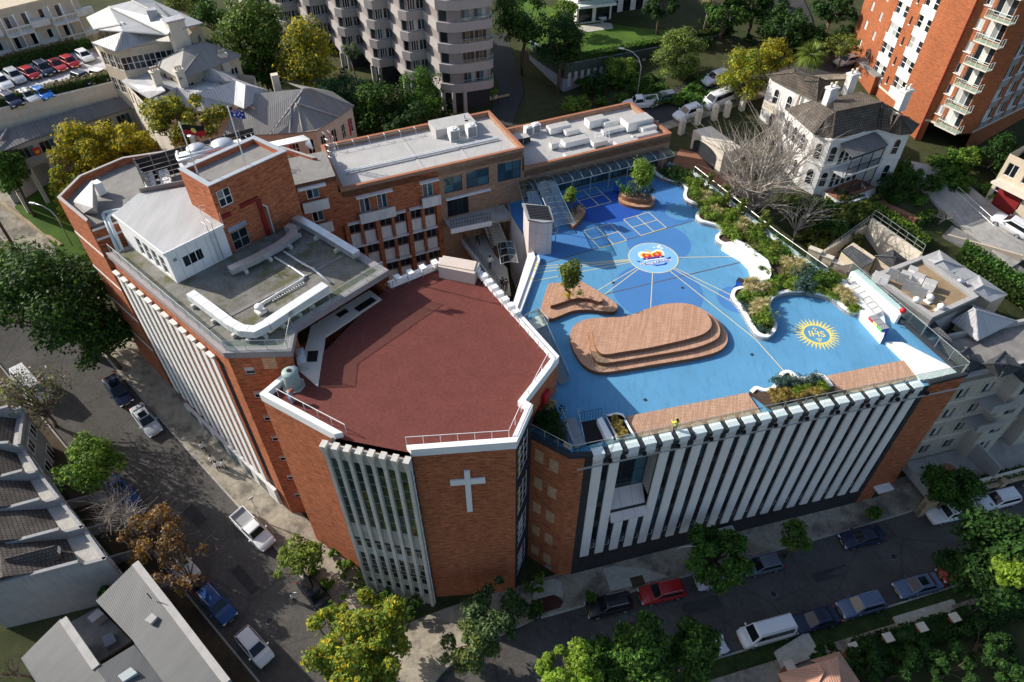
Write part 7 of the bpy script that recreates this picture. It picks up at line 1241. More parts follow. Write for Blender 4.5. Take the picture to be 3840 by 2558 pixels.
hip(th_, z34, [(1690, 140), (1835, 295), (1980, 220), (1850, 50)], [(1765, 125), (1850, 160)], 17.6, 19.2, 'slate'); hip(th_, z34, [(1960, 210), (2130, 330), (2352, 250), (2180, 90)], [(2080, 200), (2200, 215)], 17.5, 18.9, 'slate')
flat_roof(TH, 16.9, .5, 'render_grey', 'render_grey', 'concrete_dark', th_, .3)
for k, u in enumerate((4.2, 10.6)):
    for z in (9.6, 12.7): MB().wbox(w, u, u + 3.2, z, z + .2, 0, 2.0).build('balcony_floor', 'render_grey', th_); MB().wbox(w, u, u + 3.2, z + .2, z + 1.1, 1.85, 2.0).build('balcony_wall', 'render_grey', th_)
for x0, x1 in ((0, 7.2), (7.4, 15)): MB().wbox(w, x0, x1, 2.4, 3.6, .1, 4.6).build('patio', 'concrete', th_); MB().wbox(w, x0, x1, 3.6, 4.3, 4.4, 4.6).build('patio_wall', 'render_cream', th_)
MB().wbox(w, 7.2, 7.4, 2.4, 6.0, .1, 4.6).build('patio_divider', 'render_grey', th_)
sw_ = thing('sandstone_wall', 'sandstone boundary wall with garage openings along the right footpath', 'wall', w.p(0, 1, 5)); MB().wbox(w, -1, 18, 0, 3.2, 4.7, 5.1).build('wall', 'sandstone', sw_); [MB().wbox(w, u, u + 2.8, .8, 2.9, 5.1, 5.14).build('garage_door', 'charcoal', sw_) for u in (5.2, 9.4)]; [MB().wbox(w, u, u + .7, 0, 3.7, 4.55, 5.25).build('pier', 'sandstone', sw_) for u in (-1, 4.2, 8.4, 12.6)]; hedge('hedge', 'low hedge on top of the sandstone boundary wall', w.p(0, 0, 4.3), w.p(12, 0, 4.3), .7, 3.2, 4.0)
p = w.p(3.4, 3.6, 2.4); tb = thing('patio_table', 'round brown table on the townhouse patio', 'table', p); MB().lathe(p, [(.3, 0), (.06, .05), (.06, .68), (.7, .7), (.7, .76)], 14).build('tabletop', 'tile_terracotta', tb)
er = thing('garden_retaining_wall', 'long beige retaining wall with steel fence above the dark pit', 'wall', (*at2(*z24(1200, 650), 17), 8)); w = WF(at2(*z24(1400, 765), 17.3), at2(*z24(945, 440), 17.3)); MB().wbox(WF(at2(*z24(945, 440), 17.3), at2(*z24(1400, 765), 17.3)), 0, w.L, 6, 17.3, -.4, 0).build('wall', 'render_cream', er); railing('x', '', [w.p(0, 17.3, .2), w.p(w.L, 17.3, .2)], 1.2, 1.4, 'steel', None, .03, 2, er)
w = WF(at2(*z24(945, 440), 17.3), at2(*z24(540, 720), 16.5)); railing('steel_fence', 'steel picket fence around the dark pit beside the garden', [w.p(0, 16.8), w.p(w.L, 15.6)], 1.2, .6, 'steel', None, .025, 2); MB().wbox(w, 0, w.L, 7, 16.2, 0, .3).build('wall', 'render_beige', er)
tzp = lambda zf, x, y: atg(*zf(x, y))
def hedge_p(label, zf, a, b, wd, h, top='leaf_bright', side='leaf_hedge'): A, B = tzp(zf, *a), tzp(zf, *b); hedge('hedge', label, A.xy, B.xy, wd, A.z, A.z + h, top, side, zb=(B.z, B.z + h))
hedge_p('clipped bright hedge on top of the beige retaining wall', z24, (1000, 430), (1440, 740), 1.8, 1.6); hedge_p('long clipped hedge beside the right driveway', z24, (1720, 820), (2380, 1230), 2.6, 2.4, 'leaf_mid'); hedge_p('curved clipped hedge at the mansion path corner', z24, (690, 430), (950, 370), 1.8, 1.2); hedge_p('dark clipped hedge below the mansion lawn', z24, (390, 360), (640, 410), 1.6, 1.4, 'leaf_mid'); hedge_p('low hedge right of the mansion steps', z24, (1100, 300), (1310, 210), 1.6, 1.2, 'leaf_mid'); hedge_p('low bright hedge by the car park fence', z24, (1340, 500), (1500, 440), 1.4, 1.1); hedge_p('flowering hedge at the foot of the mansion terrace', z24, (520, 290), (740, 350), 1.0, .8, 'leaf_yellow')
structure(MB().prism([tuple(tzp(z24, *p).xy) for p in ((730, 385), (920, 320), (1050, 270), (1200, 180), (1290, 140), (1260, 200), (1080, 300), (1380, 500), (1330, 510), (1010, 320))], tz(*tzp(z24, 1000, 300).xy) - 1, tz(*tzp(z24, 1000, 300).xy) + .12).build('garden_path', 'path_red'))
A, B = tzp(z24, 1500, 60), tzp(z24, 2400, 800); drape('driveway', 'concrete', [tuple(tzp(z24, 1500, -30).xy), tuple(A.xy), tuple(tzp(z24, 1900, 420).xy), tuple(B.xy)], -3.5, 3.5, .25); drape('driveway', 'concrete_dark', [tuple(tzp(z24, 1640, 560).xy), tuple(tzp(z24, 2352, 1010).xy)], -1.2, 1.2, .2)
rb_ = thing('beige_house', 'beige house with glass balcony at the right edge', 'house', tzp(z24, 2300, 400)); q = [tuple(tzp(z24, *p).xy) for p in ((1990, 260), (2420, 560), (2700, 330), (2300, 40))]; body(rb_, q, 12, 23, 'render_beige', {0: ([(17, 19), (20.3, 22)], 3, 1.4)}); w = WF(*ccw(q)[:2]); w = WF(q[0], q[1]); MB().wbox(w, .3, w.L - 1, 19.4, 19.7, 0, 1.6).build('balcony', 'render_cream', rb_); MB().wbox(w, 1, 4, 16, 18.6, 0, .05).build('garage_door', 'dark_red', rb_)
railing('mesh_fence', 'thin steel fence along the right driveway', [tzp(z24, 1700, 240) + Vector((0, 0, .2)), tzp(z24, 2050, 560) + Vector((0, 0, .2)), tzp(z24, 2352, 760) + Vector((0, 0, .2))], 1.3, 2.4, 'steel', None, .025, 2)
rl = thing('retaining_wall', 'beige curved wall beside the right driveway', 'wall', tzp(z24, 1700, 500)); w = WF(tzp(z24, 1640, 600).xy, tzp(z24, 2300, 850).xy); MB().wbox(w, 0, w.L, 9, tz(*w.p(w.L / 2, 0).xy) + .6, -.15, .15).build('wall', 'render_beige', rl)
gg = thing('arched_garage', 'cream garage with arched dark blue door beside the brick court', 'garage', at(*z13(1750, 1400), 17)); w = WF(at2(*z13(1640, 1390), 17.5), at2(*z13(1860, 1560), 17.5)); MB().wbox(w, -.3, w.L + 1, 14, 20.6, -3, -.02).build('wall', 'render_cream', gg); n = 8; pts = [(.3, 17.4), (w.L - .1, 17.4)] + [(w.L / 2 + .1 + (w.L / 2 - .2) * math.cos(math.pi * k / n), 19.2 + .8 * math.sin(math.pi * k / n)) for k in range(n + 1)]; MB().face([w.p(u, z, .02) for u, z in pts]).build('garage_door', 'charcoal', gg)
structure(drape('brick_court', 'path_red', [tuple(atg(*z13(1500, 1450)).xy), tuple(atg(*z13(1700, 1500)).xy), tuple(atg(*z23(2000, 200)).xy)], -2.4, 2.0, .12))
for x, y, l in ((1550, 1230, 'cream gate pier nearest the brown school block'), (1700, 1140, 'second cream gate pier along the back street'), (1850, 1100, 'tall cream gate pier left of the iron gate'), (1965, 1070, 'tall cream gate pier right of the iron gate'), (2105, 1010, 'cream gate pier beside the yellow green tree')): p = atg(*z13(x, y)); r = thing('gate_pier', l, 'gate pier', p); MB().box((p.x, p.y, p.z + .95), (.7, .7, 2.3), .5).build('shaft', 'render_cream', r); MB().hexa([(p.x + a * .45, p.y + b * .45, p.z + 2.1) for a, b in ((-1, -1), (1, -1), (1, 1), (-1, 1))], [(p.x + a * .08, p.y + b * .08, p.z + 2.5) for a, b in ((-1, -1), (1, -1), (1, 1), (-1, 1))]).build('cap', 'render_cream', r)
te = []; TL = [((-330, 700), (170, 575), 12.6), ((-330, 955), (175, 925), 11.6), ((-330, 1330), (330, 1155), 10.9), ((-330, 1640), (525, 1405), 10.3)]
lines = [(at2(*z31(*a), z), at2(*z31(*b), z), z) for a, b, z in TL] + [(at2(*z41(-330, 395), 9.8), at2(*z41(745, 110), 9.8), 9.8), (at2(*z41(-330, 740), 9.3), at2(*z41(955, 400), 9.3), 9.3)]
for i in range(len(lines) - 1):
    (a0, b0, z0), (a1, b1, z1) = lines[i], lines[i + 1]; r = thing('terrace_house', ['farthest', 'second', 'third', 'fourth', 'nearest'][i] + ' dark tiled terrace house in the left hand row' + (', beside the metal roofed house' if i == 4 else ''), 'house', (*b1, 3), 'terrace houses on the left street'); V_ = lambda a, b, t: tuple(Vector(a) + (Vector(b) - Vector(a)) * t)
    zt = (z0 + z1) / 2; fr0, fr1 = V_(a0, b0, .80), V_(a1, b1, .80); rd0, rd1 = V_(a0, b0, .3), V_(a1, b1, .3)
    MB().prism([a1, b1, b0, a0], 0, zt - 1.6).build('wall', 'render_shaded', r); w = WF(b1, b0); zb_ = tz(*b1) + .2
    for k in range(2): window(r, w, (.5 + k * w.L * .48, .5 + k * w.L * .48 + w.L * .3, zb_ + .4, zb_ + 2.3), -.1, 2, 1, 'white', 'glass_dark', .07); window(r, w, (.5 + k * w.L * .48, .5 + k * w.L * .48 + w.L * .3, zt - 3.4, zt - 1.9), -.1, 2, 1, 'white', 'glass_dark', .07)
    q = [Vector((*fr1, zt - 1.2)), Vector((*fr0, zt - 1.2)), Vector((*rd0, zt + .5)), Vector((*rd1, zt + .5))]; MB().hexa([p - Vector((0, 0, .2)) for p in q], q).build('roof', 'tile_dark', r); q = [Vector((*rd1, zt + .5)), Vector((*rd0, zt + .5)), Vector((*a0, zt - .6)), Vector((*a1, zt - .6))]; MB().hexa([p - Vector((0, 0, .2)) for p in q], q).build('roof', 'tile_dark', r)
    MB().prism([fr1, b1, b0, fr0], zt - 1.6, zt - 1.25).build('front_roof', 'concrete', r); MB().wbox(w, 0, w.L, zt - 1.6, zt - .75, -.3, 0).build('front_parapet', 'render_shaded', r)
    for (a_, b2, zz_), nm in ((lines[i + 1], 'party_wall'),) + (((lines[i], 'party_wall'),) if i == 0 else ()):
        w2 = WF(a_, b2); m = MB(); m.wbox(w2, w2.L * .1, w2.L * .81, 0, zz_ + .1, -.16, .16); m.build(nm, 'render_shaded', r); MB().wbox(w2, w2.L * .81, w2.L, 0, zz_ - .5, -.16, .16).build(nm, 'render_shaded', r); MB().wbox(w2, 0, w2.L * .1, 0, zz_ - .4, -.16, .16).build(nm, 'render_shaded', r)
    e = Vector((b1[0] - a1[0], b1[1] - a1[1])).normalized(); p = Vector(b1) + e * 1.9; MB().box((p.x, p.y, tz(*p) + .6), (3.6, .2, 1.8), math.atan2(e.y, e.x)).build('garden_wall', 'render_grey', r)
    if i == 4:
        p = Vector((*V_(V_(a0, b0, .55), V_(a1, b1, .55), .55), zt)); d_ = MB(); w3 = WF(tuple(p.xy - e * 2.2), tuple(p.xy + e * 1.8)); d_.hexa([w3.p(0, zt - .6, .7), w3.p(w3.L, zt - .6, .7), w3.p(w3.L, zt - .6, -.7), w3.p(0, zt - .6, -.7)], [w3.p(0, zt + .75, .05), w3.p(w3.L, zt + .75, .05), w3.p(w3.L, zt + .75, -.05), w3.p(0, zt + .75, -.05)]); d_.build('dormer', 'tile_dark', r); MB().wbox(WF(tuple(p.xy + e * 1.82 - Vector((e.y, -e.x)) * -.3), tuple(p.xy + e * 1.82 + Vector((e.y, -e.x)) * -.3)), 0, .6, zt - .3, zt + .2, -.03, .03).build('dormer_window', 'white', r)
mh = thing('metal_roof_house', 'grey metal roofed house with small dark courtyard at the lower left', 'house', (*at2(*z41(1300, 1000), 7), 1)); E7 = lambda x, y, z: (z41, x, y, z)
MB().prism(P(z41, [(1220, 500), (905, 825), (1210, 1175), (1330, 1050), (1470, 1570), (1000, 1800), (1560, 2300), (2500, 2100), (2080, 1570), (1535, 880)], 7.6), -1, 7.5).build('wall', 'render_grey', mh); MB().prism(P(z41, [(560, 1010), (210, 1350), (350, 1600), (1000, 1900), (1100, 1700), (880, 1420)], 7.2), -1, 7.1).build('wall', 'render_grey', mh)
proof(mh, [[E7(1240, 470, 8.2), E7(880, 822, 7.6), E7(1225, 1190, 7.6), E7(1545, 862, 8.2)], [E7(1545, 862, 8.25), E7(1225, 1190, 7.6), E7(1245, 1235, 7.55), E7(1600, 1700, 7.6), E7(1900, 2200, 7.6), E7(2500, 2150, 8.2), E7(2085, 1568, 8.2)]], 'metal_roof_shaded'); proof(mh, [[E7(555, 985, 8), E7(192, 1350, 7.2), E7(330, 1568, 7.2), E7(700, 2000, 7.2), E7(1150, 1800, 8), E7(880, 1430, 8)], [E7(880, 1440, 8), E7(1230, 1225, 7.6), E7(1560, 1640, 7.5), E7(1150, 1800, 8)]], 'metal_roof_shaded')
for a, b in (((1240, 470, 8.35), (1545, 862, 8.35)), ((1545, 862, 8.35), (2085, 1568, 8.35)), ((575, 985, 8.1), (880, 1430, 8.1))): pA, pB = at(*z41(*a[:2]), a[2]), at(*z41(*b[:2]), b[2]); d = (pB - pA); n_ = Vector((-d.y, d.x, 0)).normalized() * .3; MB().hexa([pA - n_ - Vector((0, 0, .5)), pB - n_ - Vector((0, 0, .5)), pB + n_ - Vector((0, 0, .5)), pA + n_ - Vector((0, 0, .5))], [pA - n_, pB - n_, pB + n_, pA + n_]).build('parapet', 'render_grey', mh)
MB().prism(P(z41, [(1330, 1000), (1385, 1035), (1445, 970), (1395, 935)], 8.3), 8.0, 8.35).build('skylight', 'render_grey', mh); MB().prism(P(z41, [(1080, 1510), (1130, 1565), (1260, 1480), (1200, 1430)], 8.1), 7.6, 8.1).build('skylight', 'glass_pale', mh); p = at(*z41(1390, 800), 8.4); MB().tube([p, p + Vector((0, 0, 1.0))], .05, 5).build('aerial', 'charcoal', mh)
for k, (q, m_) in enumerate((([(640, 1020), (900, 880), (1210, 1190), (890, 1390)], 'concrete_dark'), ([(930, 1150), (1030, 1110), (1070, 1190), (970, 1250)], 'blue_grey'), ([(800, 975), (900, 890), (955, 940), (850, 1020)], 'panel_pink'))): MB().prism(P(z41, q, 2 + k * .5), 1.6, 2 + k * .5).build(['courtyard', 'courtyard_table', 'courtyard_awning'][k], m_, mh)
tr = thing('tile_roof_house', 'house with salmon tiled hipped roof at the bottom edge', 'house', (*at2(*z44(400, 1550), 5), 0)); proof(tr, [[(z44, 95, 1490, 5.4), (z44, 455, 1388, 6.2), (z44, 520, 1470, 6.8), (z44, 470, 1568, 6.8), (z44, 300, 1900, 5.4)], [(z44, 390, 1365, 5), (z44, 655, 1285, 5), (z44, 645, 1335, 6.2), (z44, 455, 1388, 6.2)], [(z44, 455, 1388, 6.2), (z44, 645, 1335, 6.2), (z44, 700, 1900, 7.2), (z44, 470, 1800, 7.2)], [(z44, 655, 1285, 5), (z44, 845, 1568, 5), (z44, 960, 1900, 5), (z44, 700, 1900, 7.2), (z44, 645, 1335, 6.2)]], 'tile_pink'); MB().prism(P(z44, [(150, 1500), (400, 1400), (650, 1320), (800, 1560), (900, 1900), (300, 1900)], 4.9), -2, 4.8).build('wall', 'brick_orange', tr)
for x, y, k in ((790, 1250, 0), (1105, 1160, 1), (1415, 1065, 2), (1715, 975, 3), (200, 1420, 4)): p = at(*z44(x, y), 2.2); r = thing('gate_pier', ['cream capped gate pier nearest the salmon roof', 'second cream capped pier along the lower footpath', 'third cream capped pier along the lower footpath', 'cream capped pier farthest from the salmon roof', 'small cream capped pier left of the salmon roof'][k], 'gate pier', (p.x, p.y, tz(p.x, p.y))); MB().box((p.x, p.y, .9), (.55, .55, 2.6), .25).build('shaft', 'brick_orange', r); MB().box((p.x, p.y, 2.26), (.85, .85, .16), .25).build('cap', 'render_cream', r)
hedge('hedge', 'dark hedge behind the piers of the lower footpath', at2(*z44(830, 1290), 1.2), at2(*z44(1700, 1040), 1.2), 2.2, 0, 1.7, 'leaf_dark', 'leaf_dark'); hedge('hedge', 'dark hedge at the far right of the lower footpath', at2(*z44(1760, 1020), 1.2), at2(*z44(2500, 810), 1.2), 2.2, 0, 1.7, 'leaf_dark', 'leaf_dark')
structure(MB().prism(P(z43, [(835, 530), (1390, 390), (1480, 595), (905, 742)], .4), .1, .52).build('footpath_slab', 'footpath_slab')); structure(MB().prism(P(z43, [(170, 690), (390, 620), (460, 660), (470, 800), (390, 770), (200, 815)], .3), -.2, .42).build('footpath_slab', 'footpath_slab')); structure(MB().prism(P(z44, [(60, 1290), (360, 1105), (480, 1320), (140, 1450)], .3), 0, .45).build('footpath_slab', 'footpath_slab')); structure(MB().prism(P(z44, [(1145, 975), (1680, 815), (1920, 905), (1240, 1120)], .4), 0, .6).build('footpath_slab', 'footpath_slab'))
structure(MB().prism(P(z43, [(235, 815), (385, 770), (470, 830), (440, 880), (280, 930)], .3), -.2, .44).build('garden_bed', 'mulch')); structure(MB().prism(P(z43, [(1080, 615), (1195, 585), (1225, 665), (1110, 700)], .45), .1, .53).build('garden_bed', 'earth'))
hw = thing('entrance_canopy', 'concrete entrance canopy on the lower classroom wall', 'canopy', FW.p(15, 3.2, .5)); MB().wbox(FW, 13.6, 17.2, 3.0, 3.3, .3, 2.2).build('slab', 'concrete', hw); hw = thing('entrance_canopy', 'small white canopy over the end door of the brick panel', 'canopy', RWL[3].p(1.6, 3.6, .5)); MB().wbox(RWL[3], 1.2, 3.1, 3.55, 3.75, .02, .9).build('slab', 'white', hw); MB().wbox(RWL[3], 2.0, 2.9, 1.0, 3.2, .01, .06).build('door', 'charcoal', hw)
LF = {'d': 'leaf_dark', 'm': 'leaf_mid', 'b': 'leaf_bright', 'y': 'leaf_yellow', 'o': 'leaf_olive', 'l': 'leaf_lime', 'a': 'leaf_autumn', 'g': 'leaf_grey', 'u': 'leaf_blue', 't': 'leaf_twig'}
def T(label, px, py, zc, w, h, code, n=2600, size=.3, **k):
    n, size = int(n * 2.3), size * .68
    return ptree(k.pop('name', 'street_tree'), label, px, py, zc, w, h, [LF[c] for c in code], n=n, size=size, **k)
T('huge dark green fig tree filling the left edge beside the school', 215, 1130, 15.5, 520, 470, 'dddm', 9500, .34, clumps=70, cr=.3, name='fig_tree')
T('dark green tree between the fig tree and the school wall', 385, 1265, 11.5, 240, 230, 'ddm', 3200, .3)
T('dark green tree at the upper left street corner', 30, 640, 20, 150, 200, 'm', 2200, .3); T('small grey green tree at the left edge of the upper street', 20, 975, 14, 120, 120, 'o', 1200, .28)
T('bright yellow autumn tree behind the west roof', 330, 590, 20, 260, 230, 'yyo', 4600, .28, name='autumn_tree'); T('golden tree between the louvre screen and the low wing', 480, 540, 20.5, 250, 190, 'yyo', 4200, .28, name='autumn_tree'); T('yellow green tree left of the brick parapet', 250, 700, 18, 110, 180, 'yb', 1500, .28, name='autumn_tree')
T('olive green tree behind the flagpoles', 690, 455, 28.5, 330, 170, 'ooy', 4600, .28); T('bushy green tree at the corner of the west block', 265, 780, 15, 110, 220, 'by', 1500, .26)
T('tall olive tree beside the grey roofed building', 950, 130, 28, 250, 290, 'om', 5200, .34, name='gum_tree'); T('yellow olive tree in front of the concrete tower', 1175, 225, 25.5, 260, 270, 'oy', 4600, .32, name='gum_tree'); T('dark tree below the tall olive tree', 1000, 260, 23, 200, 150, 'dm', 2400, .3)
T('blue green bushy tree behind the sandstone building', 1270, 350, 22, 190, 200, 'um', 3200, .28); T('dark green tree in the middle of the row before the tower', 1420, 390, 21.5, 220, 220, 'dm', 3600, .28); T('glossy green tree beside the tower forecourt', 1590, 365, 21.5, 190, 200, 'mm', 3200, .26); T('low dark tree behind the brown school block', 1520, 450, 20.5, 260, 130, 'd', 2600, .28); T('slim pale conifer in front of the tower bays', 1318, 195, 25, 60, 120, 'g', 700, .2)
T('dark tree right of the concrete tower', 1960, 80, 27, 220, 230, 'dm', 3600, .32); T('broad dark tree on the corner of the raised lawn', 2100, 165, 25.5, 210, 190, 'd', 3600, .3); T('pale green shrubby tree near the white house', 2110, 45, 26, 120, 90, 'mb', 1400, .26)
T('round pale green tree in front of the retaining wall', 2545, 215, 23.2, 205, 205, 'gbo', 5200, .24, clumps=60, cr=.28); T('leafy green shrub tree before the pale slots', 2330, 262, 21, 130, 110, 'mb', 1700, .25); T('dark shrub tree at the wall corner', 2230, 320, 20, 120, 90, 'd', 1300, .25); T('yellow green shrub at the road corner behind the roof', 2170, 395, 19.6, 150, 70, 'mb', 1600, .24); T('dark shrub on the bank left of the round tree', 2420, 330, 20, 150, 80, 'dm', 1400, .25)
T('yellow green street tree beside the parked van', 2800, 285, 23.5, 190, 190, 'ybo', 4200, .25); T('yellow green tree behind the palm', 2905, 215, 25, 140, 130, 'yo', 2200, .25)
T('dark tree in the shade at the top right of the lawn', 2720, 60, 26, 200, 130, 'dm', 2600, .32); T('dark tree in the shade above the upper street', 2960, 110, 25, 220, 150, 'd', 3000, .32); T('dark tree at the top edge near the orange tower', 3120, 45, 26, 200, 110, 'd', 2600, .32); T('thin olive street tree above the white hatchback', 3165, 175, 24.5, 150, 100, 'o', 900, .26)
T('big leafless pale tree between playground and mansion', 2865, 610, 22.8, 440, 500, 't', 0, .2, trunk='bark_pale', bare=17, clumps=40, name='bare_tree'); T('leafless shrubby tree beside the garden steps', 3010, 800, 18.5, 210, 220, 't', 0, .2, trunk='bark_pale', bare=6, clumps=14, name='bare_tree')
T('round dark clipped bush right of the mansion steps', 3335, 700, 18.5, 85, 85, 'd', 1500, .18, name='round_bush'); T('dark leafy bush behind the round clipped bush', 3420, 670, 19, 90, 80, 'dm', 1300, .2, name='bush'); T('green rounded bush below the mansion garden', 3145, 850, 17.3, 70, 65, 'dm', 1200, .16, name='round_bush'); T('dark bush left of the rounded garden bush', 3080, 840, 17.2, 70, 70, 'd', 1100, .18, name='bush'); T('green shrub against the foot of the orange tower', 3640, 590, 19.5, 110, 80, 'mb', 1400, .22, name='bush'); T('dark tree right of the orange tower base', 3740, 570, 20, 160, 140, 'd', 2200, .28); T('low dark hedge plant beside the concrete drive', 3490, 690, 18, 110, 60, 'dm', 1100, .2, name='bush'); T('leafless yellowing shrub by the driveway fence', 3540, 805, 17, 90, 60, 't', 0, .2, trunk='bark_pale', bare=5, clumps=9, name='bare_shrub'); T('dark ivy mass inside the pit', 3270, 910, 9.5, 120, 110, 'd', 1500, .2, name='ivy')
T('large yellow green tree at the street corner', 1350, 2430, 6.3, 470, 330, 'bboy', 9500, .27, clumps=70, cr=.3); T('small light green tree leaning over the left footpath', 1120, 2110, 4.4, 200, 190, 'bo', 1500, .22, clumps=18); T('olive green tree on the corner garden bed', 1760, 2420, 4.0, 250, 180, 'og', 4200, .2, clumps=46); T('dark grey green tree against the chapel corner', 1850, 2290, 5.0, 270, 250, 'dg', 4600, .22)
T('round dense dark green tree on the right street', 2690, 2085, 6.8, 300, 250, 'mmd', 7000, .24, clumps=64, cr=.3); T('small tree on the right footpath beside the dark car', 2985, 2010, 4.5, 140, 130, 'mo', 1500, .2); T('tiny sapling behind the black car', 2215, 2235, 1.6, 55, 50, 'm', 500, .14); T('small shrub tree near the black car front', 2005, 2290, 2.0, 70, 80, 'dm', 700, .16)
T('dark green tree on the lower verge, middle of the bottom edge', 2400, 2440, 6.5, 260, 270, 'md', 4800, .26); T('second dark tree on the lower verge beside the white van', 2590, 2440, 5.5, 200, 220, 'dm', 3400, .26); T('sunlit lime green tree at the bottom edge', 2110, 2530, 8.5, 290, 170, 'l', 4200, .24); T('dark tree behind the lime green tree', 2250, 2500, 5, 190, 190, 'dm', 2600, .26)
T('dark green tree over the parked utility truck', 3580, 1830, 5.5, 210, 190, 'dm', 3600, .24); T('small tree beside the end door footpath', 3280, 1925, 2.2, 65, 60, 'm', 500, .15); T('large dark tree over the right end of the street', 3720, 2080, 8, 330, 400, 'dd', 6000, .3); T('sunlit lime branch tree at the right edge', 3800, 2140, 10.5, 130, 150, 'l', 1400, .26)
T('fresh green tree on the left street', 315, 1745, 9, 215, 240, 'bm', 3600, .24); T('brown half bare tree at the upper left kerb', 130, 1490, 10.5, 260, 290, 'ot', 900, .22, bare=6, clumps=30, name='bare_tree'); T('brown leafless tree over the parked blue car', 430, 1920, 7.2, 240, 180, 't', 0, .2, bare=13, clumps=26, trunk='bark_pale', name='bare_tree'); T('yellow and brown autumn tree on the left street', 575, 2010, 6.4, 280, 240, 'aaat', 2600, .2, bare=4, clumps=34, name='autumn_tree'); T('thin autumn tree over the white utility truck', 690, 2140, 5.2, 230, 190, 'aat', 700, .2, bare=5, clumps=20, name='autumn_tree'); T('green bush between the two lower left houses', 420, 2215, 4.2, 110, 90, 'dm', 1300, .2, name='bush'); T('leafless bush at the lower left edge', 40, 2490, 6.5, 160, 170, 't', 0, .2, bare=7, clumps=14, trunk='bark', name='bare_shrub')
for i, (x, y, w_, h_) in enumerate(((1265, 2060, 80, 70), (1300, 2130, 90, 80), (1345, 2180, 90, 80), (1390, 2250, 80, 70), (1450, 2255, 110, 90), (1540, 2275, 110, 90), (1180, 2130, 80, 70), (1215, 2200, 90, 80), (1260, 2265, 95, 85), (1310, 2320, 90, 80), (2000, 2190, 110, 90))): T(['leafy shrub at the start of the bed below the chapel west wall', 'second shrub in the bed below the chapel west wall', 'third shrub in the bed below the chapel west wall', 'last shrub before the concrete mullions', 'dark shrub under the first concrete mullions', 'dark shrub under the last concrete mullions', 'verge shrub beside the light green tree', 'second verge shrub towards the black hatchback', 'third verge shrub beside the black hatchback', 'verge shrub nearest the corner tree', 'dark ground cover in the recess beside the chapel'][i], x, y, 1.6, w_, h_, 'mb' if i < 4 or i > 5 else 'dm', 800, .17, clumps=14, name='bush')
T('dark shrubby tree left of the tall olive tree', 800, 70, 27, 150, 130, 'dm', 1800, .3); T('dark tree on the slope beside the grey hipped roof', 760, 200, 25, 120, 120, 'd', 1300, .3); T('olive tree at the top edge by the long grey roof', 700, 10, 28, 200, 80, 'o', 1600, .3); T('dark tree at the top edge behind the upper street', 2830, 20, 27, 220, 120, 'd', 2600, .32); T('dark tree at the shaded bend of the upper street', 3060, 150, 24, 150, 110, 'd', 1700, .3); T('dark tree behind the white house', 2480, 20, 27, 160, 90, 'd', 1600, .3); T('shaded tree at the right edge below the orange tower', 3810, 640, 19, 130, 150, 'd', 1800, .28)
for i, (x, y, w_, h_) in enumerate(((3120, 2490, 170, 120), (3270, 2480, 190, 130), (3430, 2430, 190, 140), (3560, 2510, 220, 150), (3700, 2400, 220, 170), (3790, 2520, 200, 150), (3350, 2550, 200, 120))): T('dark garden tree below the lower piers, ' + ['first', 'second', 'third', 'fourth', 'fifth', 'sixth', 'lowest'][i] + ' from the salmon roof', x, y, 2.6, w_, h_, 'd', 1500, .26, clumps=20, group='dark garden trees at the lower right')
rng = random.Random(8)
for i in range(110):
    x, y = [(rng.uniform(2130, 2700), rng.uniform(300, 400)), (rng.uniform(1000, 1700), rng.uniform(400, 470)), (rng.uniform(2960, 3250), rng.uniform(760, 960)), (rng.uniform(2640, 3240), rng.uniform(10, 220)), (rng.uniform(3350, 3840), rng.uniform(560, 760))][i % 5]
    p = atg(x, y); shrub('shrub', ['scrubby bush on the bank above the back street', 'dark scrubby bush behind the sandstone building', 'garden shrub between playground wall and mansion', 'shaded bush beside the upper street', 'shaded bush below the orange tower'][i % 5], p.x, p.y, p.z, rng.uniform(1.0, 1.8), rng.uniform(.8, 1.6), ['leaf_mid', 'leaf_dark', 'leaf_olive', 'leaf_dark', 'leaf_mid'][i % 5], 'big', 'scattered bushes on the slopes', 500)
p = at(2938, 525, 18); pt = thing('palm_tree', 'tall palm with green fan crown beside the mansion', 'tree', p); q = at(2995, 205, 29.5); top = Vector((p.x + .3, p.y, 30.3)); MB().tube([p, (p + top) / 2 + Vector((.25, 0, 0)), top], .24, 8, 0, .17).build('trunk', 'bark_pale', pt, True)
V = []; rg = np.random.default_rng(4)
for k in range(46):
    a = rg.random() * 6.28; el_ = rg.uniform(-.7, 1.2); L = rg.uniform(1.7, 2.5); d = np.array([math.cos(a) * math.cos(el_), math.sin(a) * math.cos(el_), math.sin(el_)]); s = np.array([-math.sin(a), math.cos(a), 0]); o = np.array(top - p)
    for j in range(6): t = (j - 2.5) * .17; e = d * L + s * t * L - np.array([0, 0, .5 + .3 * abs(t)]); m_ = d * L * .55 + s * t * L * .4; V += [o + d * .2 - s * .04, o + m_ - s * .07, o + e, o + m_ + s * .07]
put('crown', quadmesh('crown', np.array(V), ['leaf_bright', 'leaf_olive'], [k % 2 for k in range(len(V) // 4)]), pt)
p = at(2640, 110, 23); pt2 = thing('palm_tree', 'pale trunked palm on the shaded lawn edge', 'tree', p); MB().tube([p, p + Vector((.3, 0, 6))], .2, 8, 0, .14).build('trunk', 'bark_pale', pt2, True); put('crown', quadmesh('crown', np.array(V) - np.array(top - Vector(at(2938, 525, 18))) + np.array([.3, 0, 6]), ['leaf_olive', 'leaf_straw'], [k % 3 > 0 for k in range(len(V) // 4)]), pt2)
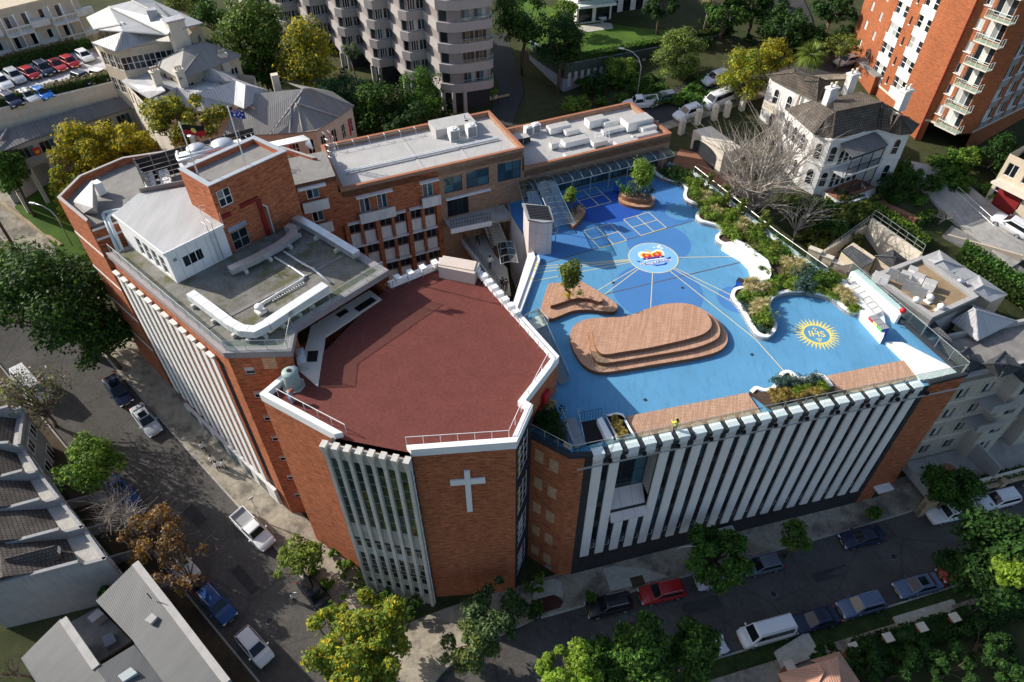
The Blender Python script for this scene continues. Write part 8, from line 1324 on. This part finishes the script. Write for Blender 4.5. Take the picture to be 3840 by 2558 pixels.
for nm, c in (('paint_white', (.78, .79, .80)), ('paint_black', (.012, .012, .014)), ('paint_navy', (.012, .02, .055)), ('paint_silver', (.42, .44, .47)), ('paint_grey', (.12, .14, .17)), ('paint_red', (.38, .015, .02)), ('paint_blue', (.02, .07, .24)), ('paint_steelblue', (.10, .14, .23)), ('paint_brightblue', (.03, .20, .62))): glossm(nm, c, .28, 0, 0, .35, .35)
glossm('car_glass', (.012, .016, .02), .04); glossm('lamp_clear', (.7, .7, .72), .1); glossm('lamp_red', (.4, .01, .01), .2); plain('tyre', (.02, .02, .02), .8); plain('rim', (.5, .5, .52), .35, metal=.6)
def bev(mb, name, mat, w, seg=2):
    me = bpy.data.meshes.new(name); me.from_pydata(mb.v, [], mb.f); bm = bmesh.new(); bm.from_mesh(me); bmesh.ops.remove_doubles(bm, verts=bm.verts, dist=1e-4); bmesh.ops.recalc_face_normals(bm, faces=bm.faces)
    bmesh.ops.bevel(bm, geom=list(bm.edges), offset=w, segments=seg, affect='EDGES', profile=.6); bm.to_mesh(me); bm.free(); me.materials.append(MAT[mat]); me.polygons.foreach_set('use_smooth', [True] * len(me.polygons)); me.set_sharp_from_angle(angle=R(50)); autouv(me); return me
CARS = {}
def proto(kind):
    """parts as (name, mesh, is_paint); x forward"""
    if kind in CARS: return CARS[kind]
    L, Wd, belt, H_, hood, c0, c1, r0, r1 = {'sedan': (4.75, 1.82, .88, 1.44, .80, 1.1, -1.8, .12, -1.05), 'hatch': (4.2, 1.76, .92, 1.48, .86, 1.12, -1.98, .25, -1.55), 'suv': (4.65, 1.86, 1.05, 1.70, 1.0, 1.15, -2.18, .32, -1.8), 'van': (5.4, 1.95, 1.25, 2.15, 1.15, 2.05, -2.62, 1.35, -2.5), 'ute': (5.3, 1.88, 1.08, 1.75, 1.0, 1.2, -.55, .65, -.35)}[kind]
    h = L / 2; y = Wd / 2; P_ = []; m = MB(); secs = [(-h, .45, belt * .80, .80), (-h + .18, .30, belt * .97, .93), (-h + .9, .22, belt, 1), (c0 - .1, .22, belt, 1), (c0 + .35, .22, belt * .99 if kind == 'van' else hood + .05, .99), (h - .42, .25, hood * (.92 if kind != 'van' else .94), .975), (h - .14, .3, hood * .8, .92), (h - .02, .36, hood * .68, .82), (h, .42, hood * .56, .74)]
    rings = []
    for x, z0, z1, k in secs: i = len(m.v); rings.append(i); w = y * k; m.v += [(x, -w * .92, z0), (x, -w, z0 + (z1 - z0) * .35), (x, -w, z0 + (z1 - z0) * .72), (x, -w * .90, z1), (x, w * .90, z1), (x, w, z0 + (z1 - z0) * .72), (x, w, z0 + (z1 - z0) * .35), (x, w * .92, z0)]
    for a, b in zip(rings[:-1], rings[1:]):
        for j in range(8): m.f.append((a + j, a + (j + 1) % 8, b + (j + 1) % 8, b + j))
    m.f.append(tuple(rings[0] + j for j in range(8))[::-1]); m.f.append(tuple(rings[-1] + j for j in range(8)))
    P_.append(('body', bev(m, 'body', 'paint_white', .045), True))
    yb, yt = y * .90, y * .74; B = [(c1, -yb, belt - .03), (c0, -yb, belt - .03), (c0, yb, belt - .03), (c1, yb, belt - .03)]; Tt = [(r1, -yt, H_), (r0, -yt, H_), (r0, yt, H_), (r1, yt, H_)]
    m = MB(); m.hexa(B, Tt); P_.append(('cabin', bev(m, 'cabin', 'paint_white', .09, 3), True))
    def pane(nm, q, off, s0=.07, s1=.12):
        q = [Vector(p) for p in q]; n = (q[1] - q[0]).cross(q[3] - q[0]).normalized(); c = sum(q, Vector()) / 4; g = []
        for u, v in ((s0, s1), (1 - s0, s1), (1 - s0, 1 - s1), (s0, 1 - s1)): g.append(q[0] * (1 - u) * (1 - v) + q[1] * u * (1 - v) + q[2] * u * v + q[3] * (1 - u) * v)
        mm = MB(); mm.hexa([p - n * .02 for p in g], [p + n * off for p in g]); me = bpy.data.meshes.new(nm); me.from_pydata(mm.v, [], mm.f); me.materials.append(MAT['car_glass']); return (nm, me, False)
    P_.append(pane('windscreen', [B[1], B[2], Tt[2], Tt[1]], .012)); P_.append(pane('side_window', [B[0], B[1], Tt[1], Tt[0]], .012, .08, .16)); P_.append(pane('side_window', [B[2], B[3], Tt[3], Tt[2]], .012, .08, .16)); P_.append(pane('rear_window', [B[3], B[0], Tt[0], Tt[3]], .012))
    if kind == 'sedan': mm = MB(); mm.box(((r0 + r1) / 2 + .2, 0, H_ + .006), (.8, .85, .02)); me = bpy.data.meshes.new('sunroof'); me.from_pydata(mm.v, [], mm.f); me.materials.append(MAT['car_glass']); P_.append(('sunroof', me, False))
    def simple(nm, mm, mat, smooth=False): me = bpy.data.meshes.new(nm); me.from_pydata(mm.v, [], mm.f); me.materials.append(MAT[mat]); me.polygons.foreach_set('use_smooth', [smooth] * len(me.polygons)); P_.append((nm, me, False))
    if kind in ('suv', 'van'):
        for s in (-1, 1): mm = MB(); mm.tube([(r1 + .15, s * yt * .88, H_ + .05), (r0 - .15, s * yt * .88, H_ + .05)], .025, 5); simple('roof_rail', mm, 'rim')
    rw_ = .34 if kind in ('suv', 'ute', 'van') else .31
    for x in (h - .92, -h + .95):
        for s in (-1, 1): mm = MB(); mm.tube([(x, s * (y - .2), rw_), (x, s * (y + .015), rw_)], rw_, 14); simple('tyre', mm, 'tyre'); mm = MB(); mm.tube([(x, s * (y - .02), rw_), (x, s * (y + .025), rw_)], rw_ * .64, 10); simple('rim', mm, 'rim')
    for s in (-1, 1):
        mm = MB(); mm.box((h - .1, s * y * .66, hood * .66), (.2, .38, .14), s * -.35); simple('headlight', mm, 'lamp_clear'); mm = MB(); mm.box((-h + .05, s * y * .76, belt * .74), (.12, .26, .2)); simple('tail_light', mm, 'lamp_red'); mm = MB(); mm.box((c0 - .25, s * (y + .07), belt + .05), (.14, .2, .13)); me = bpy.data.meshes.new('mirror'); me.from_pydata(mm.v, [], mm.f); me.materials.append(MAT['paint_white']); P_.append(('mirror', me, True))
    mm = MB(); mm.box((h - .03, 0, .42), (.08, .52, .12)); simple('number_plate', mm, 'yellow_paint')
    if kind == 'ute':
        for bx_, by_, sx, sy in ((-1.6, y * .86, 2.05, .08), (-1.6, -y * .86, 2.05, .08), (-2.58, 0, .08, y * 1.7), (-.62, 0, .08, y * 1.7)): mm = MB(); mm.box((bx_, by_, belt + .16), (sx, sy, .36)); me = bpy.data.meshes.new('tray_side'); me.from_pydata(mm.v, [], mm.f); me.materials.append(MAT['paint_white']); P_.append(('tray_side', me, True))
        mm = MB(); mm.box((-1.6, 0, belt + .03), (1.95, y * 1.65, .03)); simple('tray_floor', mm, 'grey_mid')
    CARS[kind] = P_; return P_
def car(label, kind, paint, rear, front, z=None, group='cars parked along the streets', flip=False):
    a, b = (atg(*rear), atg(*front)) if z is None else (at(*rear, z + .6), at(*front, z + .6)); c = (a + b) / 2; d = (b - a).xy; zz_ = tz(c.x, c.y) + .07 if z is None else z
    if flip: d = -d
    rt = thing({'van': 'van', 'ute': 'utility_truck'}.get(kind, 'car'), label, {'van': 'van', 'ute': 'utility truck'}.get(kind, 'car'), (c.x, c.y, zz_), group, math.atan2(d.y, d.x))
    if z is None: u = d.normalized(); rt.rotation_euler[1] = -math.atan2(tz(c.x + u.x * 2, c.y + u.y * 2) - tz(c.x - u.x * 2, c.y - u.y * 2), 4); n_ = Vector((-u.y, u.x)); rt.rotation_euler[0] = math.atan2(tz(c.x + n_.x, c.y + n_.y) - tz(c.x - n_.x, c.y - n_.y), 2)
    tyres = []
    for nm, me, pt_ in proto(kind):
        par = rt
        if nm == 'rim': par = tyres[-1]
        o = put('wheel' if nm == 'tyre' else nm, me, par)
        if nm == 'tyre': tyres.append(o)
        if pt_: o.material_slots[0].link = 'OBJECT'; o.material_slots[0].material = MAT[paint]
    if group == 'cars in the raised car park': rt.scale = (.9, .9, .9)
    return rt
GS = 'cars parked along the left street'; GRt = 'cars parked along the right street'
car('dark navy sedan parked by the west block wall', 'sedan', 'paint_navy', (420, 1432), (478, 1515), None, GS); car('silver sedan with sunroof driving behind the navy sedan', 'sedan', 'paint_silver', (527, 1546), (583, 1622), None, GS); car('white van half hidden under the brown tree', 'van', 'paint_white', (92, 1425), (160, 1500), None, GS); car('blue sedan under the leafless brown tree', 'sedan', 'paint_blue', (435, 1820), (495, 1885), None, GS); car('navy hatchback under the yellow autumn tree', 'hatch', 'paint_navy', (530, 1930), (585, 1985), None, GS)
car('white utility truck with empty tray on the school side', 'ute', 'paint_white', (905, 1945), (1010, 2050), None, GS); car('white utility truck under the thin autumn tree', 'ute', 'paint_white', (618, 2060), (735, 2180), None, GS); car('dark blue wagon with roof rails', 'suv', 'paint_blue', (765, 2215), (875, 2335), None, GS); car('white hatchback nearest the bottom left corner', 'hatch', 'paint_white', (920, 2385), (1000, 2480), None, GS); car('black hatchback parked beside the verge shrubs', 'hatch', 'paint_black', (1150, 2190), (1222, 2280), None, GS)
car('black four wheel drive on the school side of the right street', 'suv', 'paint_black', (2350, 2262), (2212, 2295), None, GRt); car('dark red four wheel drive behind the black one', 'suv', 'paint_red', (2545, 2215), (2412, 2245), None, GRt); car('silver hatchback under the round dark tree', 'hatch', 'paint_silver', (2740, 2165), (2615, 2195), None, GRt); car('grey hatchback emerging from the round dark tree', 'hatch', 'paint_grey', (2905, 2115), (2800, 2140), None, GRt); car('navy sedan on the school side near the end panel', 'sedan', 'paint_navy', (3285, 2010), (3165, 2038), None, GRt); car('white utility truck below the dark tree', 'ute', 'paint_white', (3625, 1915), (3485, 1948), None, GRt); car('silver white four wheel drive at the far right end', 'suv', 'paint_white', (3785, 1870), (3675, 1898), None, GRt)
car('white hatchback partly hidden by the lower verge trees', 'hatch', 'paint_white', (2690, 2428), (2590, 2456), None, GRt, True); car('large white van on the lower kerb', 'van', 'paint_white', (2955, 2358), (2775, 2408), None, GRt); car('navy sedan behind the white van', 'sedan', 'paint_navy', (3110, 2318), (2990, 2351), None, GRt); car('blue grey four wheel drive on the lower kerb', 'suv', 'paint_steelblue', (3285, 2262), (3155, 2298), None, GRt); car('grey blue sedan near the large dark tree', 'sedan', 'paint_steelblue', (3495, 2190), (3370, 2222), None, GRt); car('red car half hidden by the large dark tree', 'hatch', 'paint_red', (3640, 2140), (3530, 2168), None, GRt)
GB = 'cars on the back street'
car('white four wheel drive by the gate piers', 'suv', 'paint_white', (2618, 425), (2535, 455), None, GB); car('white van behind the white four wheel drive', 'van', 'paint_white', (2730, 375), (2645, 410), None, GB); car('dark grey hatchback driving on the back street', 'hatch', 'paint_grey', (2455, 388), (2520, 376), None, GB, True); car('silver car under the yellow green street tree', 'hatch', 'paint_silver', (2795, 350), (2740, 372), None, GB); car('white four wheel drive by the stone bank', 'suv', 'paint_white', (2655, 318), (2705, 300), None, GB, True); car('white utility truck behind the roof parapet', 'ute', 'paint_white', (2425, 400), (2375, 405), None, GB); car('white hatchback on the shaded upper street', 'hatch', 'paint_white', (3205, 235), (3130, 252), None, GB); car('pale hatchback beside the brick garage', 'hatch', 'paint_white', (3275, 282), (3225, 302), None, GB); car('white four wheel drive on the right driveway', 'suv', 'paint_white', (3835, 893), (3725, 828), None, GB); car('white car under the concrete tower', 'hatch', 'paint_white', (1310, 222), (1385, 232), None, GB)
GC = 'cars in the raised car park'
for i, (a, b, k, c, l) in enumerate((((715, 470), (840, 555), 'hatch', 'paint_white', 'white hatchback alone at the right end of the car park'), ((570, 530), (715, 605), 'hatch', 'paint_red', 'bright red hatchback, right of two red cars'), ((450, 555), (590, 640), 'sedan', 'paint_red', 'red sedan left of the red hatchback'), ((340, 590), (475, 680), 'suv', 'paint_navy', 'navy four wheel drive beside the red sedan'), ((205, 640), (340, 705), 'hatch', 'paint_red', 'dark red car left of the navy four wheel drive'), ((75, 660), (205, 750), 'suv', 'paint_silver', 'silver car in the back row'), ((-40, 715), (80, 795), 'suv', 'paint_white', 'white car at the left end of the back row'), ((45, 890), (165, 960), 'suv', 'paint_navy', 'dark car at the left of the hedge row'), ((195, 855), (320, 910), 'hatch', 'paint_white', 'cream car beside the blue car'), ((330, 835), (445, 880), 'hatch', 'paint_brightblue', 'bright blue car behind the hedge'), ((715, 705), (830, 745), 'suv', 'paint_navy', 'dark car behind the right part of the hedge'), ((880, 675), (985, 700), 'hatch', 'paint_white', 'white car at the right end of the hedge row'))): car(l, k, c, z11(*a), z11(*b), 25.02, GC)
def person_mesh(key, pose, cols):
    J = {'pel': (0, 0, .95), 'ch': (0, 0, 1.3), 'nk': (0, 0, 1.5), 'hd': (.02, 0, 1.62), 'ht': (.02, 0, 1.76), 'sl': (0, .19, 1.43), 'sr': (0, -.19, 1.43), 'el': (-.05, .26, 1.16), 'er': (.02, -.26, 1.16), 'wl': (.08, .27, .92), 'wr': (.16, -.27, .93), 'fl': (.12, .26, .83), 'fr': (.21, -.26, .84), 'hl': (0, .1, .9), 'hr': (0, -.1, .9), 'kl': (.05, .1, .5), 'kr': (.02, -.1, .5), 'al': (0, .1, .09), 'ar': (-.02, -.1, .09), 'tl': (.17, .11, .05), 'tr': (.15, -.11, .05)}
    if pose == 'walk': J.update(kl=(.2, .1, .53), al=(.3, .1, .1), tl=(.46, .1, .06), kr=(-.05, -.1, .5), ar=(-.32, -.1, .16), tr=(-.18, -.1, .06), wl=(-.12, .28, .95), fl=(-.14, .28, .86), wr=(.26, -.27, 1.0), fr=(.34, -.26, .96))
    if pose == 'reach': J.update(er=(.2, -.26, 1.25), wr=(.42, -.24, 1.32), fr=(.5, -.22, 1.34), el=(.18, .26, 1.2), wl=(.4, .2, 1.22), fl=(.48, .18, 1.24))
    E_ = [('pel', 'ch'), ('ch', 'nk'), ('nk', 'hd'), ('hd', 'ht'), ('ch', 'sl'), ('ch', 'sr'), ('sl', 'el'), ('el', 'wl'), ('wl', 'fl'), ('sr', 'er'), ('er', 'wr'), ('wr', 'fr'), ('pel', 'hl'), ('pel', 'hr'), ('hl', 'kl'), ('kl', 'al'), ('al', 'tl'), ('hr', 'kr'), ('kr', 'ar'), ('ar', 'tr')]
    Rd = {'pel': .15, 'ch': .17, 'nk': .06, 'hd': .10, 'ht': .085, 'sl': .075, 'sr': .075, 'el': .055, 'er': .055, 'wl': .04, 'wr': .04, 'fl': .035, 'fr': .035, 'hl': .105, 'hr': .105, 'kl': .075, 'kr': .075, 'al': .05, 'ar': .05, 'tl': .045, 'tr': .045}
    ks = list(J); me = bpy.data.meshes.new('p'); me.from_pydata([J[k] for k in ks], [(ks.index(a), ks.index(b)) for a, b in E_], []); o = bpy.data.objects.new('p', me); COL.objects.link(o); o.modifiers.new('s', 'SKIN')
    for k, sv in zip(ks, me.skin_vertices[0].data): sv.radius = (Rd[k], Rd[k] * (1.0 if k != 'ch' else .75)); sv.use_root = k == 'pel'
    sd2 = o.modifiers.new('d', 'SUBSURF'); sd2.levels = sd2.render_levels = 2; bpy.context.view_layer.update(); m2 = bpy.data.meshes.new_from_object(o.evaluated_get(bpy.context.evaluated_depsgraph_get())); bpy.data.objects.remove(o)
    m2.materials.clear(); [m2.materials.append(MAT[c]) for c in cols]
    for p in m2.polygons:
        c = p.center; p.use_smooth = True; p.material_index = 2 if c.z > 1.49 or (abs(c.y) > .2 and c.z < 1.0) else (0 if c.z > .93 else 1)
        if c.z < .1: p.material_index = 3
    return m2
PM = {}
hairm = MB(); hairm.lathe((.0, 0, 1.66), [(.115, 0), (.118, .06), (.09, .13), (.03, .165)], 10); hmesh = None
def person(label, pos, rz, pose, cols, group=None):
    global hmesh
    k = (pose, cols); PM.setdefault(k, None)
    if PM[k] is None: PM[k] = person_mesh(k, pose, cols)
    r = thing('person', label, 'person', pos, group, rz); put('body', PM[k], r)
    if hmesh is None: h_ = hairm.build('hair', 'hair', r, True, True); hmesh = h_.data
    else: put('hair', hmesh, r)
    return r
WS = ('shirt_white', 'suit_dark', 'skin', 'black'); DS = ('suit_dark', 'suit_dark', 'skin', 'black'); HV = ('hivis', 'suit_dark', 'skin', 'black'); up_ = Vector((0, 0, .2))
person('person in white shirt walking alone ahead of the group on the left footpath', atg(771, 1698) + up_, 2.4, 'walk', WS); person('person in white shirt on the left of the group of three', atg(806, 1748) + up_, 2.4, 'walk', WS); person('person in white shirt nearest the kerb in the group of three', atg(826, 1770) + up_, 2.3, 'stand', WS); person('person in white shirt nearest the wall in the group of three', atg(849, 1764) + up_, 2.5, 'walk', WS); person('person in white shirt reaching towards the black hatchback', atg(1105, 2256) + Vector((0, 0, .06)), .3, 'reach', WS)
for x, y, z, po, c, l in ((1792, 918, 16.42, 'walk', DS, 'person in dark suit walking down the courtyard ramp'), (1838, 1005, 16.42, 'reach', WS, 'person in white shirt leaning on the courtyard railing'), (1884, 1086, 16.42, 'stand', DS, 'left of two people in dark suits at the courtyard rail'), (1898, 1092, 16.42, 'stand', DS, 'right of two people in dark suits at the courtyard rail'), (1708, 882, 16.42, 'walk', DS, 'person in dark suit at the far end of the lower walkway')): person(l, at(x, y, z), -1.0, po, c)
person('worker in yellow high visibility vest on the timber deck', at(2528, 1622, 20.22), 1.9, 'reach', HV); person('person in dark clothes beside the white four wheel drive', atg(2608, 440) + Vector((0, 0, .1)), -2, 'stand', DS)
def lamp(label, base, h, d, L, mat='steel'):
    r = thing('street_lamp', label, 'street lamp', base); d = Vector((d[0], d[1], 0)).normalized(); P_ = [base, base + Vector((0, 0, h * .75)), base + Vector((0, 0, h * .9)) + d * L * .18, base + Vector((0, 0, h)) + d * L * .55, base + Vector((0, 0, h * 1.03)) + d * L]; MB().tube(P_, .09, 7, 0, .05).build('pole', mat, r, True); e = P_[-1]; MB().box((e.x + d.x * .25, e.y + d.y * .25, e.z), (.75, .26, .13), math.atan2(d.y, d.x)).build('lamp_head', 'white', r); return r
lamp('curved street lamp on the back street bank', at(2385, 395, 18.5), 8, (-.8, .3), 3.0); lamp('grey street lamp on the right footpath', atg(2502, 2158), 6.5, (.9, -.25), 2.2); lamp('street lamp over the upper left grass', at(272, 922, 12.5), 6, (-.9, .2), 2.4); lamp('tall street lamp on the shaded upper street', at(3255, 250, 20.5), 8, (-.3, .5), 1.5)
p = at(112, 1020, 11); up = thing('power_pole', 'thick dark timber power pole at the left edge', 'pole', p); MB().tube([p, p + Vector((0, 0, 13))], .2, 8, 0, .15).build('pole', 'bark', up, True); MB().box((p.x, p.y, p.z + 11.5), (2.4, .15, .15), .8).build('crossarm', 'bark', up)
p = atg(985, 1960) + up_; sp2 = thing('sign_pole', 'thin sign pole beside the school side utility truck', 'pole', p); MB().tube([p, p + Vector((0, 0, 4.5))], .05, 6).build('pole', 'steel', sp2); MB().box((p.x, p.y, p.z + 4.4), (.5, .05, .35), .8).build('sign', 'white', sp2)
p = atg(1640, 2480) + up_; sr_ = railing('corner_rail', 'low steel rail on the corner footpath', [p, p + Vector((1.6, .8, 0))], .9, 1.6, 'steel', None, .03)
gx = at(250, 830, 13); drape('grass_bank', 'grass', [tuple(at2(110, 740, 14)), tuple(at2(230, 840, 13)), tuple(at2(330, 960, 11.5))], -2.2, 5, .12); lw = thing('garden_wall', 'low stone wall edging the upper left grass', 'wall', at(120, 800, 13)); 
for a, b in (((10, 770), (120, 850)), ((120, 850), (235, 930))): A_, B_ = atg(*a), atg(*b); MB().hexa([A_ + Vector((-.15, -.15, -.5)), B_ + Vector((-.15, -.15, -.5)), B_ + Vector((.15, .15, -.5)), A_ + Vector((.15, .15, -.5))], [A_ + Vector((-.15, -.15, .6)), B_ + Vector((-.15, -.15, .6)), B_ + Vector((.15, .15, .6)), A_ + Vector((.15, .15, .6))]).build('wall', 'sandstone', lw)
for a, b in (((0, 882), (22, 920)), ((40, 985), (85, 1020)), ((80, 945), (120, 1000))): A_, B_ = atg(*a), atg(*b); n_ = Vector((-(B_ - A_).y, (B_ - A_).x, 0)).normalized() * .07; structure(MB().hexa([A_ - n_, B_ - n_, B_ + n_, A_ + n_], [q + Vector((0, 0, .1)) for q in (A_ - n_, B_ - n_, B_ + n_, A_ + n_)]).build('road_line', 'line_white'))

for i, (x, y) in enumerate(((745, 1800), (1010, 2330), (640, 1760), (2480, 2330), (2900, 2230), (3350, 2090))): p = atg(x, y); m_ = thing('manhole_cover', ['round iron manhole cover in the middle of the left street', 'round iron manhole cover near the corner tree', 'small iron cover on the left street near the fresh green tree', 'round iron manhole cover opposite the red car', 'round iron manhole cover in the middle of the right street', 'small iron cover at the far end of the right street'][i], 'manhole cover', p); MB().lathe((p.x, p.y, p.z + .03), [(.36, 0), (.36, .055)], 14).build('rim', 'concrete_dark', m_); MB().lathe((p.x, p.y, p.z + .085), [(.3, 0), (.3, .008)], 14).build('lid', 'charcoal', m_)
for a, b, w_ in (((700, 1900), (760, 1965), 1.2), ((880, 2130), (960, 2220), 1.0), ((2560, 2290), (2700, 2255), 1.3), ((3050, 2170), (3180, 2135), 1.0), ((2300, 2370), (2400, 2345), .9)): drape('road_patch', 'asphalt_dark', [tuple(atg(*a).xy), tuple(atg(*b).xy)], -w_ / 2, w_ / 2, .072, .6, 2, skirt=False)
for i, (x, y) in enumerate(((2300, 1060), (2560, 1080), (2820, 1330), (2420, 1500))): p = at(x, y, 20); m_ = thing('floor_drain', ['small square floor drain left of the timber stage', 'small square floor drain below the crown emblem', 'small square floor drain near the front planter', 'small square floor drain by the long timber deck'][i], 'drain', p); MB().box((p.x, p.y, 20.012), (.3, .3, .024), .4).build('grate', 'charcoal', m_)
